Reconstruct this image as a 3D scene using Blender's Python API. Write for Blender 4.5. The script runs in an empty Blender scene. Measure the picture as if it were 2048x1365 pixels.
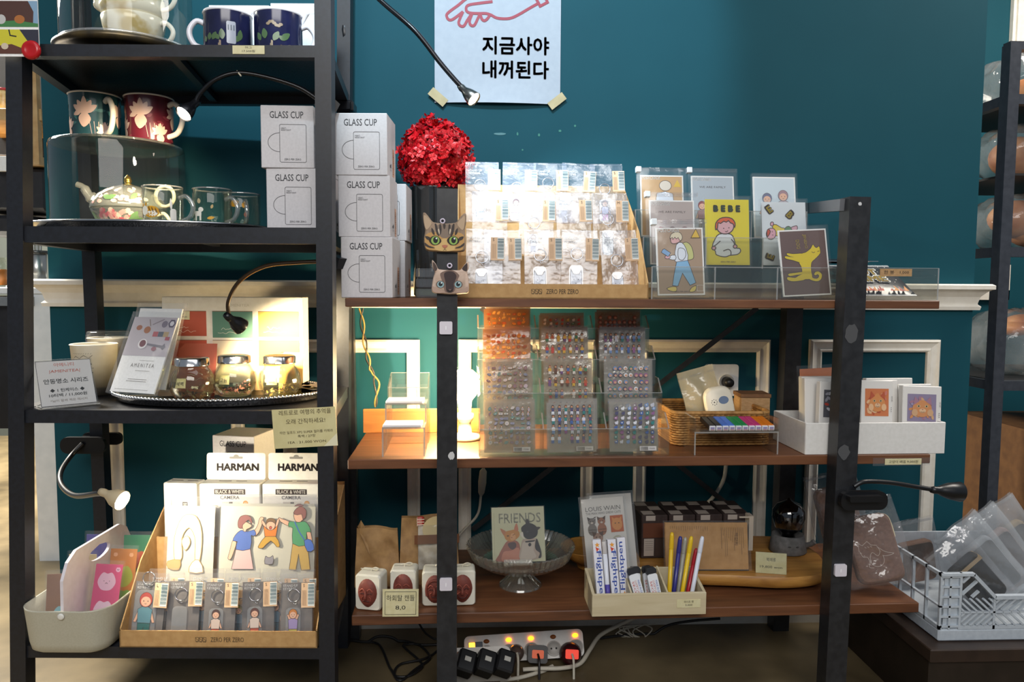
import bpy, bmesh, math, random
from mathutils import Vector, Matrix, Euler
random.seed(7)
SC = bpy.context.scene
COL = SC.collection
R = math.radians
PI = math.pi

# ------------------------------------------------------------------ camera
FPX = 1500.0
cam_d = bpy.data.cameras.new('camera'); cam = bpy.data.objects.new('camera', cam_d); COL.objects.link(cam)
cam_d.sensor_width = 36.0; cam_d.lens = FPX / 2048 * 36.0
cam_d.clip_start = .05; cam_d.clip_end = 40
CAM_POS = Vector((0, -1.95, .9))
CAM_R = Matrix.Rotation(R(-2.5), 3, 'Z') @ Matrix.Rotation(R(90 - 4.1), 3, 'X') @ Matrix.Rotation(R(.3), 3, 'Z')
cam.matrix_basis = Matrix.Translation(CAM_POS) @ CAM_R.to_4x4()
SC.camera = cam
# ------------------------------------------------------------------ colour management
SC.view_settings.view_transform = 'Standard'
SC.view_settings.look = 'None'
SC.view_settings.gamma = 1.0
SC.view_settings.use_curve_mapping = False
SC.view_settings.exposure = 0.0
SC.cycles.transparent_max_bounces = 40
SC.cycles.max_bounces = 8
SC.cycles.caustics_reflective = False
SC.cycles.caustics_refractive = False
SC.cycles.sample_clamp_indirect = 4.0
# ------------------------------------------------------------------ world: dim ambient light of the shop
wd = bpy.data.worlds.new('shop_ambient'); SC.world = wd; wd.use_nodes = True
wd.node_tree.nodes['Background'].inputs[0].default_value = (.62, .72, .85, 1)
wd.node_tree.nodes['Background'].inputs[1].default_value = .30

def light(name, kind, loc, target, power, color, size=.1, angle=60, blend=.3, size_y=None):
    d = bpy.data.lights.new(name, kind); o = bpy.data.objects.new(name, d); COL.objects.link(o)
    d.energy = power; d.color = color
    if kind == 'AREA':
        d.size = size
        if size_y: d.shape = 'RECTANGLE'; d.size_y = size_y
    else:
        d.shadow_soft_size = size
    if kind == 'SPOT': d.spot_size = R(angle); d.spot_blend = blend
    o.location = loc
    if target is not None:
        o.rotation_euler = (Vector(target) - Vector(loc)).to_track_quat('-Z', 'Y').to_euler()
    return o
COOL = (.80, .90, 1.0); WARM = (1.0, .80, .50); SOFTWARM = (1.0, .90, .74); NEUT = (1, .97, .92)
# ceiling fixtures of the shop, above and in front of the shelves (out of the picture), and one added fill light
light('ceiling_panel', 'AREA', (.1, -1.5, 2.75), (.1, -.2, .9), 13, (.92, .95, 1), size=2.2, size_y=.8)
light('track_spot', 'SPOT', (-.15, -1.3, 2.5), (-.10, 0, 1.70), 125, (.66, .88, 1.0), size=.03, angle=53, blend=.28)
light('rear_fill', 'AREA', (0, -3.6, 2.4), (.1, 0, .5), 72, (1, .97, .93), size=2.5, size_y=1.0)  # unseen fill behind the camera, added to brighten the front faces
light('kitchen_lamp', 'AREA', (-2.6, 1.0, 2.4), (-2.3, 1.0, 0), 420, (1, .93, .8), size=1.0)
light('bakery_lamp', 'AREA', (2.1, -.2, 2.5), (2.0, .3, 0), 45, (1, .92, .82), size=.8)

# ------------------------------------------------------------------ frames: the two racks stand slightly turned to the wall
class Frame:
    def __init__(s, ox, oy, deg):
        s.M = Matrix.Translation((ox, oy, 0)) @ Matrix.Rotation(R(deg), 4, 'Z'); s.I = s.M.inverted(); s.deg = deg
WORLD = Frame(0, 0, 0)
SHELF = Frame(.26, 0, 1.2)
RACK = Frame(-.7, 0, -2.5)
F = WORLD
def use(f):
    global F
    F = f
def at(px, py, x=None, y=None, z=None):
    """where the sight line of a picture point meets a plane of the current frame (frame coordinates)"""
    d = F.I.to_3x3() @ (CAM_R @ Vector(((px - 1024) / FPX, -(py - 682.5) / FPX, -1)))
    o = F.I @ CAM_POS
    k, v = (0, x) if x is not None else ((1, y) if y is not None else (2, z))
    return o + d * ((v - o[k]) / d[k])
def ppm(y):
    """metres per picture pixel at depth y"""
    return (y - CAM_POS.y) / FPX

# ------------------------------------------------------------------ materials
MATS = {}
def lin(h):
    h = h.lstrip('#'); v = [int(h[i:i + 2], 16) / 255 for i in (0, 2, 4)]
    return tuple(c / 12.92 if c <= .04045 else ((c + .055) / 1.055) ** 2.4 for c in v) + (1,)
def newmat(name):
    m = bpy.data.materials.new(name); m.use_nodes = True; MATS[name] = m
    return m, m.node_tree, m.node_tree.nodes['Principled BSDF']
def C(h, rough=.6, metal=0., spec=.5, emit=0.):
    """plain paint / print / plastic of one colour"""
    key = 'paint_%s_%d_%d_%d' % (h.strip('#'), rough * 100, metal * 100, emit * 10)
    if key in MATS: return MATS[key]
    m, nt, b = newmat(key)
    b.inputs['Base Color'].default_value = lin(h); b.inputs['Roughness'].default_value = rough
    b.inputs['Metallic'].default_value = metal; b.inputs['Specular IOR Level'].default_value = spec
    if emit: b.inputs['Emission Color'].default_value = lin(h); b.inputs['Emission Strength'].default_value = emit
    return m
def noisy(name, h1, h2, scale=20, rough=.6, metal=0., bump=0., stretch=(1, 1, 1), detail=4, lo=.35, hi=.65, spec=.5, dist=.002):
    """two-tone noise material in object space"""
    if name in MATS: return MATS[name]
    m, nt, b = newmat(name); N = nt.nodes; L = nt.links
    tc = N.new('ShaderNodeTexCoord'); mp = N.new('ShaderNodeMapping'); mp.inputs['Scale'].default_value = stretch
    nz = N.new('ShaderNodeTexNoise'); nz.inputs['Scale'].default_value = scale; nz.inputs['Detail'].default_value = detail
    cr = N.new('ShaderNodeValToRGB'); cr.color_ramp.elements[0].color = lin(h1); cr.color_ramp.elements[1].color = lin(h2)
    cr.color_ramp.elements[0].position = lo; cr.color_ramp.elements[1].position = hi
    L.new(tc.outputs['Object'], mp.inputs[0]); L.new(mp.outputs[0], nz.inputs['Vector']); L.new(nz.outputs['Fac'], cr.inputs[0]); L.new(cr.outputs[0], b.inputs['Base Color'])
    b.inputs['Roughness'].default_value = rough; b.inputs['Metallic'].default_value = metal; b.inputs['Specular IOR Level'].default_value = spec
    if bump:
        bp = N.new('ShaderNodeBump'); bp.inputs['Strength'].default_value = bump; bp.inputs['Distance'].default_value = dist
        L.new(nz.outputs['Fac'], bp.inputs['Height']); L.new(bp.outputs[0], b.inputs['Normal'])
    return m
def clear(name, tint='#ffffff', haze=0., gloss=.06, rough=.08, bump=0., bscale=30, power=3.0, hazecol='#ffffff'):
    """clear film / acrylic / glass: light passes, the surface keeps a reflection and a little milkiness"""
    if name in MATS: return MATS[name]
    m, nt, b = newmat(name); N = nt.nodes; L = nt.links; N.remove(b)
    out = N['Material Output']
    tr = N.new('ShaderNodeBsdfTransparent'); tr.inputs[0].default_value = lin(tint)
    gl = N.new('ShaderNodeBsdfGlossy'); gl.inputs['Roughness'].default_value = rough
    df = N.new('ShaderNodeBsdfDiffuse'); df.inputs[0].default_value = lin(hazecol)
    m1 = N.new('ShaderNodeMixShader'); m1.inputs[0].default_value = haze
    L.new(tr.outputs[0], m1.inputs[1]); L.new(df.outputs[0], m1.inputs[2])
    lw = N.new('ShaderNodeLayerWeight'); lw.inputs['Blend'].default_value = .5
    pw = N.new('ShaderNodeMath'); pw.operation = 'POWER'; pw.inputs[1].default_value = power
    L.new(lw.outputs['Facing'], pw.inputs[0])
    ml = N.new('ShaderNodeMath'); ml.operation = 'MULTIPLY_ADD'; ml.inputs[1].default_value = .75; ml.inputs[2].default_value = gloss; ml.use_clamp = True
    L.new(pw.outputs[0], ml.inputs[0])
    m2 = N.new('ShaderNodeMixShader'); L.new(ml.outputs[0], m2.inputs[0]); L.new(m1.outputs[0], m2.inputs[1]); L.new(gl.outputs[0], m2.inputs[2])
    L.new(m2.outputs[0], out.inputs['Surface'])
    if bump:
        tc = N.new('ShaderNodeTexCoord'); nz = N.new('ShaderNodeTexNoise'); nz.inputs['Scale'].default_value = bscale; nz.inputs['Detail'].default_value = 3
        bp = N.new('ShaderNodeBump'); bp.inputs['Strength'].default_value = bump; bp.inputs['Distance'].default_value = .01
        L.new(tc.outputs['Object'], nz.inputs['Vector']); L.new(nz.outputs['Fac'], bp.inputs['Height'])
        L.new(bp.outputs[0], gl.inputs['Normal']); L.new(bp.outputs[0], lw.inputs['Normal'])
    return m
def wood(name, h1, h2, h3, sc=1.0, axis='X', rough=.45, bump=.05):
    if name in MATS: return MATS[name]
    m, nt, b = newmat(name); N = nt.nodes; L = nt.links
    tc = N.new('ShaderNodeTexCoord'); mp = N.new('ShaderNodeMapping')
    s = {'X': (.12, 1, 1), 'Y': (1, .12, 1), 'Z': (1, 1, .12)}[axis]
    mp.inputs['Scale'].default_value = tuple(v * sc for v in s)
    nz = N.new('ShaderNodeTexNoise'); nz.inputs['Scale'].default_value = 55; nz.inputs['Detail'].default_value = 6; nz.inputs['Distortion'].default_value = .8
    nz2 = N.new('ShaderNodeTexNoise'); nz2.inputs['Scale'].default_value = 11; nz2.inputs['Detail'].default_value = 3; nz2.inputs['Distortion'].default_value = 1.5
    mx = N.new('ShaderNodeMath'); mx.operation = 'MULTIPLY_ADD'; mx.inputs[1].default_value = .55
    ad = N.new('ShaderNodeMath'); ad.operation = 'MULTIPLY'; ad.inputs[1].default_value = .45
    cr = N.new('ShaderNodeValToRGB'); e = cr.color_ramp.elements; e[0].color = lin(h1); e[0].position = .33; e[1].color = lin(h3); e[1].position = .68
    k = e.new(.5); k.color = lin(h2)
    L.new(tc.outputs['Object'], mp.inputs[0]); L.new(mp.outputs[0], nz.inputs['Vector']); L.new(mp.outputs[0], nz2.inputs['Vector'])
    L.new(nz2.outputs['Fac'], ad.inputs[0]); L.new(nz.outputs['Fac'], mx.inputs[0]); L.new(ad.outputs[0], mx.inputs[2]); L.new(mx.outputs[0], cr.inputs[0]); L.new(cr.outputs[0], b.inputs['Base Color'])
    b.inputs['Roughness'].default_value = rough
    bp = N.new('ShaderNodeBump'); bp.inputs['Strength'].default_value = bump; bp.inputs['Distance'].default_value = .002
    L.new(nz.outputs['Fac'], bp.inputs['Height']); L.new(bp.outputs[0], b.inputs['Normal'])
    return m

BLACK = noisy('black_metal', '#15171d', '#1b1e26', 120, .42, 0, .1, dist=.0006)
CHROME = C('#d8d8d8', .16, 1.0)
WHITE = noisy('white_plastic', '#e6e6e4', '#eeeeec', 60, .38)
BOXC = noisy('grey_white_card', '#c9c6c8', '#d0cdcf', 200, .7)
WPAPER = noisy('white_card', '#e9e8e6', '#f1f0ee', 200, .7)
KRAFT = noisy('kraft_board', '#a9855a', '#b8946a', 90, .75, 0, .15, stretch=(1, 1, 3))
KRAFTP = noisy('kraft_paper', '#a27c50', '#ba925f', 45, .7, 0, .35, dist=.004)
FILM = clear('clear_film', '#fdfdfe', .025, .05, .12, .35, 22)
BAGW = clear('bright_bag_film', '#f8fafd', .06, .05, .18, .5, 26, hazecol='#cdd8ea')
FILM2 = clear('clear_film_crinkled', '#fcfdfd', .03, .035, .16, .5, 26)
SLEEVE = clear('clear_sleeve', '#fbfcfd', .03, .03, .10, .12, 14)
ACRYL = clear('clear_acrylic', '#fafaf7', .012, .06, .03)
ACEDGE = clear('acrylic_edge', '#f3f2ec', .22, .25, .08)
GLASS = clear('clear_glass', '#f7f9f5', .002, .025, .02, power=3.0)
INK = C('#1b1b1e', .6)

# ------------------------------------------------------------------ mesh builder
def cr2(p, n=6, closed=True):
    """smooth closed or open curve through 2D/3D points (Catmull-Rom)"""
    P = [Vector(q) for q in p]; m = len(P); out = []
    for i in range(m if closed else m - 1):
        if closed: a, b, c, d = P[i - 1], P[i], P[(i + 1) % m], P[(i + 2) % m]
        else: a, b, c, d = P[max(i - 1, 0)], P[i], P[i + 1], P[min(i + 2, m - 1)]
        for k in range(n):
            t = k / n
            out.append(.5 * ((2 * b) + (c - a) * t + (2 * a - 5 * b + 4 * c - d) * t * t + (3 * b - a - 3 * c + d) * t ** 3))
    if not closed: out.append(P[-1])
    return out
def ell(cx, cy, rx, ry, n=20, rot=0, a0=0, a1=360):
    o = []; full = abs(a1 - a0) >= 360
    for i in range(n if full else n + 1):
        a = R(a0 + (a1 - a0) * i / n); x, y = rx * math.cos(a), ry * math.sin(a)
        o.append((cx + x * math.cos(R(rot)) - y * math.sin(R(rot)), cy + x * math.sin(R(rot)) + y * math.cos(R(rot))))
    return o
def rrect(cx, cy, w, h, r, n=4):
    r = min(r, w / 2 - 1e-6, h / 2 - 1e-6); o = []
    for sx, sy, a in ((1, -1, -90), (1, 1, 0), (-1, 1, 90), (-1, -1, 180)):
        for i in range(n + 1):
            t = R(a + 90 * i / n); o.append((cx + sx * (w / 2 - r) + r * math.cos(t), cy + sy * (h / 2 - r) + r * math.sin(t)))
    return o
def rect(x0, y0, x1, y1): return [(x0, y0), (x1, y0), (x1, y1), (x0, y1)]
TEXTS = {}
def text_mesh(s, bold=0., shear=0., space=1.0):
    k = (s, bold, shear, space)
    if k not in TEXTS:
        cu = bpy.data.curves.new('t', 'FONT'); cu.body = s; cu.size = 1; cu.offset = bold; cu.shear = shear; cu.space_character = space; cu.resolution_u = 2; cu.fill_mode = 'FRONT'
        o = bpy.data.objects.new('t', cu); COL.objects.link(o); dg = bpy.context.evaluated_depsgraph_get(); dg.update(); me = o.evaluated_get(dg).to_mesh()
        V = [(v.co.x, v.co.y) for v in me.vertices]; P = [tuple(p.vertices) for p in me.polygons]
        o.evaluated_get(dg).to_mesh_clear(); bpy.data.objects.remove(o); bpy.data.curves.remove(cu)
        if not V: V = [(0, 0), (1, 0), (1, 1)]; P = []
        x0 = min(v[0] for v in V); x1 = max(v[0] for v in V); y0 = min(v[1] for v in V); y1 = max(v[1] for v in V)
        TEXTS[k] = ([(v[0] - x0, v[1] - y0) for v in V], P, x1 - x0, y1 - y0)
    return TEXTS[k]

class MB:
    def __init__(s): s.v = []; s.f = []; s.m = []; s.sm = []; s.mats = []; s.T = Matrix(); s.lay = 0
    def mi(s, mat):
        if mat not in s.mats: s.mats.append(mat)
        return s.mats.index(mat)
    def add(s, V, Fs, mat, smooth=False):
        b = len(s.v); s.v += [s.T @ Vector(v) for v in V]; i = s.mi(mat)
        for f in Fs: s.f.append([b + q for q in f]); s.m.append(i); s.sm.append(smooth)
        return s
    def box(s, x0, x1, y0, y1, z0, z1, mat, b=0.):
        if not b:
            V = [(x, y, z) for z in (z0, z1) for y in (y0, y1) for x in (x0, x1)]
            return s.add(V, [(0, 2, 3, 1), (4, 5, 7, 6), (0, 1, 5, 4), (2, 6, 7, 3), (0, 4, 6, 2), (1, 3, 7, 5)], mat)
        b = min(b, (x1 - x0) / 2.01, (y1 - y0) / 2.01, (z1 - z0) / 2.01)
        V = []; idx = {}
        for ix, x in enumerate((x0, x1)):
            for iy, y in enumerate((y0, y1)):
                for iz, z in enumerate((z0, z1)):
                    dx, dy, dz = (b if ix == 0 else -b), (b if iy == 0 else -b), (b if iz == 0 else -b)
                    for k, q in enumerate(((x, y + dy, z + dz), (x + dx, y, z + dz), (x + dx, y + dy, z))):
                        idx[ix, iy, iz, k] = len(V); V.append(q)
        I = lambda a, b_, c, k: idx[a, b_, c, k]
        Fs = []
        Fs += [(I(0,0,0,0), I(0,0,1,0), I(0,1,1,0), I(0,1,0,0)), (I(1,0,0,0), I(1,1,0,0), I(1,1,1,0), I(1,0,1,0))]
        Fs += [(I(0,0,0,1), I(1,0,0,1), I(1,0,1,1), I(0,0,1,1)), (I(0,1,0,1), I(0,1,1,1), I(1,1,1,1), I(1,1,0,1))]
        Fs += [(I(0,0,0,2), I(0,1,0,2), I(1,1,0,2), I(1,0,0,2)), (I(0,0,1,2), I(1,0,1,2), I(1,1,1,2), I(0,1,1,2))]
        for c in (0, 1):
            for d in (0, 1):
                Fs += [(I(0,c,d,1), I(1,c,d,1), I(1,c,d,2), I(0,c,d,2)), (I(c,0,d,0), I(c,1,d,0), I(c,1,d,2), I(c,0,d,2)), (I(c,d,0,0), I(c,d,1,0), I(c,d,1,1), I(c,d,0,1))]
        for a in (0, 1):
            for c in (0, 1):
                for d in (0, 1): Fs.append((I(a,c,d,0), I(a,c,d,1), I(a,c,d,2)))
        return s.add(V, Fs, mat)
    def bar(s, p, q, w, h, mat, up=(0, 0, 1)):
        """square bar from p to q; w across, h along up"""
        p, q = Vector(p), Vector(q); d = (q - p).normalized(); u = Vector(up)
        if abs(d.dot(u)) > .95: u = Vector((0, 1, 0))
        a = d.cross(u).normalized() * w / 2; c = a.cross(d).normalized() * h / 2
        V = [p - a - c, p + a - c, p + a + c, p - a + c, q - a - c, q + a - c, q + a + c, q - a + c]
        return s.add(V, [(0, 3, 2, 1), (4, 5, 6, 7), (0, 1, 5, 4), (1, 2, 6, 5), (2, 3, 7, 6), (3, 0, 4, 7)], mat)
    def tube(s, pts, r, mat, n=8, cap=True, smooth=True):
        P = [Vector(p) for p in pts]; m = len(P); rr = r if isinstance(r, (list, tuple)) else [r] * m
        V = []; t0 = (P[1] - P[0]).normalized(); nrm = t0.orthogonal().normalized()
        for i in range(m):
            t = (P[min(i + 1, m - 1)] - P[max(i - 1, 0)])
            t = t.normalized() if t.length > 1e-9 else t0
            nrm = (nrm - t * nrm.dot(t)); nrm = nrm.normalized() if nrm.length > 1e-6 else t.orthogonal().normalized()
            bn = t.cross(nrm)
            for k in range(n):
                a = 2 * PI * k / n; V.append(P[i] + (nrm * math.cos(a) + bn * math.sin(a)) * rr[i])
        Fs = [(i * n + k, i * n + (k + 1) % n, (i + 1) * n + (k + 1) % n, (i + 1) * n + k) for i in range(m - 1) for k in range(n)]
        s.add(V, Fs, mat, smooth)
        if cap:
            s.add(V[:n], [tuple(reversed(range(n)))], mat); s.add(V[-n:], [tuple(range(n))], mat)
        return s
    def ring(s, c, rad, r, mat, ax=(0, 1, 0), n=20, k=6):
        c = Vector(c); ax = Vector(ax).normalized(); u = ax.orthogonal().normalized(); w = ax.cross(u); V = []
        for i in range(n):
            a = 2 * PI * i / n; d = u * math.cos(a) + w * math.sin(a)
            for j in range(k):
                b = 2 * PI * j / k; V.append(c + d * (rad + r * math.cos(b)) + ax * (r * math.sin(b)))
        Fs = [(i * k + j, i * k + (j + 1) % k, ((i + 1) % n) * k + (j + 1) % k, ((i + 1) % n) * k + j) for i in range(n) for j in range(k)]
        return s.add(V, Fs, mat, True)
    def lathe(s, prof, mat, n=32, c=(0, 0, 0), sx=1, sy=1, rib=None, smooth=True):
        V = []
        for r, z in prof:
            for k in range(n):
                a = 2 * PI * k / n; q = r * (1 + (rib(k, r, z) if rib else 0)); V.append((c[0] + q * sx * math.cos(a), c[1] + q * sy * math.sin(a), c[2] + z))
        Fs = [(i * n + k, i * n + (k + 1) % n, (i + 1) * n + (k + 1) % n, (i + 1) * n + k) for i in range(len(prof) - 1) for k in range(n)]
        s.add(V, Fs, mat, smooth)
        if prof[0][0] > 1e-5 and prof[0][0] < .999: pass
        return s
    def disc(s, c, r, z, mat, n=32, sx=1, sy=1):
        return s.add([(c[0] + r * sx * math.cos(2 * PI * k / n), c[1] + r * sy * math.sin(2 * PI * k / n), z) for k in range(n)], [tuple(range(n))], mat)
    def prism(s, poly, a0, a1, mat, plane='XZ', smooth=False, side=None):
        """extruded outline; plane XZ: poly is (x,z) and a0..a1 runs along y; XY: along z; YZ: along x"""
        mk = {'XZ': lambda p, a: (p[0], a, p[1]), 'XY': lambda p, a: (p[0], p[1], a), 'YZ': lambda p, a: (a, p[0], p[1])}[plane]
        n = len(poly); V = [mk(p, a0) for p in poly] + [mk(p, a1) for p in poly]
        s.add(V, [tuple(range(n)), tuple(reversed(range(n, 2 * n)))], mat)
        return s.add(V, [(i, (i + 1) % n, n + (i + 1) % n, n + i) for i in range(n)], side or mat, smooth)
    def grid(s, fn, nu, nv, mat, smooth=True, two=False):
        V = [fn(i / nu, j / nv) for j in range(nv + 1) for i in range(nu + 1)]
        return s.add(V, [(j * (nu + 1) + i, j * (nu + 1) + i + 1, (j + 1) * (nu + 1) + i + 1, (j + 1) * (nu + 1) + i) for j in range(nv) for i in range(nu)], mat, smooth)
    def blob(s, c, r, mat, n=14, m=8, wob=None):
        V = []
        for j in range(m + 1):
            t = PI * j / m
            for k in range(n):
                a = 2 * PI * k / n; w = wob(a, t) if wob else 1
                V.append((c[0] + r[0] * w * math.sin(t) * math.cos(a), c[1] + r[1] * w * math.sin(t) * math.sin(a), c[2] + r[2] * w * math.cos(t)))
        return s.add(V, [(j * n + k, (j + 1) * n + k, (j + 1) * n + (k + 1) % n, j * n + (k + 1) % n) for j in range(m) for k in range(n)], mat, True)
    # ---- printing on a surface: local plane x right, z up, facing -y; each layer a hair in front of the last
    def lift(s): s.lay += 1; return -(.00025 + .00005 * s.lay)
    def poly(s, pts, mat, y=None):
        y = s.lift() if y is None else y
        return s.add([(p[0], y, p[1]) for p in pts], [tuple(range(len(pts)))], mat)
    def line(s, pts, w, mat, closed=False):
        y = s.lift(); P = [Vector((p[0], p[1])) for p in pts]
        P = [p for i, p in enumerate(P) if i == 0 or (p - P[i - 1]).length > 1e-7]
        if closed and (P[0] - P[-1]).length < 1e-7: P.pop()
        n = len(P)
        if n < 2: return s
        V = []
        for i in range(n):
            a = P[i - 1] if (i > 0 or closed) else P[i]; b = P[(i + 1) % n] if (i < n - 1 or closed) else P[i]
            d1 = (P[i] - a); d2 = (b - P[i])
            d1 = d1.normalized() if d1.length > 1e-9 else d2.normalized(); d2 = d2.normalized() if d2.length > 1e-9 else d1
            t = d1 + d2; t = t.normalized() if t.length > 1e-4 else d1
            nn = Vector((-t.y, t.x)); k = max(nn.dot(Vector((-d1.y, d1.x))), .5); nn = nn * (w / 2 / k)
            V += [(P[i].x + nn.x, y, P[i].y + nn.y), (P[i].x - nn.x, y, P[i].y - nn.y)]
        Fs = [(2 * i + 1, 2 * ((i + 1) % n) + 1, 2 * ((i + 1) % n), 2 * i) for i in range(n if closed else n - 1)]
        return s.add(V, Fs, mat)
    def text(s, t, x, z, h, mat, align='C', bold=0., w=None, shear=0., space=1.0, rot=0, capref=None):
        """lettering: h = height of the whole line, (x, z) = its baseline anchor; w squeezes it to that width"""
        fat = bold >= .02 or (bold > 0 and any(ord(q) > 0x1100 for q in t))
        V, P, tw, th = text_mesh(t, 0. if fat else bold, shear, space)
        if fat:
            n0 = len(V); off = [(0, 0)] + [(bold * math.cos(q * PI / 3), bold * math.sin(q * PI / 3)) for q in range(6)]
            V, P = [(v[0] + a, v[1] + b) for a, b in off for v in V], [tuple(i + n0 * q for i in f) for q in range(7) for f in P]
        k = h / (capref or th or 1); kx = w / tw if w else k
        ox = {'L': 0, 'C': -tw * kx / 2, 'R': -tw * kx}[align]; y = s.lift(); c, q = math.cos(R(rot)), math.sin(R(rot))
        W = []
        for a, b in V:
            u, v = ox + a * kx, b * k; W.append((x + u * c - v * q, y, z + u * q + v * c))
        return s.add(W, P, mat)
    def build(s, name, parent=None, loc=None, rot=(0, 0, 0), auto=True):
        me = bpy.data.meshes.new(name); me.from_pydata([tuple(v) for v in s.v], [], s.f)
        for m in s.mats: me.materials.append(m)
        me.polygons.foreach_set('material_index', s.m); me.polygons.foreach_set('use_smooth', s.sm); me.update()
        o = bpy.data.objects.new(name, me); COL.objects.link(o)
        if parent is not None: o.parent = parent
        else: o.matrix_basis = F.M @ Matrix.Translation(loc or (0, 0, 0)) @ Euler(rot).to_matrix().to_4x4()
        return o
def tag(o, label=None, cat=None, group=None, kind=None):
    if label: o['label'] = label
    if cat: o['category'] = cat
    if group: o['group'] = group
    if kind: o['kind'] = kind
    return o
def thing(name, label, cat, loc=(0, 0, 0), rot=(0, 0, 0), group=None):
    o = bpy.data.objects.new(name, None); COL.objects.link(o); o.empty_display_size = .03
    o.matrix_basis = F.M @ Matrix.Translation(loc) @ Euler(rot).to_matrix().to_4x4()
    return tag(o, label, cat, group)
def dup(root, loc, rot, label, group=None, name=None):
    def cp(o, par):
        c = o.copy(); COL.objects.link(c)
        if par is not None: c.parent = par
        for ch in list(o.children): cp(ch, c)
        return c
    c = cp(root, None); c.matrix_basis = F.M @ Matrix.Translation(loc) @ Euler(rot).to_matrix().to_4x4()
    return tag(c, label, None, group)
def flat(pts, k, o):
    """picture pixel outline -> local card plane (k metres per pixel, o = pixel of the local origin)"""
    return [((p[0] - o[0]) * k, (o[1] - p[1]) * k) for p in pts]
# ================================================================== the setting
use(WORLD)
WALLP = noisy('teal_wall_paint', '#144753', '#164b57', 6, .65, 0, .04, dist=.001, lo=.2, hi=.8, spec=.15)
TRIMW = noisy('cream_trim_paint', '#e4ddcf', '#ece6da', 40, .45)
XL = at(96, 525, y=0).x; XR = at(1950, 525, y=0).x
def struct(mb, name): return tag(mb.build(name), kind='structure')
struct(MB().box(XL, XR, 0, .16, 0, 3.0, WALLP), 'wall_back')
m = MB(); m.box(-5, 5, -5, 5, -.1, 0, noisy('concrete_floor', '#4a402e', '#7d6e52', 3.6, .36, 0, .15, detail=8, dist=.004)); struct(m, 'floor')
RAILZ = at(1000, 568, y=-.03).z
prof = [(0, -.055), (.012, -.055), (.014, -.046), (.008, -.040), (.008, -.036), (.012, -.020), (.022, -.008), (.030, -.002), (.036, .0), (.036, .010), (.030, .014), (0, .014)]
def around(name, prof, z, xl=XL, xr=XR, mat=TRIMW):
    V = []; n = len(prof)
    for st in range(4):
        for o, h in prof: V.append(((xl - o) if st < 2 else (xr + o), .16 if st in (0, 3) else -o, z + h))
    m = MB(); m.add(V, [(s * n + i, (s + 1) * n + i, (s + 1) * n + i + 1, s * n + i + 1) for s in range(3) for i in range(n - 1)], mat)
    return struct(m, name)
around('trim_1', prof, RAILZ - .008)
around('baseboard_back', [(0, 0), (.02, 0), (.02, .055), (.017, .06), (.017, .085), (.012, .093), (.012, .1), (0, .104)], 0)
def panel_frame(name, px0, px1, top, bot_z=.16):
    a = at(px0, top, y=-.01); b = at(px1, top, y=-.01); z1 = (a.z + b.z) / 2; z0 = bot_z
    P = [(0, 0), (0, .012), (.005, .017), (.010, .012), (.022, .008), (.028, .013), (.033, .009), (.033, 0)]
    V = []; n = len(P)
    for (x, z, sx, sz) in ((a.x, z0, 1, 1), (b.x, z0, -1, 1), (b.x, z1, -1, -1), (a.x, z1, 1, -1)):
        for d, h in P: V.append((x + sx * d, -h, z + sz * d))
    m = MB(); m.add(V, [(s * n + i, ((s + 1) % 4) * n + i, ((s + 1) % 4) * n + i + 1, s * n + i + 1) for s in range(4) for i in range(n - 1)], TRIMW)
    struct(m, name)
for k, (a, b) in enumerate(((210, 484), (563, 839), (917, 1190), (1272, 1541), (1621, 1881))): panel_frame('trim_%d' % (k + 2), a, b, 680)
# the recess to the right and the kitchen to the left, behind the partition
struct(MB().box(1.0, 3.2, 1.1, 1.2, 0, 3, WALLP), 'wall_right')
struct(MB().box(-4.2, -.9, 2.6, 2.7, 0, 3, C('#3a3f3c', .7)), 'wall_left')
# cream door casing and panel moulding on the recess wall
m = MB(); x = at(2037, 40, y=1.05).x
for o, w, d in ((0, .10, .02), (.012, .03, .03), (.055, .03, .03)): m.box(x + o, x + o + w, 1.1 - d, 1.1, at(2040, 88, y=1.08).z, 2.9, TRIMW)
struct(m, 'trim_7')
m = MB(); a = at(1958, 600, y=1.08); b = at(2022, 530, y=1.08); t = .04
m.box(a.x, b.x, 1.08, 1.1, a.z, a.z + t, TRIMW); m.box(b.x - t, b.x, 1.08, 1.1, a.z, b.z, TRIMW); struct(m, 'trim_8')

# ================================================================== the black rack at the left (frame RACK)
use(RACK)
RF, RB = -.46, -.094                      # y of its front and rear posts
fl0, fl1 = at(46, 1365, y=RF), at(38, 110, y=RF)
fr0, fr1 = at(658, 1365, y=RF), at(649, 0, y=RF)
def along(p, q, z): return p + (q - p) * ((z - p.z) / (q.z - p.z))
rl0, rl1 = at(216, 1250, y=RB), at(170, 200, y=RB)
rr0, rr1 = at(686, 1250, y=RB), at(690, 60, y=RB)
rack = thing('black_metal_rack', 'tall black square-tube metal rack with mesh shelves holding teapots, mugs and keyrings', 'rack')
PW = .031
for p, q in ((fl0, fl1), (fr0, fr1), (rl0, rl1), (rr0, rr1)):
    MB().bar(along(p, q, 0), along(p, q, 1.75), PW, PW, BLACK, up=(0, 1, 0)).build('post', rack)
MESHM = noisy('mesh_shelf_panel', '#2e2f33', '#4b4c50', 400, .3, .8, .5, stretch=(1, 1, 1), detail=1, dist=.001)
RS = {}
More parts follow.
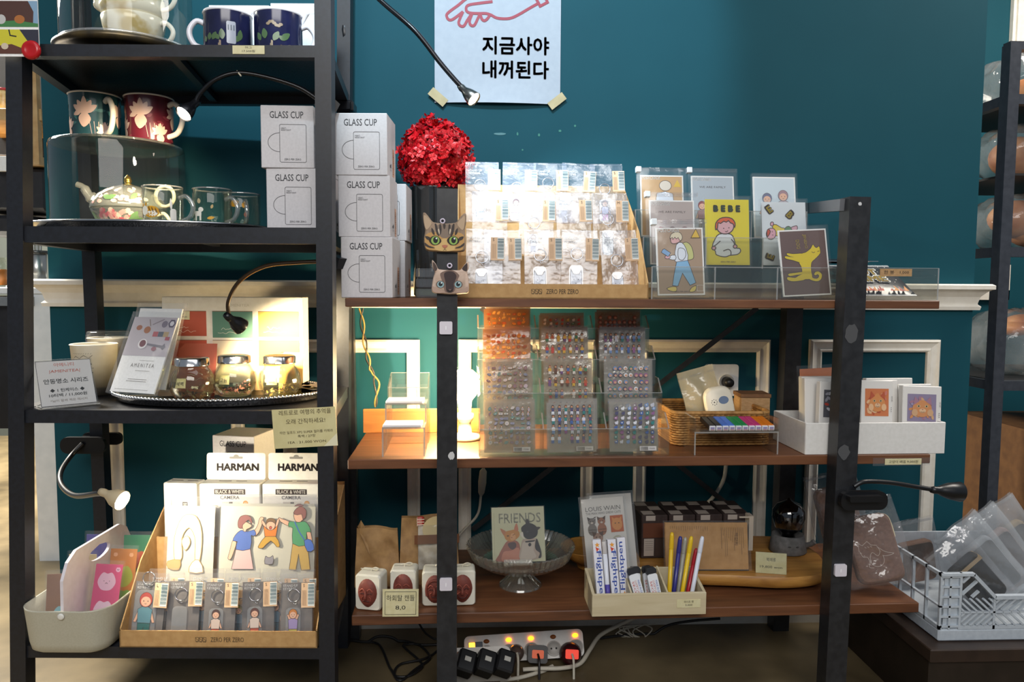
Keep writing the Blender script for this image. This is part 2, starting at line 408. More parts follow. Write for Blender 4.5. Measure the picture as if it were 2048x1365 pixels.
for key, row, row2 in (('top', 93, 117), ('second', 455, 488), ('third', 820, 846), ('low', 1290, 1312)):
    z1 = at(340, row, y=RF).z; z0 = at(340, row2, y=RF).z
    if key == 'second': z0 = z1 - .031
    z0 = max(z0, z1 - .033); zc = (z0 + z1) / 2; RS[key] = z1
    if key == 'low': z1 = zc + .012; z0 = zc - .012; RS[key] = z1
    a, b, c, d = along(fl0, fl1, zc), along(fr0, fr1, zc), along(rr0, rr1, zc), along(rl0, rl1, zc)
    h = z1 - z0
    for nm, p, q in (('front_rail', a, b), ('side_rail', b, c), ('rear_rail', c, d), ('side_rail', d, a)):
        MB().bar(p, q, .022, h, BLACK).build(nm, rack)
    m = MB(); e = .010
    V = [(p.x, p.y, z) for z in (z1 - .004, z1 - .001) for p in (a, b, c, d)]
    m.add(V, [(3, 2, 1, 0), (4, 5, 6, 7), (0, 1, 5, 4), (1, 2, 6, 5), (2, 3, 7, 6), (3, 0, 4, 7)], MESHM)
    mid0 = (a + b) / 2; mid1 = (c + d) / 2
    m.bar((mid0.x, mid0.y, z1 - .012), (mid1.x, mid1.y, z1 - .012), .016, .012, BLACK)
    m.build('mesh_shelf', rack)

# ================================================================== the wooden shelf unit with black uprights (frame SHELF)
use(SHELF)
SF, SB = -.43, -.05
SHW = wood('brown_shelf_wood', '#4f2f1c', '#684027', '#7b4f31', 1.0)
unit = thing('wooden_shelf_unit', 'black steel shelving unit with three brown wooden shelves against the teal wall', 'shelf unit')
SZ = {}
def board(key, r0, r1, pxl, pxr, pxm=1250):
    z1 = at(pxm, r0, y=SF).z; z0 = at(pxm, r1, y=SF).z; SZ[key] = z1
    x0 = at(pxl, r0, y=SF).x; x1 = at(pxr, r0, y=SF).x
    MB().box(x0, x1, SF, SB, z0, z1, SHW, b=.0015).build('shelf_board', unit); return x0, x1
b1 = board('one', 599, 616, 690, 1880); b2 = board('two', 915, 934, 695, 1861); b3 = board('three', 1220, 1240, 703, 1838)
PB = noisy('black_upright', '#1d1e21', '#292a2d', 60, .38, 0, .1, dist=.0006)
def upright(px0, px1, r0, r1, w, d, y, name='front_upright', foot=True, top=None):
    p, q = at(px0, r0, y=y), at(px1, r1, y=y)
    if foot: q = along(p, q, 0.0)
    MB().bar(p, q, w, d, PB, up=(0, 1, 0)).build(name, unit)
    return p, q
UY = SF - .022
UL = upright(895, 894, 380, 1365, .040, .04, UY)
UR = upright(1711, 1662, 396, 1365, .044, .04, UY)
upright(697, 710, 616, 1250, .026, .03, -.06, 'rear_upright')
upright(1592, 1556, 430, 1250, .042, .04, -.06, 'rear_upright')
p = at(1612, 418, y=-.08); MB().bar((p.x - .02, -.06, p.z), (at(1690, 410, y=UY).x, UY, at(1690, 410, y=UY).z), .02, .024, C('#6f7073', .35, .6)).build('side_rail', unit)
for a, b in (((1515, 616), (945, 1060)), ((962, 616), (1500, 1045))):
    MB().bar(at(*a, y=-.045), at(*b, y=-.040), .013, .003, PB, up=(0, 1, 0)).build('cross_brace', unit)
WBW = wood('golden_back_board', '#9a6030', '#b3743c', '#c48a4c', 1.0)
p, q = at(727, 818, y=-.14), at(877, 876, y=-.14)
MB().box(p.x, at(960, 850, y=-.14).x, -.15, -.14, SZ['two'], p.z, WBW, b=.001).build('back_board', unit)
# worn paint patches and price-tag magnets on the uprights
for (x, y0, w, h, s) in ((1703, 668, 15, 22, 1), (1688, 905, 13, 17, 2), (1720, 408, 4, 4, 3), (903, 912, 7, 9, 4)):
    rnd = random.Random(s); c = at(x, y0, y=UY - .0206); k = ppm(UY)
    MB().poly([(c.x + w * k * .8 * (1 + .3 * rnd.random()) * math.cos(a), c.z + h * k * .8 * (1 + .3 * rnd.random()) * math.sin(a)) for a in [i * PI / 8 for i in range(16)]], C('#4a4b4d' if s < 3 else '#c9c9c9', .7), y=UY - .0208).build('worn_patch', unit)
def magnet(px0, py0, label):
    c = at(px0, py0, y=UY - .020); k = ppm(UY)
    o = MB(); o.prism(rrect(0, 0, 25 * k, 25 * k, 3 * k), -.006, 0, C('#dcd6de', .4)); o.line([(0, -3 * k), (0, 3 * k)], 2 * k, C('#f6f4f8', .4)); o.text('1', 0, -4 * k, 8 * k, C('#f7f7fa', .4))
    o.lay = 0
    for v in o.v:
        if -.002 < v.y < 0: v.y -= .006
    tag(o.build('square_sticker', loc=(c.x, UY - .0202, c.z)), label, 'sticker', 'white square tags on the uprights')
magnet(892, 656, 'white square tag on the middle upright, just below the brown top shelf')
magnet(892, 1168, 'white square tag on the middle upright beside the mask candles')
magnet(1679, 1140, 'white square tag low on the right-hand upright beside the pouch')
# ================================================================== shared small builders
def pb(px0, py0, px1, py1, y):
    """frame coordinates of a picture rectangle at depth y: x0, x1, z0, z1"""
    a, b, c, d = at(px0, py1, y=y), at(px1, py1, y=y), at(px0, py0, y=y), at(px1, py0, y=y)
    return (a.x + c.x) / 2, (b.x + d.x) / 2, (a.z + b.z) / 2, (c.z + d.z) / 2
def wrapped(mb, r, pts, mat, off=.0007, zc=None, rz=None):
    """a printed patch on a round wall of radius r (pts: arc length, height)"""
    n = len(pts); cx = sum(p[0] for p in pts) / n; cz = sum(p[1] for p in pts) / n
    def w(p):
        rr = (rz(p[1]) if rz else r) + off; return (rr * math.sin(p[0] / r), -rr * math.cos(p[0] / r), p[1])
    V = [w((cx, cz))] + [w(((p[0] + cx) / 2, (p[1] + cz) / 2)) for p in pts] + [w(p) for p in pts]
    Fs = [(0, 1 + i, 1 + (i + 1) % n) for i in range(n)] + [(1 + i, 1 + n + i, 1 + n + (i + 1) % n, 1 + (i + 1) % n) for i in range(n)]
    mb.add(V, Fs, mat, True)
def petal(cx, cz, L, w, deg):
    P = cr2([(0, 0), (L * .35, w / 2), (L * .7, w * .42), (L, 0), (L * .7, -w * .42), (L * .35, -w / 2)], 3)
    c, s = math.cos(R(deg)), math.sin(R(deg)); return [(cx + p.x * c - p.y * s, cz + p.x * s + p.y * c) for p in P]
def handle(mb, r, z0, z1, out, mat, deg, th=.0055, flat_=1.0):
    """C-shaped handle leaving the wall of a cup at angle deg (0 = +x)"""
    P = [(r - .003, z1), (r + out * .45, z1 + .004), (r + out * .92, z1 - (z1 - z0) * .22), (r + out * .95, z0 + (z1 - z0) * .45), (r + out * .6, z0 + (z1 - z0) * .12), (r - .003, z0)]
    c, s = math.cos(R(deg)), math.sin(R(deg))
    mb.tube(cr2([(p[0] * c, p[0] * s, p[1]) for p in P], 5, closed=False), th, mat, n=8)
def cupwall(r0, r1, h, t=.003, foot=.004, bulge=0.):
    """outer and inner wall of a cup, bottom to rim and back down"""
    O = [(0, 0), (r0 * .85, 0), (r0 * .87, foot)]
    for i in range(9):
        u = i / 8; O.append((r0 + (r1 - r0) * u + bulge * math.sin(PI * u), foot + (h - foot) * u))
    return O + [(r1 - t * .5, h + t * .4)] + [(max(q[0] - t, .001), max(q[1], foot + t)) for q in reversed(O[3:])] + [(0, foot + t)]

# ------------------------------------------------------------------ cake-dome with a tea-for-one set on the top shelf
use(RACK)
ZT = RS['top']; cy = -.305
c = at(256, 80, y=cy)
PLB = noisy('dark_bronze_board', '#4a4338', '#6b5c3e', 30, .3, .6)
t = thing('round_serving_board', 'round dark bronze-edged serving board under the glass cloche on the top rack shelf', 'board', (c.x, cy, ZT))
MB().lathe([(0, 0), (.085, 0), (.085, .022), (0, .022)], PLB, 40, smooth=False).build('foot', t)
MB().lathe([(0, .022), (.130, .022), (.139, .027), (.139, .034), (.135, .037), (0, .037)], PLB, 56).build('board', t)
ZB = ZT + .0375
t = thing('glass_cloche', 'tall clear glass cloche over the cream teapot on the top rack shelf', 'cloche', (c.x, cy, ZB))
MB().lathe([(.126, 0), (.126, .2), (.118, .24), (.08, .275), (.0, .29)], GLASS, 56).build('dome', t)
MB().lathe([(.1255, 0), (.1285, .001), (.1285, .006), (.1255, .007)], ACEDGE, 56).build('rim', t)
CREAMG = noisy('cream_gold_china', '#efe9da', '#c9b27a', 22, .15, 0, lo=.46, hi=.62, detail=3)
CHINA = C('#efeae0', .15)
k = at(268, 60, y=cy)
t = thing('stacked_teapot_set', 'cream and gold china teapot stacked on its own cup inside the top cloche', 'teapot', (k.x, cy, ZB))
m = MB(); m.lathe([(0, 0), (.042, 0), (.044, .006), (.052, .02), (.059, .045), (.062, .062), (.060, .066), (.0, .066)], CREAMG, 40); cup = m.build('cup', t)
m = MB(); handle(m, .056, .012, .052, .03, CHINA, -5, .005); m.build('handle', cup)
m = MB(); m.lathe([(0, .067), (.056, .067), (.061, .071), (.064, .085), (.060, .105), (.048, .125), (.030, .136), (0, .137)], CREAMG, 40); pot = m.build('teapot', t)
m = MB(); handle(m, .058, .080, .125, .034, CHINA, -5, .005); m.build('handle', pot)
m = MB(); m.tube(cr2([(-.052, 0, .085), (-.072, 0, .098), (-.080, 0, .118), (-.092, 0, .128)], 5, closed=False), [.013] * 6 + [.008] * 6 + [.006] * 4, CREAMG); m.build('spout', pot)
m = MB(); m.lathe([(0, .137), (.02, .137), (.018, .142), (.006, .146), (.009, .156), (0, .162)], CHINA, 20); m.build('lid', pot)

# ------------------------------------------------------------------ navy mugs, their boxes and spoons
NAVY = noisy('navy_glaze', '#1a1c38', '#272a50', 18, .15)
GRN = C('#4f6844', .3); TAN = C('#8f7c66', .3); ENAM = C('#eceaf0', .2)
def navy_mug(px, y, label, art):
    p = at(px, 60, y=y); t = thing('navy_mug', label, 'mug', (p.x, y, ZT), group='navy mugs on the top rack shelf')
    m = MB(); r, h = .046, .083
    m.lathe([(0, 0), (r - .004, 0), (r, .006), (r, h - .004)], NAVY, 40)
    m.lathe([(r, h - .004), (r + .0015, h - .002), (r, h + .001), (r - .003, h), (r - .004, .01), (0, .01)], ENAM, 40)
    wrapped(m, r, rect(-.07, .002, .07, .016) if False else [(x, z) for x, z in ((-.07, .003), (-.035, .003), (0, .003), (.035, .003), (.07, .003), (.07, .02), (.04, .014), (0, .021), (-.04, .013), (-.07, .02))], TAN, .0004)
    for dx, dz, L, w, d in art: wrapped(m, r, petal(dx, dz, L, w, d), GRN)
    if len(art) > 6:
        wrapped(m, r, rrect(.022, .036, .017, .042, .003), C('#a9acb8', .3), .001)
        for q in range(3): wrapped(m, r, rect(.016 + .005 * q, .04, .018 + .005 * q, .05), C('#5d6670', .4), .0014)
    else:
        for q in range(7): wrapped(m, r, ell(-.006 + .004 * q, .052 + .004 * math.sin(q), .004, .003, 8), TAN)
    m.build('cup', t)
    return t, p
t1, p1 = navy_mug(456, -.39, 'navy mug printed with green plants and a small white tower, left of its pair', [(-.022, .022, .014, .010, 80), (-.014, .022, .016, .010, 60), (-.03, .02, .012, .009, 110), (.006, .022, .02, .011, 95), (.0, .022, .014, .008, 130), (.038, .024, .02, .01, 85), (.03, .02, .015, .009, 60)])
m = MB(); handle(m, .046, .014, .062, .026, ENAM, 195, .0055); m.build('handle', t1)
t2, p2 = navy_mug(557, -.39, 'navy mug printed with round green bushes, right of its pair', [(-.012, .024, .02, .012, 100), (-.022, .022, .018, .010, 120), (.004, .02, .02, .011, 60), (.018, .022, .022, .011, 40), (.026, .022, .014, .008, 150)])
m = MB(); handle(m, .046, .012, .058, .026, ENAM, 5, .0055); m.build('handle', t2)
def spoon(px0, py0, px1, py1, y, label):
    a, b = at(px0, py0, y=y), at(px1, py1, y=y)
    m = MB(); m.tube([a - (a - b) * 0, a + (b - a) * .5, b], [.0035, .003, .0055], ENAM, n=8); m.blob(b, (.006, .004, .005), ENAM, 8, 6)
    tag(m.build('white_spoon'), label, 'spoon', 'white spoons in the navy mugs')
spoon(484, 82, 500, 24, -.385, 'white spoon standing in the navy mug with the tower')
spoon(588, 80, 613, 28, -.385, 'white spoon standing in the navy mug with the bushes')
for (x0, y0, x1, lab) in ((420, 12, 538, 'plain white box behind the tower mug on the top rack shelf'), (543, 8, 634, 'plain white box behind the bushes mug beside the rack post')):
    a, b, z0, z1 = pb(x0, y0, x1, 93, -.30); d = .07
    m = MB(); m.box(a, b, -.30, -.30 + d, ZT, z1, WPAPER, b=.001); m.box(a - .001, b + .001, -.3005, -.30 + d, z1 - .02, z1 + .001, WPAPER)
    tag(m.build('mug_box'), lab, 'box', 'white boxes behind the navy mugs')
TAGP = noisy('cream_tag_paper', '#cfc69a', '#d8d0a8', 80, .6)
def price_tag(name, label, px0, py0, px1, py1, y, lines, col=TAGP, thick=.001, tilt=0, cat='price tag', border=False, grp=None, inkmat=None):
    a, b, z0, z1 = pb(px0, py0, px1, py1, y); cx, cz = (a + b) / 2, (z0 + z1) / 2; w, h = b - a, z1 - z0
    m = MB(); m.box(-w / 2, w / 2, 0, thick, -h / 2, h / 2, col)
    if border: m.line(rect(-w * .43, -h * .42, w * .43, h * .42), .0009, INK, True)
    for s, u, v, hh, ww in lines: m.text(s, u * w, v * h, hh * h, inkmat or INK, w=ww * w if ww else None)
    return tag(m.build(name, loc=(cx, y, cz), rot=(0, R(tilt), 0)), label, cat, grp)
price_tag('price_tag', 'small cream price tag on the front edge of the top rack shelf', 465, 91, 529, 108, RF - .0125, [('머그', 0, .12, .3, .2), ('17,500원', 0, -.32, .3, .4)])
# ------------------------------------------------------------------ comic sheet and the red button at the rack's left end
y = RF - .03; a, b, z0, z1 = pb(-40, -60, 76, 113, y); w, h = b - a, z1 - z0
m = MB(); m.box(0, w, 0, .0015, 0, h, WPAPER); k = ppm(y)
def cx_(px, py): return ((px + 40) * k, (113 - py) * k)
def blk(x0, y0, x1, y1, col): m.poly([cx_(x0, y1), cx_(x1, y1), cx_(x1, y0), cx_(x0, y0)], C(col, .6))
def pl(pts, col): m.poly([cx_(*p) for p in pts], C(col, .6))
blk(-36, -56, 70, 6, '#3b6a86'); pl([(-36, 6), (70, 6), (70, -2), (20, 1), (-36, -8)], '#4b8a4a')
blk(-36, 10, 70, 58, '#4a2d26'); pl([(52, 10), (70, 10), (70, 58), (60, 58), (62, 30)], '#7d9db8'); pl([(-36, 58), (70, 58), (70, 52), (30, 46), (-36, 50)], '#3f7a45')
m.poly(ell(*cx_(35, 44), 10 * k, 8 * k, 14), C('#a5652f', .6)); m.poly(ell(*cx_(0, 44), 9 * k, 9 * k, 14), C('#b9b9b6', .6))
blk(-36, 63, 70, 108, '#2a2b3a'); pl([(-36, 63), (34, 63), (56, 95), (38, 108), (-36, 108)], '#c7bf2e'); pl([(-36, 97), (18, 90), (44, 100), (36, 108), (-36, 108)], '#5a3328')
m.line([cx_(14, 63), cx_(16, 74), cx_(28, 76)], 2.4 * k, INK); m.poly(ell(*cx_(5, 94), 7 * k, 6 * k, 14), C('#c9b9a2', .6))
tag(m.build('comic_sheet', loc=(a, y, z0)), 'white-bordered sheet of comic pictures hung on the rack top left', 'poster')
p = at(62, 100, y=y - .004); m = MB(); m.T = Matrix.Translation((0, 0, 0)) @ Matrix.Rotation(PI / 2, 4, 'X')
m.lathe([(0, 0), (.017, 0), (.0178, .003), (.016, .007), (.011, .0085), (.009, .0075), (0, .0072)], C('#b3161b', .25), 28)
tag(m.build('red_button', loc=(p.x, y - .0004, p.z)), 'round red button on the corner of the comic sheet', 'button')
# ================================================================== second shelf of the rack
use(RACK); Z2 = RS['second']
SILV = noisy('polished_silver', '#c9c6c0', '#d9d7d2', 10, .12, 1.0)
def oval_tray(name, label, cx, cy, z, a, b, beads=False):
    t = thing(name, label, 'tray', (cx, cy, z))
    m = MB(); m.lathe([(0, .001), (.95, .001), (.97, .003), (.985, .012), (1.0, .014), (1.0, .0155), (.978, .0135), (.955, .0045), (0, .0025)], SILV, 72, sx=a, sy=b); m.build('dish', t)
    m = MB(); P = [(a * math.cos(2 * PI * i / 96), b * math.sin(2 * PI * i / 96), .0152) for i in range(97)]
    if beads:
        n = 150
        for i in range(n):
            u = 2 * PI * i / n; m.blob((a * math.cos(u), b * math.sin(u), .0165), (.0048, .0048, .0034), CHROME, 6, 4)
    m.tube(P, .0028, CHROME, 6, cap=False); m.build('rim', t)
    return t
c = at(296, 440, y=-.268)
oval_tray('oval_silver_tray', 'wide oval silver tray under the glass bell and mugs on the second rack shelf', c.x, -.268, Z2, .258, .167)
ZTR = Z2 + .0046
dc = at(240, 400, y=-.262); DH = at(240, 268, y=-.385).z - ZTR
t = thing('glass_bell', 'flat-topped clear glass bell over the flowered teapot on the oval tray', 'cloche', (dc.x, -.262, ZTR))
MB().lathe([(.133, 0), (.133, DH - .01), (.1305, DH - .002), (.125, DH)], GLASS, 64).build('wall', t)
MB().lathe([(0, DH), (.126, DH), (.1305, DH - .002), (.1315, DH - .006), (.127, DH - .005), (0, DH - .004)], clear('glass_top', '#eef4ee', .04, .10, .04), 64).build('top', t)
MB().lathe([(.1322, 0), (.1335, .001), (.1335, .004), (.1322, .005)], ACEDGE, 64).build('rim', t)
ZM = ZTR + DH + .0002
PINKW = C('#c9aa9c', .25); HAND = C('#eadfd0', .15)
def flower_mug(px, base, leafs, label, r, h, deg):
    p = at(px, 240, y=-.25); t = thing('flower_mug', label, 'mug', (p.x, -.25, ZM), group='flowered mugs on the glass bell')
    m = MB(); rz = lambda z: r * (.93 + .07 * z / h)
    m.lathe([(0, .002), (r * .80, .002), (r * .82, 0), (r * .88, 0), (rz(.006), .006)] + [(rz(h * u / 8), h * u / 8) for u in range(1, 9)], base, 48)
    m.lathe([(rz(h), h), (rz(h) + .002, h + .002), (rz(h), h + .004), (rz(h) - .003, h + .002), (r * .88, .01), (0, .01)], HAND, 48)
    rnd = random.Random(px)
    def blossom(cx, cz, s):
        for d in (35, 62, 90, 118, 145): wrapped(m, r, petal(cx, cz, .030 * s * (1.15 if d == 90 else 1), .0125 * s, d), PINKW, rz=rz)
        wrapped(m, r, petal(cx + .002, cz + .003 * s, .032 * s, .024 * s, 262), PINKW, .0009, rz=rz)
        wrapped(m, r, petal(cx - .006 * s, cz + .004, .02 * s, .010 * s, 200), PINKW, .0009, rz=rz)
    blossom(.004, h * .58, 1.02); blossom(-.042, h * .30, .75); blossom(.044, h * .20, .7); blossom(.082, h * .6, .9); blossom(-.075, h * .66, .9)
    for q in range(16): wrapped(m, r, petal(rnd.uniform(-.09, .09), rnd.uniform(.012, h - .02), rnd.uniform(.012, .024), .0065, rnd.uniform(0, 360)), leafs, .0004, rz=rz)
    for q in range(5):
        x = .018 + .006 * q; wrapped(m, r, [(x, h * .12), (x + .001, h * .12), (x - .004 + q * .003, h * .42), (x - .005 + q * .003, h * .42)], PINKW, .0008, rz=rz)
    m.build('cup', t)
    m = MB(); handle(m, r * .97, h * .18, h * .84, .034, HAND, deg, .0058); m.build('handle', t)
flower_mug(191, C('#1f4148', .2), C('#3c6a6c', .25), 'dark teal flowered mug at the left on top of the glass bell', .051, .104, -38)
flower_mug(299, C('#561722', .2), C('#702c36', .25), 'burgundy flowered mug at the right on top of the glass bell', .0495, .100, -12)
# glass teapot with flowers under the bell
p = at(257, 400, y=-.25); t = thing('flower_teapot_set', 'glass teapot with pink flowers stacked on its cup beneath the glass bell', 'teapot', (p.x, -.25, ZTR))
GL2 = clear('printed_glass', '#f4f2ea', .16, .10, .05)
PK = (C('#c65b6e', .4), C('#e0a3a0', .4), C('#ecd2c6', .4)); LF = C('#6f9464', .4)
m = MB(); rz1 = lambda z: .048 + .028 * min(1, z / .048) ** .7
m.lathe([(0, .001), (.040, .001), (.044, .004)] + [(rz1(z), z) for z in (.008, .016, .024, .032, .040, .048)], GL2, 40)
rnd = random.Random(3)
for q in range(46):
    a, zz = rnd.gauss(.0, .022), rnd.uniform(.006, .042); wrapped(m, .07, ell(a, zz, .006, .005, 7, rnd.uniform(0, 90)), rnd.choice(PK), .0008, rz=rz1)
for a, d in ((-.036, 160), (-.045, 120), (.030, 30), (.042, 15), (.036, 60)): wrapped(m, .07, petal(a, .018, .026, .013, d), LF, .0012, rz=rz1)
cup = m.build('cup', t)
m = MB(); handle(m, .072, .004, .036, .024, HAND, -8, .0042); m.build('handle', cup)
m = MB(); rz2 = lambda z: .077 * math.sqrt(max(0, 1 - ((z - .050) / .052) ** 2)) if z > .05 else .077
m.lathe([(.0, .0495), (.076, .0495)] + [(rz2(z), z) for z in (.052, .060, .070, .080, .088, .094, .098)] + [(.02, .1015), (0, .102)], GL2, 40)
for q in range(40):
    a, zz = rnd.choice((-.03, .02, .05)) + rnd.gauss(0, .010), rnd.uniform(.060, .092); wrapped(m, .077, ell(a, zz, .006, .004, 7), rnd.choice(PK[1:]), .001, rz=rz2)
for a, d in ((-.05, 160), (-.01, 20), (.0, 160), (.04, 40)): wrapped(m, .077, petal(a, .066, .022, .01, d), LF, .0013, rz=rz2)
pot = m.build('teapot', t)
m = MB(); m.ring((.083, -.006, .078), .022, .0042, HAND, ax=(.15, 1, 0), n=26); m.build('handle', pot)
m = MB(); m.tube(cr2([(-.068, 0, .066), (-.086, 0, .080), (-.098, 0, .098), (-.112, 0, .104)], 5, closed=False), [.014] * 5 + [.010] * 5 + [.0065] * 6, GL2); m.build('spout', pot)
m = MB(); m.lathe([(0, .1015), (.014, .1025), (.006, .106), (.0085, .112), (.006, .120), (0, .126)], C('#a88a3c', .25, .9), 16); m.build('knob', pot)
# three glass mugs with printed animals
def glass_mug(px, y, label, deg, art):
    p = at(px, 420, y=y); t = thing('glass_mug', label, 'mug', (p.x, y, ZTR), group='clear glass mugs on the oval tray')
    r, h = .0385, .082; m = MB()
    m.lathe([(0, 0), (r - .002, 0), (r, .003), (r, h), (r - .001, h + .0015), (r - .0022, h), (r - .0022, .005), (0, .004)], GLASS, 40)
    m.lathe([(r + .0002, h - .001), (r + .0012, h + .0008), (r - .001, h + .0022), (r - .0026, h)], ACEDGE, 40)
    for pts, col in art: wrapped(m, r, pts, C(col, .5), .0006)
    m.build('cup', t); m = MB(); handle(m, r, .014, .060, .028, clear('glass_handle', '#f2f6f2', .10, .22, .04), deg, .0048); m.build('handle', t)
OC = '#d9a21c'
glass_mug(326, -.374, 'glass mug with an orange curled cat, nearest the glass bell', -8, [(ell(-.006, .030, .017, .0115, 16), '#c9941e'), (ell(-.022, .033, .009, .010, 12), '#f0ece0'), (ell(-.004, .027, .011, .006, 12), '#f0ece0'), (petal(-.026, .040, .008, .005, 110), '#c9941e'), (petal(-.019, .041, .008, .005, 80), '#c9941e'),
    (rrect(.036, .024, .013, .026, .005), '#f3f1ea'), (petal(.032, .034, .024, .005, 92), '#f3f1ea')] + [(ell(-.010 + .007 * q, .036 - .002 * q, .0012, .006, 8, 20), '#5a3f10') for q in range(4)])
glass_mug(425, -.342, 'glass mug printed with a small white dog, second from the glass bell', -22, [(rrect(-.016, .030, .017, .010, .003), '#f0ece0'), (rect(-.023, .016, -.019, .028), '#f0ece0'), (rect(-.012, .016, -.008, .028), '#f0ece0'), (ell(-.009, .038, .006, .005, 10), '#f0ece0'), (petal(.004, .02, .014, .006, 10), OC), (petal(.012, .04, .009, .005, 70), '#b9a06a'), (petal(-.012, .05, .011, .008, 100), '#c4b48e')])
glass_mug(484, -.262, 'glass mug with orange fox prints, farthest from the glass bell', -62, [(petal(-.012, .056, .02, .014, 20), '#d99a1e'), (petal(.016, .05, .014, .008, 80), '#d99a1e'), (ell(.0, .012, .008, .006, 10), '#b99a4a'), (petal(.02, .03, .012, .006, 90), '#c0552a')])
# ------------------------------------------------------------------ boxes of glass cups (a kind used on both shelves)
BOXW, BOXH, BOXD = .104, .1225, .104
PEACH = C('#cfa48c', .6)
def cup_box(loc, rot, label, grp):
    m = MB(); w, h = BOXW, BOXH
    m.box(-w / 2, w / 2, 0, BOXD, 0, h, BOXC, b=.0012)
    g = C('#2c2d33', .6)
    m.text('GLASS CUP', -.001, h * .795, .0135, g, w=.066, bold=.006)
    m.line(rrect(.011, h * .395, .052, .074, .003), .0008, g, True)
    m.line(ell(-.015, h * .41, .023, .0185, 22, 0, 90, 270), .0008, g)
    m.text('HEAT-', -.012, h * .625, .0028, g, 'L'); m.text('RESISTANT', -.012, h * .595, .0028, g, 'L'); m.text('ZERO PER ZERO', .010, h * .125, .0034, g, w=.033)
    m.T = Matrix.Translation((w / 2, 0, 0)) @ Matrix.Rotation(PI / 2, 4, 'Z'); m.lay = 0
    m.poly(rect(.064, h * .05, .086, h * .52), PEACH)
    for q in range(12): m.line([(.067, h * (.10 + .032 * q)), (.083, h * (.10 + .032 * q))], .0011 if q % 3 else .002, C('#8a6656', .6))
    m.poly(rect(.034, h * .17, .041, h * .22), g); m.poly(rect(.043, h * .16, .046, h * .24), g); m.text('MUG', .04, h * .11, .004, g)
    m.T = Matrix()
    return tag(m.build('cup_box', loc=loc, rot=rot), label, 'box', grp)
p = at(584, 445, y=-.40)
cb = cup_box((p.x + .002, -.40, Z2 + .0002), (0, 0, R(1)), 'white glass cup box on the second rack shelf, lower of the two', 'glass cup boxes on the rack')
def more_box(loc, rot, label, grp):
    c = cb.copy(); COL.objects.link(c); c.matrix_basis = F.M @ Matrix.Translation(loc) @ Euler(rot).to_matrix().to_4x4(); tag(c, label, None, grp); return c
more_box((p.x - .006, -.402, Z2 + BOXH + .0006), (0, 0, R(3)), 'white glass cup box stacked on another box on the second rack shelf', 'glass cup boxes on the rack')
# ------------------------------------------------------------------ gooseneck lamps
LAMPM = C('#16171b', .25, .3)
def lamp_head(par, pos, dirn, r=.019, L=.045, on=True, name='lamp_head', col=LAMPM, bulb='#ffe9b8', strength=60):
    """bell-shaped head at pos pointing along dirn; returns world position of its mouth"""
    q = Vector(dirn).normalized().to_track_quat('Z', 'Y').to_matrix().to_4x4(); m = MB(); m.T = Matrix.Translation(pos) @ q
    m.lathe([(0, -.012), (.006, -.012), (.008, -.004), (.0075, .004), (.011, .012), (r * .82, L * .55), (r, L), (r * .97, L + .001), (r * .9, L - .002), (r * .7, L * .6), (0, L * .45)], col, 28); h = m.build(name, par)
    m = MB(); m.T = Matrix.Translation(pos) @ q; m.lathe([(0, L * .93), (r * .5, L * .9), (r * .86, L * .84), (r * .5, L * .78), (0, L * .76)], C(bulb, .3, emit=strength) if on else C('#6a6a62', .3), 20); m.build('bulb', h)
    return Vector(pos) + Vector(dirn).normalized() * (L + .003)
def goose(par, pts, r=.0045, mat=LAMPM):
    P = cr2(pts, 10, closed=False); m = MB(); m.tube(P, r, mat, 8)
    return m.build('gooseneck', par)
y0 = -.43; t = thing('gooseneck_lamp', 'lit black gooseneck lamp curving beside the burgundy mug under the top rack shelf', 'lamp')
pts = [at(648, 208, y=-.42), at(600, 176, y=-.42), at(535, 155, y=-.43), at(475, 146, y=-.44), at(430, 160, y=-.445), at(400, 188, y=-.445), at(391, 206, y=-.445)]
goose(t, pts)
hp = at(389, 208, y=-.445); dv = Vector((-.38, -.60, -.70))
mouth = lamp_head(t, hp, dv, r=.0165, L=.034, bulb='#fff0cc', strength=70)
m = MB(); q = at(478, 152, y=-.44); m.tube([at(474, 142, y=-.4405), at(482, 152, y=-.446)], .0015, C('#d8cfb8', .5)); m.build('cable_tie', t)
MB().bar(at(640, 196, y=-.425), at(668, 222, y=-.40), .02, .03, C('#17181b', .4)).build('clip', t)
light('gooseneck_glow', 'SPOT', F.M @ mouth, F.M @ at(262, 385, y=-.25), 22, WARM, .012, 78, .7)
p = at(470, 400, y=-.30)

q = at(618, 445, y=-.285)
more_box((q.x, -.285, Z2 + .0002), (0, 0, R(1)), 'glass cup box at the back of the second rack shelf, lower box behind the post', 'glass cup boxes on the rack')
more_box((q.x - .003, -.285, Z2 + BOXH + .0006), (0, 0, R(-2)), 'glass cup box at the back of the second rack shelf, upper box behind the post', 'glass cup boxes on the rack')
# ================================================================== third shelf of the rack
use(RACK); Z3 = RS['third'] + .0004
SCR = C('#f4ead8', .5)
def scribble(m, x, z, w, h, mat, seed=0, th=.0006):
    rnd = random.Random(seed); n = 9
    m.line(cr2([(x + w * i / n, z + h * rnd.uniform(-.5, .5)) for i in range(n + 1)], 3, closed=False), th, mat)
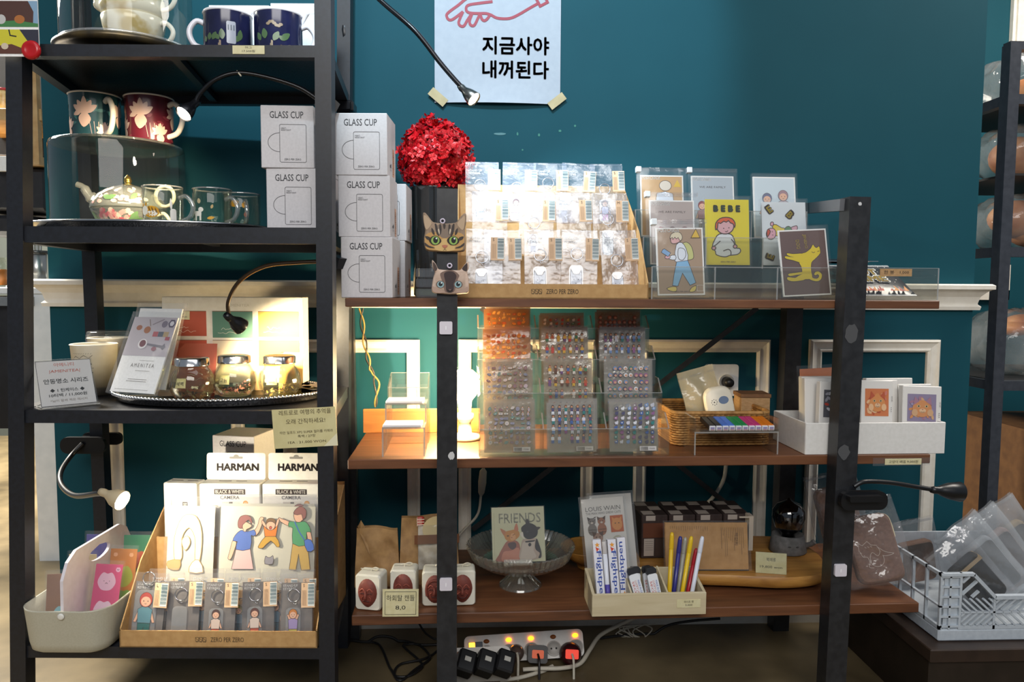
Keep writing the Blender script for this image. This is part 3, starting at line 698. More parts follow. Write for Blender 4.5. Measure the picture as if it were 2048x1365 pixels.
# acrylic sign: AMENITEA
p = at(140, 813, z=Z3)
t = thing('acrylic_sign', 'small leaning acrylic sign with red and black Korean price text at the left rack post', 'sign', (p.x, p.y, Z3), (0, 0, R(46)))
m = MB(); m.box(-.052, .052, -.012, .03, 0, .003, ACEDGE); m.build('base', t)
m = MB(); m.T = Matrix.Translation((0, .0, .003)) @ Matrix.Rotation(R(-22), 4, 'X')
m.box(-.05, .05, 0, .0015, 0, .094, C('#e2e0e8', .6)); ink = C('#28282c'); red = C('#c8553a')
m.line(rect(-.0495, .0005, .0495, .0935), .0008, ink, True)
m.text('아메니티', 0, .081, .008, red, w=.036); m.text('|AMENITEA|', 0, .067, .0075, red, w=.056, shear=.1)
m.text('안동명소 시리즈', 0, .046, .010, ink, w=.080, bold=.012); m.text('◆ 1 틴케이스 ◆', 0, .028, .0075, ink, w=.062, bold=.012); m.text('10티백 / 11,000원', 0, .018, .007, ink, w=.068, bold=.012); m.text('*님이 함께 적은 메시지', 0, .008, .005, C('#9a8f8a'), w=.066)
m.build('printed_panel', t)
m = MB(); m.T = Matrix.Translation((0, -.0006, .003)) @ Matrix.Rotation(R(-22), 4, 'X'); m.lay = 30; m.box(-.051, .051, -.004, -.0028, 0, .0955, ACRYL); m.build('clear_front', t)
# candle cups
CUPW = noisy('cream_cup_paper', '#e9e0c8', '#efe7d2', 60, .6)
def paper_cup(px, y, label, r0, r1, h, lid, art, name='candle_cup'):
    p = at(px, 780, y=y); t = thing(name, label, 'cup', (p.x, y, Z3))
    m = MB(); m.lathe([(0, .004), (r0 - .002, .004), (r0, 0), (r1, h), (r1 + .0018, h + .001), (r1, h + .003), (r1 - .003, h), (r0 - .003, .01), (0, .01)], CUPW, 40)
    rz = lambda z: r0 + (r1 - r0) * z / h; g = C('#4a453c', .7)
    if art:
        def ln(pts, w=.0009):
            for a, b in zip(pts[:-1], pts[1:]):
                d = Vector(b) - Vector(a); n_ = Vector((-d.y, d.x)).normalized() * w / 2; wrapped(m, r1, [(a[0] + n_.x, a[1] + n_.y), (a[0] - n_.x, a[1] - n_.y), (b[0] - n_.x, b[1] - n_.y), (b[0] + n_.x, b[1] + n_.y)], g, .0004, rz=rz)
        ln([(-.028, .062), (.022, .062)]); ln([(-.026, .082), (-.018, .088), (-.008, .083), (.002, .09), (.012, .084), (.02, .09)])
        ln([(-.024, .074), (-.012, .078), (-.004, .074)]); ln([(-.022, .074), (-.022, .062)]); ln([(-.006, .074), (-.006, .062)])
        ln([(-.004, .07), (.018, .07), (.014, .077), (.0, .077)]); ln([(.0, .07), (.0, .062)]); ln([(.016, .07), (.016, .062)]); ln([(.004, .076), (.008, .062)], .003)
        ln([(-.012, .070), (-.012, .048)], .003); ln([(-.016, .052), (-.008, .052)], .002); ln([(.010, .056), (.020, .052)], .002); ln([(-.028, .056), (-.02, .055)], .0015)
        for q in range(9): ln([(-.024 + .005 * q, .093), (-.022 + .005 * q, .0945)], .0006)
        for q in range(5): ln([(-.016 + .006 * q, .040), (-.013 + .006 * q, .044), (-.012 + .006 * q, .038)], .0013)
        ln([(-.016, .032), (.014, .032)], .0016); ln([(-.016, .016), (.016, .016)], .0008)
    m.build('cup', t)
    if lid: MB().lathe([(r1 + .003, h - .012), (r1 + .004, h), (r1 + .001, h + .016), (r1 - .004, h + .018), (0, h + .017)], FILM, 36).build('clear_lid', t)
    return t
paper_cup(191, -.25, 'cream paper cup candle with a line drawing of pavilions, beside the acrylic sign', .040, .047, .110, False, True)
paper_cup(222, -.155, 'cream paper cup with a clear dome lid, behind the pavilion cup', .038, .046, .118, True, False)
# tray, gift box and what stands on the tray
c = at(448, 795, y=-.28)
oval_tray('beaded_silver_tray', 'oval silver tray with a beaded rim holding tea jars on the third rack shelf', c.x, -.28, Z3, .228, .168, beads=True)
ZJ = Z3 + .0046
gy = -.195; a, b, z0, z1 = pb(326, 617, 606, 790, gy); W, H = b - a, .198
CRM = noisy('ivory_gift_box', '#e5dcc6', '#ece4d0', 80, .6)
t = thing('tea_gift_box', 'large ivory tea gift box with coral, green and mustard windows behind the jars', 'box', ((a + b) / 2, gy, ZJ + .0145))
m = MB(); k = ppm(gy); m.box(-W / 2, W / 2, 0, .05, 0, H, CRM, b=.001); m.text('AMENITEA', .015, H - .022, .006, C('#cfc4a8'), w=.05)
for q, (x0, x1, y0, y1, col) in enumerate(((337, 415, 645, 694, '#b5533c'), (427, 506, 645, 697, '#557f6c'), (517, 597, 645, 695, '#cf9a40'), (337, 415, 702, 752, '#b5533c'), (427, 506, 702, 752, '#d8ccb0'), (517, 597, 702, 752, '#cf9a40'))):
    X0, X1, A, B = (x0 - 466) * k, (x1 - 466) * k, H - (y0 - 617) * k, H - (y1 - 617) * k
    m.poly(rect(X0, B, X1, A), C(col, .6)); m.line([(X0, A), (X1, A)], .0014, C('#7d5a3a')); 
    scribble(m, X0 + .02, B + .02, .03, .006, SCR, q); scribble(m, X0 + .012, B + .011, .055, .006, SCR, q + 9)
m.build('box_body', t)
price_tag('price_tag', 'cream price tag stuck on the upper left of the ivory gift box', 333, 622, 379, 639, gy - .0035, [('19데이 :', 0, .1, .3, .5), ('25,000won', .04, -.32, .3, .7)], tilt=2)
bpy.data.objects[-1] if False else None
def sachet(px0, py0, px1, py1, y, col, label, lean=-12, yaw=0, scr=True, tilt=0):
    a, b, z0, z1 = pb(px0, py0, px1, py1, y); w, h = b - a, z1 - ZJ - .001
    m = MB(); mat = C(col, .55)
    m.grid(lambda u, v: ((u - .5) * w, -.004 * math.sin(PI * u) * math.sin(PI * v), v * h), 6, 8, mat); m.grid(lambda u, v: ((u - .5) * w, .004 * math.sin(PI * u) * math.sin(PI * v), v * h), 6, 8, mat)
    m.lay = 90
    if scr: scribble(m, -w * .2, h * .36, w * .4, .006, SCR, 4); scribble(m, -w * .35, h * .26, w * .55, .006, SCR, 5)
    tag(m.build('tea_sachet', loc=((a + b) / 2, y, ZJ), rot=(R(lean), R(tilt), R(yaw))), label, 'sachet', 'tea sachets around the jars')
sachet(350, 686, 428, 790, -.245, '#b5583f', 'coral tea sachet leaning on the gift box behind the left jar')
sachet(500, 742, 526, 790, -.215, '#a98a5c', 'plain tan sachet between the middle and right jars', -5, 0, False)
sachet(556, 704, 602, 790, -.235, '#c9a050', 'mustard tea sachet leaning on the gift box behind the right jar', -10, 0, False, 2)
def booklet(px, py, y, yaw, lean, w, h, label, full):
    p = at(px, py, z=ZJ) if y is None else Vector((at(px, py, y=y).x, y, ZJ))
    t = thing('tea_booklet', label, 'booklet', (p.x, p.y, ZJ + .0145), (R(lean), 0, R(yaw)), 'tea booklets in sleeves')
    m = MB(); m.box(-w / 2, w / 2, 0, .003, .004, h, WPAPER)
    if full:
        m.poly(rect(-w / 2, h * .49, w / 2, h), C('#b9b1b8', .6)); u = w / 2
        m.poly(ell(-.62 * u, h * .88 - .004, .008, .006, 12), C('#9a5a38')); m.line([(-.05 * u, h * .90), (.42 * u, h * .975)], .0022, C('#8a7f86')); m.line([(-.25 * u, h * .97), (-.12 * u, h * .88)], .0018, C('#7d6a5f'))
        m.poly(ell(-.22 * u, h * .83, .009, .008, 14), C('#a0623c'))
        for q, cc in enumerate(('#b05a62', '#5a6270', '#b39a74')): m.poly(rect((.1 + .24 * q) * u, h * .745, (.33 + .24 * q) * u, h * .81), C(cc))
        m.poly(ell(.5 * u, h * .91, .008, .008, 8), C('#7f7684')); m.poly(ell(.82 * u, h * .92, .010, .010, 6), C('#5f5668')); m.poly(ell(.82 * u, h * .92, .006, .006, 6), C('#d8d4da')); m.poly(rect(.72 * u, h * .70, .92 * u, h * .745), C('#a85560'))
        m.poly(ell(-.22 * u, h * .645, .012, .011, 18), C('#e6e2e2')); m.poly(ell(-.22 * u, h * .65, .0085, .008, 16), C('#6b3340'))
        m.poly([(.0, h * .655), (.7 * u, h * .63), (.78 * u, h * .66), (.86 * u, h * .61), (.76 * u, h * .57), (.66 * u, h * .60), (0, h * .63)], C('#77737e')); m.poly(ell(.36 * u, h * .585, .007, .005, 8), C('#9a6a74'))
        g = C('#8d8a88'); m.text('A M E N I T E A', .1 * u, h * .345, .008, C('#6d6a6a'), w=.062); m.line([(-.1 * u, h * .43), (.55 * u, h * .43)], .0006, g); m.line([(-.15 * u, h * .30), (.5 * u, h * .30)], .0012, C('#b5b2b0'))
        m.line([(-.35 * u, h * .19), (.5 * u, h * .19)], .001, g); m.line([(-.4 * u, h * .165), (.5 * u, h * .165)], .001, g); m.line([(-.8 * u, h * .06), (.7 * u, h * .06)], .0006, g)
    m.build('booklet', t)
    m = MB(); m.lay = 40; W2 = w / 2 + .007
    m.grid(lambda u, v: ((u - .5) * 2 * W2, -.0032 - .0012 * math.sin(9 * u + 5 * v), v * (h + .012)), 8, 8, SLEEVE); m.grid(lambda u, v: ((u - .5) * 2 * W2, .005, v * (h + .014)), 2, 2, SLEEVE)
    for s in (-1, 1): m.bar((s * W2, 0, 0), (s * W2, 0, h + .012), .0012, .006, FILM)
    m.build('sleeve', t)
booklet(262, 802, -.39, -20, -25, .118, .172, 'white tea booklet with a photo of tools and AMENITEA lettering', True)
booklet(286, 790, -.33, -20, -18, .118, .182, 'second sleeved tea booklet showing behind the AMENITEA one', False)
# jars of dried flowers
JG = clear('jar_glass', '#f4f5ea', .012, .035, .03, power=2.4)
LAB = C('#cbbf86', .6)
def tea_jar(px, py, label, word, chips, seed):
    p = at(px, py, z=ZJ); t = thing('tea_jar', label, 'jar', (p.x, p.y, ZJ), (0, 0, R(-4 if px < 500 else 0)), 'round jars of dried tea flowers')
    m = MB(); prof = [(0, 0), (.026, 0), (.034, .004), (.042, .018), (.0445, .034), (.042, .050), (.036, .062), (.032, .068), (.032, .074)]
    m.lathe(prof, JG, 40); m.lathe([(max(0, r - .003), max(z, .004) if r < .03 else z) for r, z in prof], JG, 40)
    f = lambda z: .0478
    m.build('jar_body', t)
    m = MB(); rz = lambda z: .0450 - 3.2 * (z - .034) ** 2 * 8
    wrapped(m, .047, rect(-.016, .030, .008, .049), LAB, .0010, rz=rz); b = MB()
    V, P, tw, th = text_mesh(word); k = .016 / tw
    for q in P: wrapped(m, .047, [(-.012 + V[i][0] * k, .035 + V[i][1] * min(k, .009 / th)) for i in q], INK, .0018, rz=rz)
    m.build('label', t)
    m = MB(); m.lathe([(0, .089), (.030, .089), (.0335, .087), (.0338, .074), (.0345, .073), (.0335, .072), (.0, .072)], CHROME, 40, rib=lambda k, r, z: .012 * (k % 2) if .07 < z < .088 and r > .033 else 0); m.build('lid', t)
    m = MB(); rnd = random.Random(seed)
    for q in range(90):
        rr = .034 * math.sqrt(rnd.random()); a = rnd.uniform(0, 6.3); z = .006 + rnd.random() * (.018 + .010 * math.cos(a))
        c = Vector((rr * math.cos(a), rr * math.sin(a), z)); s = rnd.uniform(.0025, .006); ax = [Vector((rnd.gauss(0, 1), rnd.gauss(0, 1), rnd.gauss(0, 1))).normalized() * s for _ in range(2)]
        m.add([c - ax[0], c + ax[1] * .5, c + ax[0], c - ax[1] * .5], [(0, 1, 2, 3)], C(rnd.choice(chips), .7))
    tag(m.build('dried_flowers', t), kind='stuff')
tea_jar(386, 800, 'round glass tea jar with dark dried flowers, left of the three', '새벽', ('#4a3328', '#6b4a3a', '#8a7a5c', '#3f2a30'), 1)
tea_jar(470, 792, 'round glass tea jar with reddish dried petals, middle of the three', '고원', ('#7a3f42', '#9a5a50', '#5f3038', '#8a5a6a'), 2)
tea_jar(560, 793, 'round glass tea jar with pale dried blossoms, nearest the rack post', '캐모마', ('#8a744a', '#7a5a48', '#a8925a', '#6a5560'), 3)
m = MB(); p = at(628, 783, z=ZJ)
m.grid(lambda u, v: ((u - .5) * .07, (v - .5) * .06, .004 + .004 * math.sin(7 * u + 3 * v) + .008 * u), 8, 8, C('#d8cdb0', .7)); m.grid(lambda u, v: ((u - .5) * .06 + .01, (v - .5) * .05, .012 + .003 * math.sin(6 * u + 5 * v)), 8, 8, C('#e0d6bb', .7))
tag(m.build('crumpled_paper', loc=(p.x - .005, p.y + .01, ZJ)), 'crumpled cream paper at the right end of the beaded silver tray', 'paper')
# lamp over the gift box
t = thing('gooseneck_lamp', 'dark gooseneck lamp arching over the gift box with its round head turned away', 'lamp')
goose(t, [at(676, 523, y=-.40), at(600, 525, y=-.40), at(530, 533, y=-.40), at(480, 562, y=-.40), at(457, 602, y=-.40), at(458, 632, y=-.395)], .0042, C('#3a2c1e', .3, .4))
hp = at(459, 636, y=-.395); dv = Vector((.42, .62, -.52)); mouth = lamp_head(t, hp, dv, r=.018, L=.034, strength=40)
MB().blob(hp + Vector((0, 0, -.002)), (.007, .007, .007), C('#15130f', .3)).build('joint', t)
MB().bar(at(668, 520, y=-.385), at(684, 528, y=-.40), .02, .022, LAMPM).build('clip', t)
light('gooseneck_glow', 'SPOT', F.M @ mouth, F.M @ (mouth + Vector((.34, .62, -.55))), 20, WARM, .012, 125, .7)
# hand-lettered sign hanging from the shelf corner
y = RF - .019; a, b, z0, z1 = pb(546, 817, 673, 895, y); w, h = b - a, z1 - z0
m = MB(); m.box(-w / 2, w / 2, 0, .0006, -h / 2, h / 2, noisy('cream_sign_paper', '#c9bf8c', '#d2c998', 30, .55)); m.poly([(w * .28, -h / 2), (w / 2, -h / 2), (w / 2, -h * .18)], C('#e0dabb', .5))
br = C('#4a3d22', .6)
for s, z, hh, ww in (('레트로로 여행의 추억을', .34, .13, .82), ('오래 간직하세요!', .11, .13, .62), ('하만 일포드 XP2 SUPER 컬러를 카메라', -.14, .075, .84), ('흑백 / 27장', -.245, .075, .28), ('1EA : 21,000 WON', -.40, .07, .60)): m.text(s, .02 * w, z * h, hh * h, br, w=ww * w)
tag(m.build('handwritten_sign', loc=((a + b) / 2, y, (z0 + z1) / 2), rot=(0, R(-3.5), 0)), 'cream hand-lettered Korean sign hanging at the corner of the third rack shelf', 'sign')
# ================================================================== drawing helpers for printed figures
SKIN = '#e3b295'; OUT = C('#3a2a26', .6)
def shape(m, pts, col, ow=.0006, smooth=3, oc=None, closed=True):
    P = cr2(pts, smooth) if smooth else pts; P = [(p[0], p[1]) for p in P]
    if col: m.poly(P, C(col, .55) if isinstance(col, str) else col)
    if ow: m.line(P, ow, oc or OUT, closed)
def person(m, x, z, h, hair, top, legs, skin=SKIN, ow=0., arms=0):
    """a tiny printed figure standing at (x, z), h tall"""
    k = h; s = 2 if ow else 0
    shape(m, [(x - .13 * k, z), (x - .15 * k, z + .34 * k), (x + .15 * k, z + .34 * k), (x + .13 * k, z), (x + .03 * k, z), (x, z + .24 * k), (x - .03 * k, z)], legs, ow, 0)
    if arms: shape(m, [(x - .14 * k, z + .6 * k), (x - .22 * k, z + .8 * k), (x - .15 * k, z + .82 * k), (x - .06 * k, z + .66 * k)], skin, ow, 0); shape(m, [(x + .14 * k, z + .6 * k), (x + .22 * k, z + .8 * k), (x + .15 * k, z + .82 * k), (x + .06 * k, z + .66 * k)], skin, ow, 0)
    else: shape(m, [(x - .15 * k, z + .62 * k), (x - .25 * k, z + .34 * k), (x - .19 * k, z + .33 * k), (x - .10 * k, z + .56 * k)], skin, ow, 0); shape(m, [(x + .15 * k, z + .62 * k), (x + .25 * k, z + .34 * k), (x + .19 * k, z + .33 * k), (x + .10 * k, z + .56 * k)], skin, ow, 0)
    shape(m, [(x - .15 * k, z + .32 * k), (x - .17 * k, z + .62 * k), (x - .06 * k, z + .68 * k), (x + .06 * k, z + .68 * k), (x + .17 * k, z + .62 * k), (x + .15 * k, z + .32 * k)], top, ow, 0)
    n = 8 if not ow else 16
    shape(m, ell(x, z + .83 * k, .15 * k, .165 * k, n), hair, ow, 0); shape(m, ell(x, z + .79 * k, .115 * k, .11 * k, n), skin, 0, 0)
    if ow:
        for s_ in (-1, 1): m.poly(ell(x + s_ * .05 * k, z + .80 * k, .012 * k, .016 * k, 6), OUT)
        m.line([(x - .025 * k, z + .745 * k), (x, z + .738 * k), (x + .025 * k, z + .745 * k)], ow, OUT)
def zart(z0, ox, oy, k):
    """zoomed picture coordinates -> local plane"""
    return lambda pts: [((p[0] - ox) * k, (oy - p[1]) * k) for p in pts]

# ================================================================== lowest shelf of the rack
use(RACK); Z4 = RS['low'] + .0004
CARDB = noisy('cardboard_display', '#b18a58', '#bd9764', 70, .75, 0, .1)
GREYC = noisy('grey_backing_card', '#6c6765', '#78726f', 60, .5)
def card_display(name, label, px0, px1, pym, y0, y1, Zs, lip, steps, hback, rear=None, logo_px=None):
    a, b = at(px0, pym, y=y0).x, at(px1, pym, y=y0).x; W = b - a; D = y1 - y0; cx = (a + b) / 2
    t = thing(name, label, 'display box', (cx, y0, Zs)); T = .0025
    MB().box(-W / 2, W / 2, 0, D, 0, T, CARDB).build('base', t)
    m = MB(); m.box(-W / 2, W / 2, 0, T, 0, lip, CARDB); u = C('#4a3a28', .7)
    for q in range(3):
        x = -.042 + .0075 * q; m.line(rrect(x, lip * .5, .0062, .0085, .001), .0008, u, True); m.poly(ell(x - .0015, lip * .5 - .005, .0011, .0011, 6), u); m.poly(ell(x + .0015, lip * .5 - .005, .0011, .0011, 6), u); m.line([(x - .003, lip * .5 + .003), (x + .003, lip * .5 - .003)], .0008, u)
    m.text('ZERO PER ZERO', .018, lip * .5 - .005, .0095, u, w=.066); m.build('front_lip', t)
    side = [(0, 0), (0, lip), (T, lip), (T, lip + .004), (D * .35, hback * .55), (D - .004, hback), (D, hback), (D, 0)]
    for s in (-1, 1): MB().prism(side, s * W / 2 - (T if s > 0 else 0), s * W / 2 + (T if s < 0 else 0), CARDB, 'YZ').build('side_wing', t)
    MB().box(-W / 2 + T, W / 2 - T, D - T, D, T, hback, CARDB).build('back_panel', t)
    for yy, zz in steps:
        m = MB(); m.box(-W / 2 + T, W / 2 - T, yy, yy + T, T, zz + .02, CARDB); m.box(-W / 2 + T, W / 2 - T, yy + T, D - T, zz - T, zz, CARDB); m.build('step', t)
    return t, cx, W
y0 = at(340, 1298, z=Z4).y
disp, DCX, DW = card_display('cardboard_display', 'kraft cardboard counter display of keyrings and cameras on the lowest rack shelf', 239, 634, 1280, -.474, -.215, Z4, .034, ((.085, .062), (.16, .150)), .262)
DY = -.474
# ---- keyring packs
RINGM = C('#c9c9cc', .2, 1.0)
def keyring_pack(loc, rot, label, charm, w=.070, h=.128, size='S', backing=GREYC, grp=None, fig=None, text='STAND UP|KEYRING', strip=True, film=FILM):
    t = thing('keyring_pack', label, 'keyring', loc, rot, grp)
    m = MB()
    if backing: m.box(-w / 2 + .003, w / 2 - .003, .0018, .0024, .001, h - .014, backing)
    m.lay = -2; tw = C('#f2f2f2', .5); m.T = Matrix.Translation((0, .0018 if backing else -.0005, 0))
    for q, s in enumerate(text.split('|')): m.text(s, -w / 2 + .007, h - (.018 if not backing else .022) - .0062 * q, .0045, tw, 'L', bold=.02)
    m.build('backing_card' if backing else 'printed_header', t)
    m = MB()
    for sy, yo in ((-1, -.0035), (1, .0038)):
        m.grid(lambda u, v: ((u - .5) * w, yo + .0012 * math.sin(8 * u + 11 * v + loc[0] * 50) * (1 - abs(2 * u - 1)), v * h), 8, 10, film)
    m.add([(s * w / 2, yy, z) for s in (-1, 1) for z in (0, h) for yy in (-.0035, .0038)], [(0, 1, 3, 2), (4, 5, 7, 6)], film)
    m.box(-w / 2, w / 2, -.0008, .0012, h, h + .004, film); m.build('sleeve', t)
    if strip:
        m = MB(); m.T = Matrix.Translation((w * .30, -.0055, h - .062)); x1 = .0185
        m.box(-.0095, x1, 0, .0004, 0, .048, C('#d8b592', .6)); m.text(size, -.004, .040, .0058, OUT); 
        for q in range(4): m.line([(-.007 + .0022 * q, .004), (-.007 + .0022 * q, .034)], .0009, C('#a98a6c', .6))
        m.poly(rect(.004, .003, x1 - .001, .047), C('#dfe3e0', .6))
        for q in range(17): m.line([(.0045, .006 + .0024 * q), (x1 - .0015, .006 + .0024 * q)], .0015 if q % 3 else .0008, C('#51686e', .6))
        m.build('price_strip', t)
    if fig:
        zt = .012 + fig[0]; m = MB(); m.ring((fig[5] if len(fig) > 5 else -.005, -.0015, zt + .017), .0125, .0011, RINGM, n=22, k=5); m.ring((-.002, -.0015, zt + .003), .003, .0007, RINGM, n=10, k=5); m.build('split_ring', t)
        m = MB(); m.lay = 0; m.T = Matrix.Translation((-.006, -.001, 0)); hh, hair, top, legs, arms = fig[:5]
        m.prism(rrect(0, .004 + hh / 2, hh * .5, hh * 1.05, hh * .14), 0, .0014, clear('charm_acrylic', '#f6f6f6', .12, .08, .05))
        if hair == 'cat':
            wc = C(top, .5); shape(m, [(-.010, .002), (-.012, hh * .5), (-.011, hh * .95), (-.006, hh * .78), (.006, hh * .78), (.011, hh * .95), (.012, hh * .5), (.010, .002)], wc, .0009, 2)
            for s_ in (-1, 1): m.poly(ell(s_ * .0045, hh * .58, .0009, .0011, 6), OUT)
            m.line([(-.002, hh * .46), (0, hh * .42), (.002, hh * .46)], .0008, OUT)
        elif hair: person(m, 0, .006, hh * .96, hair, top, legs, ow=.0007, arms=arms)
        m.build('charm', t)
    return t
gk = 'keyring packs in the lower cardboard display'
kx = lambda px: at(px, 1262, y=DY + .02).x
front = [(292, 'L', (.092, '#b2463c', '#5f8f9c', '#2f6a66', 0), 'keyring pack with a red-haired figure in teal trousers, far left of the lower display'),
         (362, 'S', (.060, None, None, None, 0), 'keyring pack with a plain clear charm, beside the teal-trousered figure'),
         (437, 'S', (.058, '#4a2a26', '#d8c2b4', '#b9553f', 0), 'keyring pack with a brown-haired child, middle of the lower display'),
         (515, 'S', (.060, '#5a2e28', '#dcc8ba', '#b9553f', 0), 'keyring pack with a brown-haired child in red shorts, second from the right upright'),
         (593, 'S', (.060, '#c77a2e', '#9d8bb8', '#b9ad5a', 1), 'keyring pack with a fair child raising both arms, beside the rack post')]
Y1 = DY + .014
for q, (px, sz, fig, lab) in enumerate(front):
    keyring_pack((kx(px), Y1 + (.004 if q % 2 else 0), Z4 + .0065), (R(-13), R(1.5 - q), R((-3, 2, -1, 3, -2)[q])), lab, None, size=sz, fig=fig, grp=gk)
for q, (px, lab) in enumerate(((318, 'rear keyring pack peeking out behind the red-haired figure'), (398, 'rear keyring pack between the plain charm and the middle child'), (474, 'rear keyring pack between the two brown-haired children'), (548, 'rear keyring pack behind the gap left of the fair child'), (586, 'rear keyring pack behind the fair child beside the rack post'))):
    keyring_pack((kx(px), Y1 + .026, Z4 + .0065), (R(-11), 0, R((2, -2, 3, -1, 2)[q])), lab, None, size='S', grp=gk, backing=None, fig=((.066, '#7d6a6a', '#6f8593', '#5c6f78', 0) if q != 2 else (.056, '#a59a3e', '#6d8492', '#5c6f78', 0)))
# ---- big figure packs on the middle step
def big_pack(px0, px1, lab, art, dy=0, k_=None):
    y = DY + .094 + dy; a, b = at(px0, 1080, y=y).x, at(px1, 1080, y=y).x; w = b - a; h = .205; z = Z4 + .063
    t = thing('figure_pack', lab, 'keyring', ((a + b) / 2, y, z), (R(-9), 0, 0), 'large figure packs in the lower display')
    m = MB(); m.box(-w / 2 + .004, w / 2 - .004, .0022, .0028, .001, h - .016, C('#c9c5b4', .5)); m.build('backing_card', t)
    m = MB()
    for yo in (-.0042, .0042): m.grid(lambda u, v: ((u - .5) * w, yo + .0010 * math.sin(7 * u + 9 * v), v * h), 8, 8, FILM)
    m.box(-w / 2, w / 2, -.001, .0014, h, h + .004, FILM); m.build('sleeve', t)
    m = MB(); m.T = Matrix.Translation((0, 0, 0)); art(m, w, h); m.build('printed_figure', t)
    return t
def family(m, w, h):
    k = .00104 / 4.55; f = zart(0, 1128, 1330, k * 1.02); g = lambda pts: [(p[0], p[1] - .0) for p in f(pts)]; ow = .0009
    S = lambda pts, col, sm=3: shape(m, g(pts), col, ow, sm)
    m.T = Matrix.Translation((0, -.0005, .056))
    S([(850, 1145), (980, 1140), (1015, 1320), (815, 1320)], '#d9b4b0', 0)
    S([(820, 1065), (852, 1085), (830, 1170), (805, 1232), (780, 1225), (792, 1170), (805, 1110)], SKIN); S([(1010, 985), (1030, 1018), (1062, 970), (1092, 870), (1075, 853), (1055, 868), (1040, 930)], SKIN)
    S([(890, 972), (950, 985), (1008, 968), (1028, 1008), (1000, 1025), (985, 1020), (980, 1140), (850, 1145), (862, 1075), (820, 1068), (838, 1020)], '#4a68b0', 2)
    S([(905, 890), (985, 925), (972, 950), (940, 965), (935, 985), (912, 980), (908, 955), (890, 940)], SKIN, 2); S([(865, 880), (885, 848), (930, 836), (970, 850), (988, 890), (985, 915), (955, 880), (925, 905), (905, 925), (900, 955), (868, 950), (860, 915)], '#8a5350', 3)
    S([(1085, 878), (1078, 905), (1105, 950), (1122, 935)], SKIN, 2); S([(1238, 862), (1215, 880), (1200, 940), (1222, 935)], SKIN, 2)
    S([(1115, 1028), (1205, 1022), (1248, 1105), (1222, 1120), (1165, 1065), (1095, 1130), (1055, 1128), (1060, 1102)], '#c99a34', 2)
    S([(1095, 930), (1130, 962), (1190, 962), (1225, 925), (1210, 1025), (1110, 1028)], '#dc7a22', 0); S(ell(1160, 925, 42, 46, 14), SKIN, 0); S([(1118, 915), (1125, 875), (1160, 862), (1200, 875), (1204, 912), (1175, 895), (1140, 895)], '#7a5a3a', 2); S(ell(1160, 948, 12, 14, 10), '#c3503e', 0)
    S([(1365, 1085), (1475, 1100), (1510, 1170), (1530, 1320), (1450, 1325), (1422, 1180), (1400, 1325), (1340, 1320)], '#c7a45a', 0)
    S([(1330, 893), (1262, 868), (1232, 855), (1248, 892), (1325, 932)], SKIN, 2); S([(1488, 985), (1526, 985), (1545, 1100), (1522, 1120)], SKIN, 2)
    S([(1330, 890), (1400, 898), (1468, 888), (1510, 930), (1528, 988), (1490, 985), (1478, 1105), (1365, 1088), (1362, 950), (1325, 940)], '#4f9a68', 2)
    m.line(f([(1378, 892), (1420, 980), (1472, 1056)]), .0022, C('#3f62b5', .5)); S([(1470, 1060), (1532, 1055), (1562, 1140), (1500, 1156)], '#4a70c4', 2)
    S([(1372, 812), (1445, 815), (1462, 860), (1440, 885), (1430, 895), (1395, 895), (1372, 860)], SKIN, 2); S([(1365, 815), (1395, 770), (1440, 757), (1480, 790), (1478, 850), (1452, 868), (1440, 825), (1400, 832)], '#8f5b55', 2)
    S([(1120, 1215), (1128, 1200), (1145, 1212), (1170, 1210), (1188, 1195), (1195, 1215), (1190, 1270), (1120, 1270)], '#8d8990', 2)
def arch(m, w, h):
    m.T = Matrix.Translation((0, -.0005, .022)); ow = .0013; br = C('#b08a4a', .5)
    shape(m, [(-.03, .05), (-.034, .10), (-.018, .145), (.010, .146), (.024, .11), (.022, .055), (.012, .055), (.010, .10), (-.004, .122), (-.018, .10), (-.016, .06)], '#efe2bf', ow, 3, br)
    shape(m, [(-.018, .095), (-.006, .105), (.0, .09), (-.01, .075)], '#f1e6c8', ow, 3, br); shape(m, [(-.046, .052), (-.02, .055), (-.022, .035), (-.044, .038)], '#c09a68', ow, 2, br)
    shape(m, [(.0, .03), (.006, .05), (.02, .055), (.03, .03)], '#f3ead2', ow, 2, br)
big_pack(428, 628, 'large pack with a printed family swinging their child, right half of the lower display', family)
big_pack(426, 626, 'large family pack showing doubled behind the front family pack', family, .02)
big_pack(322, 424, 'large pale pack with an arched outline drawing, left half of the lower display', arch)
# ---- camera packs on the top step
CAMW = noisy('camera_card', '#e4e0d6', '#ebe7de', 80, .5); CB = C('#2b1d1b', .6)
def camera_face(m, w, h, full=True):
    m.poly(rect(-.034, h - .0235, .034, h - .0115), CB); m.text('BLACK & WHITE', 0, h - .0213, .0078, C('#f2efe8', .5), w=.062, bold=.025); m.text('CAMERA', 0, h - .034, .0078, CB, w=.042, bold=.012)
    m.poly(ell(.034, h - .0425, .0056, .0056, 18), C('#d8931f', .5)); m.text('ISO', .034, h - .044, .003, C('#fff4d8', .5))
    m.poly(rect(-.018, h - .056, .022, h - .039), C('#d8d1c6', .5)); m.poly(rect(-.002, h - .044, .006, h - .040), CB)
    for q in range(7): m.line([(-.017 + .0022 * q, h - .056), (-.017 + .0022 * q, h - .040)], .0006, C('#8c7f74', .5))
    m.poly(ell(.002, h - .051, .0042, .0042, 12), C('#6a3a30', .5)); m.poly(ell(.002, h - .051, .0018, .0018, 8), CB)
    m.text('ILFORD', -.032, h - .05, .0028, CB)
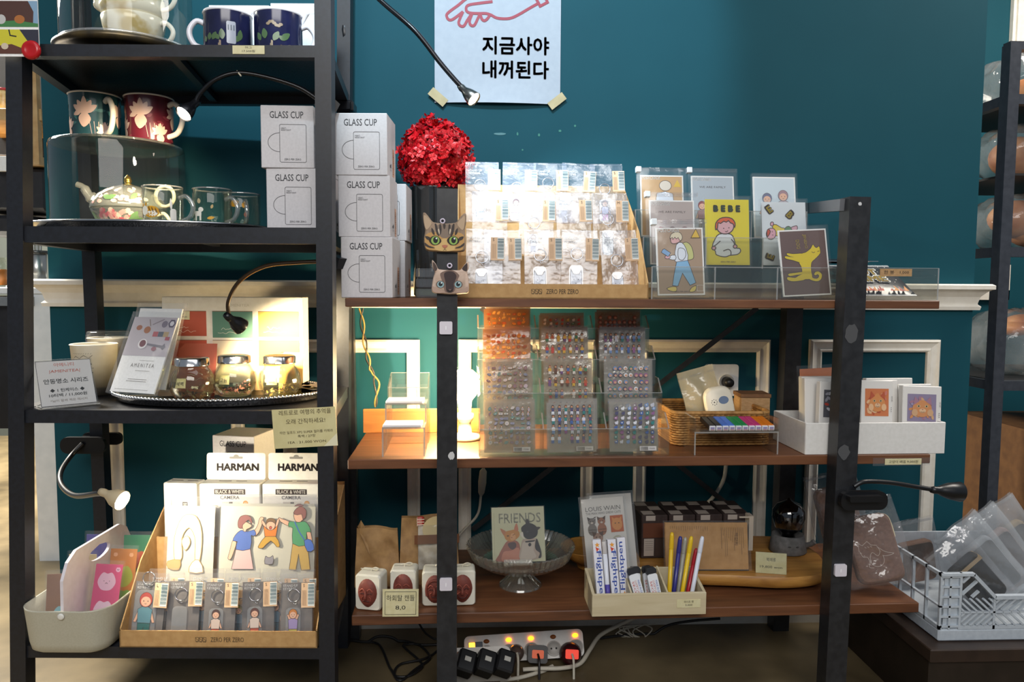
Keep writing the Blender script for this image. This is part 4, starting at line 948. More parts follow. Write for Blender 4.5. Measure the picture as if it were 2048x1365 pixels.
def camera_pack(px0, px1, yy, lab, header=True, turned=False):
    a, b = at(px0, 960, y=yy).x, at(px1, 960, y=yy).x; w = b - a; h = .136; z = Z4 + .151
    t = thing('camera_pack', lab, 'camera', ((a + b) / 2, yy, z), (0, 0, R(-6 if turned else 0)), 'boxed film cameras in the lower display')
    m = MB(); d = .040; m.box(-w / 2, w / 2, 0, d, 0, h, CAMW, b=.002); m.lay = 3
    if turned:
        m.T = Matrix.Translation((.014, 0, h - .075)) @ Matrix.Rotation(R(90), 4, 'Y') @ Matrix.Translation((0, 0, -.075 + .03)); camera_face(m, .1, .06)
        m.T = Matrix()
    else: camera_face(m, w, h)
    m.T = Matrix.Translation((0, .02, h)) @ Matrix.Rotation(R(-90), 4, 'X'); m.lay = 2; g = C('#4a4340', .6)
    m.poly(rect(-.032, .001, -.004, .006), g); m.poly(rect(.006, .001, .030, .0055), g); m.T = Matrix(); m.build('carton', t)
    if header:
        m = MB(); P = rrect(0, .029, w - .002, .06, .006); m.T = Matrix.Translation((0, d, h)) @ Matrix.Rotation(R(-4), 4, 'X')
        m.prism(P, -.0015, 0, CAMW); m.lay = 30; m.poly(rrect(.0, .0485, .030, .0048, .002), C('#8d8a85', .6)); m.poly(ell(0, .051, .006, .0045, 12), C('#8d8a85', .6)); m.text('HARMAN', .004, .020, .0150, CB, w=.088 * w / .127, bold=.05); m.build('hang_tab', t)
    return t
cyy = DY + .166
camera_pack(398, 520, cyy, 'boxed black and white film camera with a hang tab, left of the two upright ones')
camera_pack(524, 640, cyy + .001, 'boxed black and white film camera with a hang tab, beside the rack post')
camera_pack(324, 394, cyy + .003, 'boxed film camera turned on its side, lettering running downward, far left', header=False, turned=True)
p = at(462, 890, y=-.205)
use(RACK)
c = cb.copy(); COL.objects.link(c); m = MB(); m.box(-DW / 2 + .02, DW / 2 - .02, 0, .088, 0, .246, CARDB); m.T = Matrix()
o = m.build('rear_tier', disp); o.location = (0, .2595, 0)
zc = Z4 + .2495; a = at(470, 890, y=-.205)
c.matrix_basis = F.M @ Matrix.Translation((a.x - .004, -.205, zc)) @ Matrix.Rotation(R(-9), 4, 'Z'); tag(c, 'white glass cup box half hidden behind the camera hang tabs', None, 'glass cup boxes on the rack')
# ---- white caddy with a centre handle, full of sticker cards
CW = noisy('white_caddy_plastic', '#b4b19f', '#bab7a6', 300, .5, 0, .08, dist=.0006)
c0 = at(26, 1225, y=-.515); c1 = at(209, 1215, y=-.515); X0, X1 = c0.x, c1.x; W = X1 - X0; zt = at(100, 1224, y=-.515).z; H = zt - Z4; L = .285
t = thing('white_caddy', 'white plastic caddy with a tall centre handle at the left of the lowest shelf', 'caddy', ((X0 + X1) / 2, -.515, Z4))
def rloop(w, l, r, z, n=8): return [(p[0], p[1] + L / 2, z) for p in rrect(0, 0, w, l, r, n)]
m = MB(); n_ = len(rloop(1, 1, .1, 0)); loops = [rloop(W - .036, L - .036, .03, 0), rloop(W - .020, L - .020, .036, .006), rloop(W - .014, L - .014, .038, .02), rloop(W, L, .045, H - .003), rloop(W + .001, L + .001, .045, H), rloop(W - .004, L - .004, .043, H), rloop(W - .018, L - .018, .036, .02), rloop(W - .024, L - .024, .034, .006)]
V = [p for l in loops for p in l]
m.add(V, [(i * n_ + k, i * n_ + (k + 1) % n_, (i + 1) * n_ + (k + 1) % n_, (i + 1) * n_ + k) for i in range(len(loops) - 1) for k in range(n_)], CW, True); m.add(loops[0], [tuple(range(n_))], CW); m.add(loops[-1], [tuple(range(n_))], CW); m.build('tub', t)
m = MB(); m.T = Matrix.Translation((.004, -.0006, H - .010)) @ Matrix.Rotation(PI / 2, 4, 'X'); m.lathe([(.0065, 0), (.0065, .0015), (.004, .0025), (0, .0025)], C('#e2e0d8', .35), 18); m.build('rivet', t)
# handle: an upright arched panel down the middle with an oval grip hole
HP = noisy('frosted_handle', '#d9d2d8', '#e0dae0', 60, .4)
outer = [(.030, .012), (.016, .045), (.010, H - .02), (.012, H + .055), (.030, H + .085), (.06, H + .10), (L - .06, H + .10), (L - .03, H + .085), (L - .012, H + .055), (L - .010, H - .02), (L - .016, .045), (L - .030, .012)]
hole = ell(L / 2, H + .068, .040, .016, len(outer) * 4)
m = MB(); oc = []
for i in range(len(outer)):
    a_, b_ = outer[i], outer[(i + 1) % len(outer)]
    for q in range(4): oc.append((a_[0] + (b_[0] - a_[0]) * q / 4, a_[1] + (b_[1] - a_[1]) * q / 4))
cc = (L / 2, H + .068); hole = []
for p in oc:
    ang = math.atan2((p[1] - cc[1]), (p[0] - cc[0])); hole.append((cc[0] + .040 * math.cos(ang), cc[1] + .015 * math.sin(ang)))
n_ = len(oc); V = [(x, p[0], p[1]) for x in (-.003, .003) for lp in (oc, hole) for p in lp]
Fs = []
for k in range(n_):
    j = (k + 1) % n_
    Fs += [(k, j, n_ + j, n_ + k), (2 * n_ + k, 3 * n_ + k, 3 * n_ + j, 2 * n_ + j), (k, 2 * n_ + k, 2 * n_ + j, j), (n_ + k, n_ + j, 3 * n_ + j, 3 * n_ + k)]
m.add(V, Fs, HP); m.build('carrying_handle', t)
CB0 = (X0 + X1) / 2
def sticker_card(x, y, w, h, col, lab, art, lean=-10, yaw=0, tilt=0):
    o = thing('sticker_card', lab, 'sticker card', (x, y, Z4 + .0085), (R(lean), R(tilt), R(yaw)), 'sticker cards in the white caddy')
    m = MB(); m.box(-w / 2, w / 2, 0, .0015, 0, h, C(col, .5)); art(m, w, h); m.build('card', o)
    m = MB(); m.grid(lambda u, v: ((u - .5) * (w + .006), -.003 + .0006 * math.sin(9 * v + 5 * u), v * (h + .008)), 4, 6, SLEEVE); m.grid(lambda u, v: ((u - .5) * (w + .006), .003, v * (h + .008)), 1, 1, SLEEVE); m.build('sleeve', o)
def blobs(cols, face=True):
    def art(m, w, h):
        for q, (u, v, r, cc) in enumerate(cols):
            c_ = (u * w, v * h); shape(m, [(c_[0] + r * w * x_, c_[1] + r * w * y_) for x_, y_ in ((-1, -.1), (-.8, .55), (-.45, .9), (0, .78), (.45, .9), (.8, .55), (1, -.1), (.6, -.75), (0, -.9), (-.6, -.75))], cc, 0, 3)
            if face:
                for s_ in (-1, 1): m.poly(ell(c_[0] + s_ * .3 * r * w, c_[1] + .05 * r * w, .0009, .0009, 6), OUT)
                m.line([(c_[0] - .14 * r * w, c_[1] - .22 * r * w), (c_[0], c_[1] - .12 * r * w), (c_[0] + .14 * r * w, c_[1] - .22 * r * w)], .0009, OUT)
    return art
sticker_card(CB0 + .040, -.450, .058, .142, '#d0507a', 'pink sticker card with two pale round faces in the white caddy', blobs([(-.02, .76, .34, '#e3b6c8'), (-.02, .36, .36, '#e6c2d2'), (.36, .93, .09, '#e0a8c0')]), -16, -6)
sticker_card(CB0 + .040, -.38, .058, .150, '#b9773c', 'orange and green sticker card behind the pink one in the caddy', blobs([(0, .62, .42, '#9aa446'), (-.3, .92, .08, '#d9a27a'), (.3, .92, .08, '#d9a27a'), (.1, .3, .4, '#6f9a48')], False), -12, -4)
sticker_card(CB0 + .040, -.31, .058, .158, '#3f8a68', 'green sticker card with an orange shape at the back of the caddy', blobs([(.05, .66, .36, '#cc6a50'), (.1, .3, .4, '#d97a5a')], False), -8)
sticker_card(CB0 - .040, -.31, .058, .160, '#59579a', 'violet sticker card at the back left of the caddy', blobs([(0, .6, .36, '#7a78b8')], False), -6)
sticker_card(CB0 - .040, -.38, .058, .140, '#c9b48a', 'tan sticker card left of the caddy handle, behind the brown one', blobs([(0, .6, .36, '#d9cba6')], False), -8)
sticker_card(CB0 - .040, -.450, .058, .125, '#8a6a58', 'brown sticker card with a pale blue shape at the front left of the caddy', blobs([(.1, .32, .40, '#86b4bc')], False), -10, 8)
# ---- clip lamp on the rear post
LB = C('#101114', .35)
t = thing('clip_lamp', 'lit black clip lamp with a looping neck on the rear left rack post', 'lamp')
yl = RB - .033; c = at(172, 890, y=yl)
m = MB(); m.T = Matrix.Translation(c); m.prism(rrect(-.002, .0, .108, .040, .018), -.012, 0, LB); m.prism(rrect(.010, .004, .096, .030, .012), .051, .062, LB); m.box(-.034, -.012, 0, .0512, -.01, .012, LB); m.build('clip', t)
goose(t, [at(165, 888, y=yl - .014), at(140, 915, y=yl - .04), at(121, 946, y=yl - .12), at(124, 972, y=yl - .18), at(150, 992, y=yl - .26), at(195, 988, y=yl - .34), at(210, 987, y=yl - .36)], .0058, LB)
hp = at(210, 987, y=yl - .36); dv = Vector((.90, -.20, -.30)); mouth = lamp_head(t, hp, dv, r=.020, L=.040, col=C('#b9a888', .4), bulb='#fff3d8', strength=90)
light('clip_glow', 'SPOT', F.M @ mouth, F.M @ at(430, 1060, y=-.36), 8, (1, .88, .66), .015, 140, .7)
# ================================================================== top board of the wooden shelf unit
use(SHELF); Z1 = SZ['one'] + .0003
for px, yy, q, rz, lab in ((733, -.405, 0, -4, 'glass cup box at the bottom of the front stack on the wooden shelf'), (729, -.403, 1, -3, 'glass cup box in the middle of the front stack on the wooden shelf'), (724, -.404, 2, -4, 'glass cup box on top of the stack beside the red flowers')):
    p = at(px, 500, y=yy); more_box((p.x, yy, Z1 + q * (BOXH + .0004)), (0, 0, R(rz)), lab, 'glass cup boxes on the wooden shelf')
for px, q, lab in ((768, 0, 'lower glass cup box of the rear stack behind the front stack'), (771, 1, 'upper glass cup box of the rear stack behind the front stack')):
    p = at(px - 6, 500, y=-.285); more_box((p.x, -.285, Z1 + q * (BOXH + .0004)), (0, 0, R(-3)), lab, 'glass cup boxes on the wooden shelf')
# vase with red hydrangea
vy = -.128; p = at(866, 500, y=vy)
VG = clear('smoky_glass', '#5c6a68', .02, .10, .03)
t = thing('glass_vase', 'tall smoky glass vase holding red flowers behind the middle upright', 'vase', (p.x, vy, Z1))
MB().lathe([(0, .002), (.038, .002), (.042, 0), (.046, .004), (.050, .12), (.053, .255), (.054, .258), (.051, .256), (.046, .02), (0, .018)], VG, 40).build('body', t)
t = thing('hydrangea', 'round head of bright red preserved hydrangea in the smoky vase', 'flower', (p.x, vy, Z1))
m = MB()
for q in range(5): m.tube([(0 + .006 * q - .012, .004 * (q - 2), .022), (.008 * (q - 2), 0, .20), (.02 * (q - 2), .01 * (q % 3 - 1), .30)], .003, C('#3f4a2a', .6))
m.build('stem', t)
reds = [C(c, .4, spec=.4) for c in ('#d4121f', '#c20d1c', '#e0232c', '#b00a18', '#e8383c')]
m = MB(); rnd = random.Random(11)
hc = at(871, 318, y=vy); hc = Vector((hc.x - p.x, -.005, hc.z - Z1))
m.blob(hc, (.062, .055, .062), C('#8a0712', .6), 20, 12)
for q in range(900):
    while True:
        d = Vector((rnd.gauss(0, 1), rnd.gauss(0, 1), rnd.gauss(0, 1))).normalized()
        if d.z > -.8 and d.y < .7: break
    rr = rnd.uniform(.72, 1.06) + (.12 if d.z > .9 and abs(d.x + .3) < .3 else 0)
    c = hc + Vector((d.x * .085 * rr, d.y * .070 * rr, d.z * .086 * rr)); n_ = (d + Vector((rnd.gauss(0, .35), rnd.gauss(0, .35), rnd.gauss(0, .35)))).normalized()
    u = n_.orthogonal().normalized(); w = n_.cross(u); s = rnd.uniform(.0095, .0135); a0 = rnd.uniform(0, 6); mat = rnd.choice(reds)
    for k in range(4):
        a = a0 + k * PI / 2; e = u * math.cos(a) + w * math.sin(a); f_ = u * math.cos(a + PI / 2) + w * math.sin(a + PI / 2)
        m.add([c, c + e * s * .55 + f_ * s * .42 + n_ * .001, c + e * s + n_ * .0035, c + e * s * .55 - f_ * s * .42 + n_ * .001], [(0, 1, 2), (0, 2, 3)], mat)
m.build('bloom', t)
# clear plastic cases behind the upright
q = at(862, 592, y=-.33); t = thing('clear_case', 'stack of empty clear plastic cases beside the smoky vase', 'case', (q.x, -.33, Z1))
for k in range(3): MB().box(-.03, .016, -.03, .03, .021 * k, .021 * k + .0195, clear('case_plastic', '#f2f4f6', .06, .10, .06), b=.002).build('case', t)
# cat-face air fresheners hanging on the upright
def cat_face(name, label, outline, base, oz, art, ring):
    k = ppm(UY - .03) / 4.873; ox, oy = oz; f = zart(0, ox, oy, k); yb = UY - .021
    p = at(830 + ox / 4.873, 330 + oy / 4.873, y=yb)
    t = thing(name, label, 'air freshener', (p.x, yb, p.z), group='cat faces on the upright')
    m = MB(); P = [Vector(q) for q in f(outline)]; P = [(q.x, q.y) for q in cr2(P, 3)]; n = len(P); V = []
    for s, y in ((.97, 0), (1, -.004), (.965, -.010), (.90, -.0125)): V += [(q[0] * s, y, q[1] * s) for q in P]
    m.add(V, [(i * n + k_, i * n + (k_ + 1) % n, (i + 1) * n + (k_ + 1) % n, (i + 1) * n + k_) for i in range(3) for k_ in range(n)] + [tuple(range(3 * n, 4 * n))], base, True)
    m.T = Matrix.Translation((0, -.0125, 0)); art(m, f, k); m.build('face', t)
    m = MB(); c = f([ring])[0]; m.ring((c[0], -.006, c[1]), .004, .0014, C('#cfc6d8', .4), n=16); m.build('hanging_ring', t)
def P_(m, f, pts, col, sm=3):
    q = cr2(f(pts), sm) if sm else f(pts); m.poly([(a[0], a[1]) for a in q], C(col, .7))
def tabby(m, f, k):
    P_(m, f, [(92, 505), (125, 520), (165, 580), (120, 640), (98, 590)], '#b9a084'); P_(m, f, [(482, 505), (450, 530), (410, 580), (460, 640), (480, 590)], '#b9a084')
    P_(m, f, [(110, 690), (200, 660), (292, 700), (385, 660), (475, 690), (470, 800), (440, 835), (292, 838), (140, 830), (105, 790)], '#bd935a')
    P_(m, f, [(190, 800), (250, 740), (292, 720), (335, 740), (395, 800), (360, 838), (230, 838)], '#d0ad72')
    P_(m, f, [(215, 600), (290, 585), (370, 600), (350, 690), (292, 720), (240, 690)], '#857466')
    for s in ([(240, 590), (255, 588), (262, 640), (250, 690), (240, 640)], [(275, 586), (300, 586), (296, 625), (288, 632), (280, 625)], [(330, 588), (345, 592), (345, 640), (332, 690), (325, 640)], [(195, 585), (215, 590), (230, 660), (240, 700), (215, 680)], [(385, 585), (365, 590), (352, 660), (345, 700), (372, 680)],
              [(165, 620), (190, 650), (195, 690), (170, 670)], [(415, 620), (392, 650), (388, 690), (412, 670)], [(100, 760), (140, 790), (200, 812), (150, 812), (105, 790)], [(478, 760), (440, 790), (385, 812), (430, 812), (472, 790)], [(105, 700), (150, 710), (160, 740), (120, 730)], [(472, 700), (430, 710), (420, 740), (460, 730)]): P_(m, f, s, '#3e3633', 2)
    for s in ([(225, 640), (238, 630), (245, 670), (238, 680)], [(352, 640), (340, 630), (334, 670), (342, 680)]): P_(m, f, s, '#c9b8a4', 2)
    for ex, tip in ((202, 1), (374, -1)):
        P_(m, f, [(ex - 62, 740), (ex - 30, 702), (ex + 20, 700), (ex + 58, 745), (ex + 20, 782), (ex - 30, 780)], '#2c2420'); P_(m, f, ell(ex, 741, 40, 40, 18), '#8fb257', 0); P_(m, f, ell(ex + 2, 737, 23, 30, 16), '#17171a', 0); P_(m, f, ell(ex + 10, 722, 8, 8, 10), '#e8eef0', 0)
    P_(m, f, [(265, 786), (320, 786), (300, 812), (285, 812)], '#b5705a', 2); m.line(f([(292, 812), (292, 828)]), .0006, OUT); m.line(f([(275, 835), (292, 826), (310, 835)]), .0006, OUT)
def siamese(m, f, k):
    P_(m, f, [(180, 955), (196, 962), (222, 1014), (200, 1040), (184, 1005)], '#4d3d38', 2); P_(m, f, [(508, 962), (496, 966), (456, 1016), (498, 1040), (510, 1008)], '#3f322f', 2)
    P_(m, f, [(250, 1060), (320, 1030), (380, 1035), (430, 1075), (420, 1110), (400, 1180), (375, 1240), (300, 1240), (280, 1180), (262, 1120)], '#7a6258'); P_(m, f, [(285, 1065), (330, 1040), (380, 1050), (405, 1090), (385, 1150), (370, 1235), (310, 1235), (300, 1150)], '#3b2c2d')
    P_(m, f, [(175, 1185), (230, 1215), (300, 1240), (240, 1250), (180, 1235)], '#b09484'); P_(m, f, [(512, 1185), (460, 1215), (390, 1240), (450, 1248), (510, 1232)], '#b09484')
    for ex in (252, 420):
        P_(m, f, ell(ex, 1166, 44, 36, 16), '#6b5750', 0); P_(m, f, ell(ex, 1166, 33, 31, 18), '#8fb0b4', 0); P_(m, f, ell(ex, 1163, 20, 22, 14), '#20262a', 0); P_(m, f, ell(ex + 8, 1152, 7, 7, 8), '#eef2f2', 0)
    P_(m, f, [(312, 1215), (370, 1215), (345, 1240), (335, 1240)], '#1d1617', 2); P_(m, f, [(325, 1212), (358, 1212), (342, 1226)], '#7a5f5c', 0)
cat_face('cat_face_freshener', 'tabby cat-face air freshener with green eyes, upper on the middle upright', [(82, 482), (104, 476), (135, 515), (175, 560), (230, 572), (290, 576), (350, 572), (405, 560), (445, 515), (470, 482), (495, 480), (497, 560), (484, 640), (490, 740), (486, 825), (445, 848), (292, 850), (135, 842), (98, 805), (90, 720), (102, 645), (86, 560)], noisy('tabby_plush', '#8d7763', '#a08a74', 120, .85), (290, 690), tabby, (270, 553))
cat_face('cat_face_freshener', 'cream cat-face air freshener with a dark muzzle, lower on the middle upright', [(168, 935), (190, 950), (222, 1012), (275, 1025), (345, 1027), (410, 1028), (450, 1018), (500, 955), (520, 950), (524, 1005), (508, 1045), (522, 1110), (522, 1235), (480, 1254), (345, 1264), (250, 1257), (172, 1242), (166, 1180), (180, 1100), (195, 1045), (172, 1000)], noisy('cream_plush', '#c4aa98', '#d0b8a8', 120, .85), (345, 1130), siamese, (338, 985))

# ------------------------------------------------------------------ cardboard display of clear keyring packs
DY = -.425
d2, dcx, dw = card_display('cardboard_display', 'kraft cardboard counter display of clear keyring packs on the wooden top shelf', 914, 1297, 585, DY, -.165, Z1, .030, ((.085, .07), (.16, .145)), .262)
gk = 'clear keyring packs in the upper display'
def kp(px, row, dy, zz, lab, w=.075, fig=None, size='S', rz=0, tilt=0, text='STAND UP|KEYRING'):
    y = DY + dy; p = at(px, row, y=y); x = max(dcx - dw / 2 + w / 2 + .006, min(dcx + dw / 2 - w / 2 - .006, p.x))
    return keyring_pack((x, y, Z1 + zz), (R(-10), R(tilt), R(rz)), lab, None, w=w, h=.134, size=size, backing=None, grp=gk, fig=fig, text=text, film=BAGW)
CATW = lambda h, c='#dfe0e6': (h, 'cat', c, None, 0)
for px, lab, f, rz, ti in ((968, 'clear keyring pack at the front left of the upper display, beside the cat faces', CATW(.05, '#c9cad2'), 2, 1), (1006, 'clear keyring pack tucked behind the front left pack of the upper display', None, -2, -1), (1086, 'front keyring pack with white cat charm, second from the middle upright', CATW(.055), 1, 0), (1158, 'front keyring pack with grey and white cat charm, third from the middle upright', CATW(.058), -2, 1), (1243, 'front keyring pack with a small cat charm, beside the postcards', CATW(.045), 1, -2)):
    kp(px, 560, .016 if px != 1006 else .042, .0065, lab, fig=f, rz=rz, tilt=ti)
for px, lab, f, rz, ti, sz in ((980, 'middle-row keyring pack behind the front left packs of the upper display', None, 2, 0, 'S'), (1072, 'middle-row keyring pack with a ring showing, over the second front pack', (.04, '#7a5a4a', '#d8cfc8', '#8a8a98', 0), -1, 1, 'S'), (1150, 'middle-row keyring pack with its peach strip over the third front pack', None, 2, -1, 'S'), (1222, 'middle-row keyring pack with a white heart cat charm, beside the postcards', CATW(.05, '#e8e4da'), 1, 0, 'M')):
    kp(px, 470, .098, .0935, lab, fig=f, rz=rz, tilt=ti, size=sz)
for px, lab, f, rz, ti in ((965, 'back-row keyring pack with a white bear charm next to the red flowers', (.055, '#8d8a94', '#d0d0da', '#b9b9c6', 0), 2, 0), (1037, 'back-row keyring pack with curled top, second from the red flowers', (.05, '#5a3a36', '#c9a0a0', '#a9a9b6', 0), -2, 1), (1102, 'back-row keyring pack with a pink-dressed figure, third from the red flowers', (.062, '#7a4a3a', '#d0877f', '#d0877f', 0), 1, 0), (1150, 'back-row keyring pack tilted sideways, fourth from the red flowers', None, -3, 4), (1217, 'back-row keyring pack with a pink-skirted figure, next to the zip postcards', (.05, '#5a3a3a', '#cfc4cc', '#c98fae', 0), 2, -1)):
    kp(px, 400, .174, .1685, lab, fig=f, rz=rz, tilt=ti)

# ------------------------------------------------------------------ acrylic postcard stand
PY = -.418; X0 = at(1302, 600, y=PY).x; X1 = at(1678, 600, y=PY).x
st = thing('acrylic_postcard_stand', 'clear stepped acrylic stand of postcards on the wooden top shelf', 'display stand', ((X0 + X1) / 2, PY, Z1)); W = X1 - X0; T = .0025
for k in range(3):
    y0, z0 = .080 * k, .066 * k
    m = MB(); m.box(-W / 2, W / 2, y0, y0 + .078, z0, z0 + T, ACRYL); m.build('tier_floor', st)
    m = MB(); m.box(-W / 2, W / 2, y0, y0 + T, z0 + T, z0 + .066, ACRYL); m.box(-W / 2, W / 2, y0, y0 + T, z0 + .066, z0 + .0675, ACEDGE); m.build('pocket_front', st)
    for q in range(4):
        m = MB(); x = -W / 2 + (W - T) * q / 3
        if k and q in (1, 2): x = at(((1402, 1514), (1377, 1491))[k - 1][q - 1], 500, y=PY + y0 + .03).x - (X0 + X1) / 2
        m.box(x, x + T, y0 + T, y0 + .078, z0 + T, z0 + .066, ACRYL); m.box(x, x + T, y0 - .0003, y0 + T, z0, z0 + .067, ACEDGE); m.build('divider', st)
MB().box(-W / 2, W / 2, .24, .24 + T, 0, .21, ACRYL).build('back_panel', st)
POSTC = {}
def postcard(px, row, tier, label, bg, art, w=.100, h=.143, lean=-14, rz=0, tilt=0, zipper=False, lift=0, edge='#eceae6'):
    y = PY + .08 * tier + .0135 + lift; p = at(px, row, y=y)
    t = thing('postcard', label, 'postcard', (p.x, y, Z1 + .066 * tier + .0085), (R(lean), R(tilt), R(rz)), 'postcards on the acrylic stand')
    m = MB(); m.box(-w / 2, w / 2, 0, .0035, 0, h, C(edge, .5)); m.poly(rect(-w / 2 + .003, .003, w / 2 - .003, h - .003), C(bg, .5)); art(m, w, h); m.build('card', t)
    m = MB(); W2 = w / 2 + (.008 if zipper else .004)
    for yo in (-.0035, .005): m.grid(lambda u, v: ((u - .5) * 2 * W2, yo - .0007 * math.sin(8 * u + 6 * v), -.002 + v * (h + (.018 if zipper else .010))), 6, 8, SLEEVE)
    m.build('sleeve', t)
    if zipper:
        m = MB(); m.box(-W2, W2, -.0035, .005, h + .009, h + .012, FILM); m.box(-W2, W2, -.0035, .005, h + .014, h + .017, FILM); m.box(-W2 - .002, -W2 + .010, -.006, .007, h + .006, h + .019, C('#dfe6ea', .3), b=.001); m.build('zip_strip', t)
    return t
WTX = C('#f4f2ee', .5)
def boy(m, w, h):
    f = lambda P: [(((x - 1000 - (y - 650) * .115) / 452 - .5) * w, (1275 - y) / 625 * h) for x, y in P]; ow = .0011; S = lambda p, c, s=2: shape(m, f(p), c, ow, s)
    S([(1265, 812), (1310, 785), (1360, 830), (1386, 915), (1370, 945), (1310, 938)], '#c3c37c', 3)
    S([(1210, 808), (1262, 788), (1310, 850), (1332, 955), (1230, 968), (1205, 940)], '#dde3ec'); S([(1210, 905), (1158, 912), (1152, 940), (1212, 948)], '#dde3ec'); S([(1238, 840), (1290, 850), (1310, 905), (1285, 950), (1245, 940), (1232, 890)], '#dde3ec', 3)
    S(ell(1135, 922, 26, 16, 10), '#d9a2ab'); S([(1072, 878), (1082, 852), (1100, 845), (1162, 884), (1140, 918)], '#7da5cf', 0)
    S([(1225, 968), (1332, 955), (1380, 1060), (1425, 1162), (1372, 1186), (1290, 1072), (1256, 1192), (1203, 1186), (1210, 1080)], '#7fb4da', 1)
    S([(1208, 1195), (1245, 1205), (1240, 1242), (1185, 1235), (1150, 1212)], '#d9c25e'); S([(1390, 1205), (1432, 1190), (1425, 1238), (1385, 1248), (1368, 1240)], '#d9c25e')
    S([(1152, 745), (1160, 790), (1200, 797), (1245, 775), (1235, 735), (1180, 725)], '#dba9a8'); S([(1145, 752), (1150, 712), (1190, 690), (1238, 697), (1262, 738), (1250, 772), (1232, 760), (1222, 742), (1205, 755), (1190, 738), (1172, 760), (1165, 740)], '#d9cdb0', 2)
    S([(1385, 662), (1432, 745), (1345, 745)], '#d9b136', 1); m.text('POSTCARDS', -w * .46, h * .935, .0075, WTX, 'L', w=.045, bold=.03); m.text('ZERO PER ZERO', 0, .006, .0026, OUT, w=.03); m.line(rect(w * .33, .008, w * .46, .02), .0005, WTX, True)
def jindo(m, w, h):
    f = lambda P: [(((x - 845 - (y - 660) * .18) / 452 - .5) * w, (1300 - y) / 640 * h) for x, y in P]
    parts = [[(1190, 812), (1206, 832), (1228, 846), (1250, 833), (1266, 885), (1260, 908), (1228, 945), (1192, 985), (1196, 1060), (1212, 1120), (1195, 1138), (1150, 1140), (1118, 1100), (1112, 1060), (1098, 1015), (1075, 972), (1090, 900), (1130, 884), (1172, 850)],
             [(1100, 895), (1010, 894), (955, 884), (958, 902), (1010, 922), (1085, 930)], [(1085, 925), (1010, 925), (940, 912), (946, 934), (1020, 955), (1085, 975)],
             [(1130, 1070), (1060, 1075), (985, 1083), (1000, 1104), (1060, 1096), (1125, 1090)], [(1140, 1090), (1085, 1105), (1050, 1124), (982, 1114), (980, 1136), (1012, 1152), (1062, 1156), (1150, 1142)],
             [(1190, 1110), (1225, 1136), (1262, 1140), (1276, 1118), (1262, 1100), (1240, 1108), (1228, 1098), (1240, 1076), (1272, 1076), (1300, 1104), (1298, 1146), (1268, 1166), (1220, 1158), (1180, 1136)]]
    for p in parts: P = [(q.x, q.y) for q in cr2(f(p), 3)]; m.line(P, .0026, OUT, True)
    for p in parts: m.poly([(q.x, q.y) for q in cr2(f(p), 3)], C('#d6bd10', .5))
    m.line(f([(1184, 880), (1200, 890), (1216, 884)]), .001, OUT); m.line(f([(1238, 880), (1256, 876)]), .001, OUT)
    yc = C('#c9b060', .5); a = f([(1078, 710)])[0]; m.text('JINDO', a[0], a[1], .0075, yc, 'L', bold=.03, w=.031, rot=-90 + 4); a = f([(1020, 762)])[0]; m.text('DOG', a[0], a[1], .0075, yc, 'L', bold=.03, w=.019, rot=-90 + 4)
def bebe(m, w, h):
    f = lambda P: [(((x - 135 - (y - 262) * .05) / 430 - .5) * w, (938 - y) / 676 * h) for x, y in P]; ow = .0022; S = lambda p, c, s=3: shape(m, f(p), c, ow, s)
    S([(285, 622), (240, 690), (225, 750), (255, 800), (262, 830), (300, 848), (355, 856), (400, 840), (470, 830), (502, 800), (492, 768), (455, 760), (440, 690), (400, 622)], '#d3d6d6'); S(ell(238, 766, 20, 20, 10), '#c9929a', 0); S(ell(447, 748, 19, 19, 10), '#c9929a', 0)
    m.line(cr2(f([(332, 796), (380, 778), (406, 800), (408, 834)]), 4, closed=False), ow, OUT); m.line(f([(300, 692), (262, 730), (240, 745)]), ow, OUT); m.line(f([(405, 672), (430, 700), (440, 730)]), ow, OUT)
    S(ell(342, 542, 84, 78, 22), '#d0a0a4', 0); S([(248, 575), (248, 510), (285, 462), (345, 447), (405, 460), (437, 505), (436, 550), (418, 515), (392, 505), (372, 482), (350, 498), (325, 488), (295, 512), (270, 505), (266, 560)], '#d0521c', 2)
    for x in (327, 378): m.poly(f(ell(x, 562 if x < 350 else 556, 6, 6, 8)), OUT)
    m.line(cr2(f([(342, 592), (356, 598), (370, 584)]), 4, closed=False), .0014, OUT)
    for q, ch in enumerate('BEBE'):
        a = f([(243 + q * 73, 386)])[0]; m.text(ch, a[0], a[1], .0125, OUT, bold=.09); m.text(ch, a[0], a[1] + .001, .0105, C('#3d6a3e', .5), bold=.02)
    m.text('ZERO PER ZERO', 0, .005, .003, OUT, w=.034)
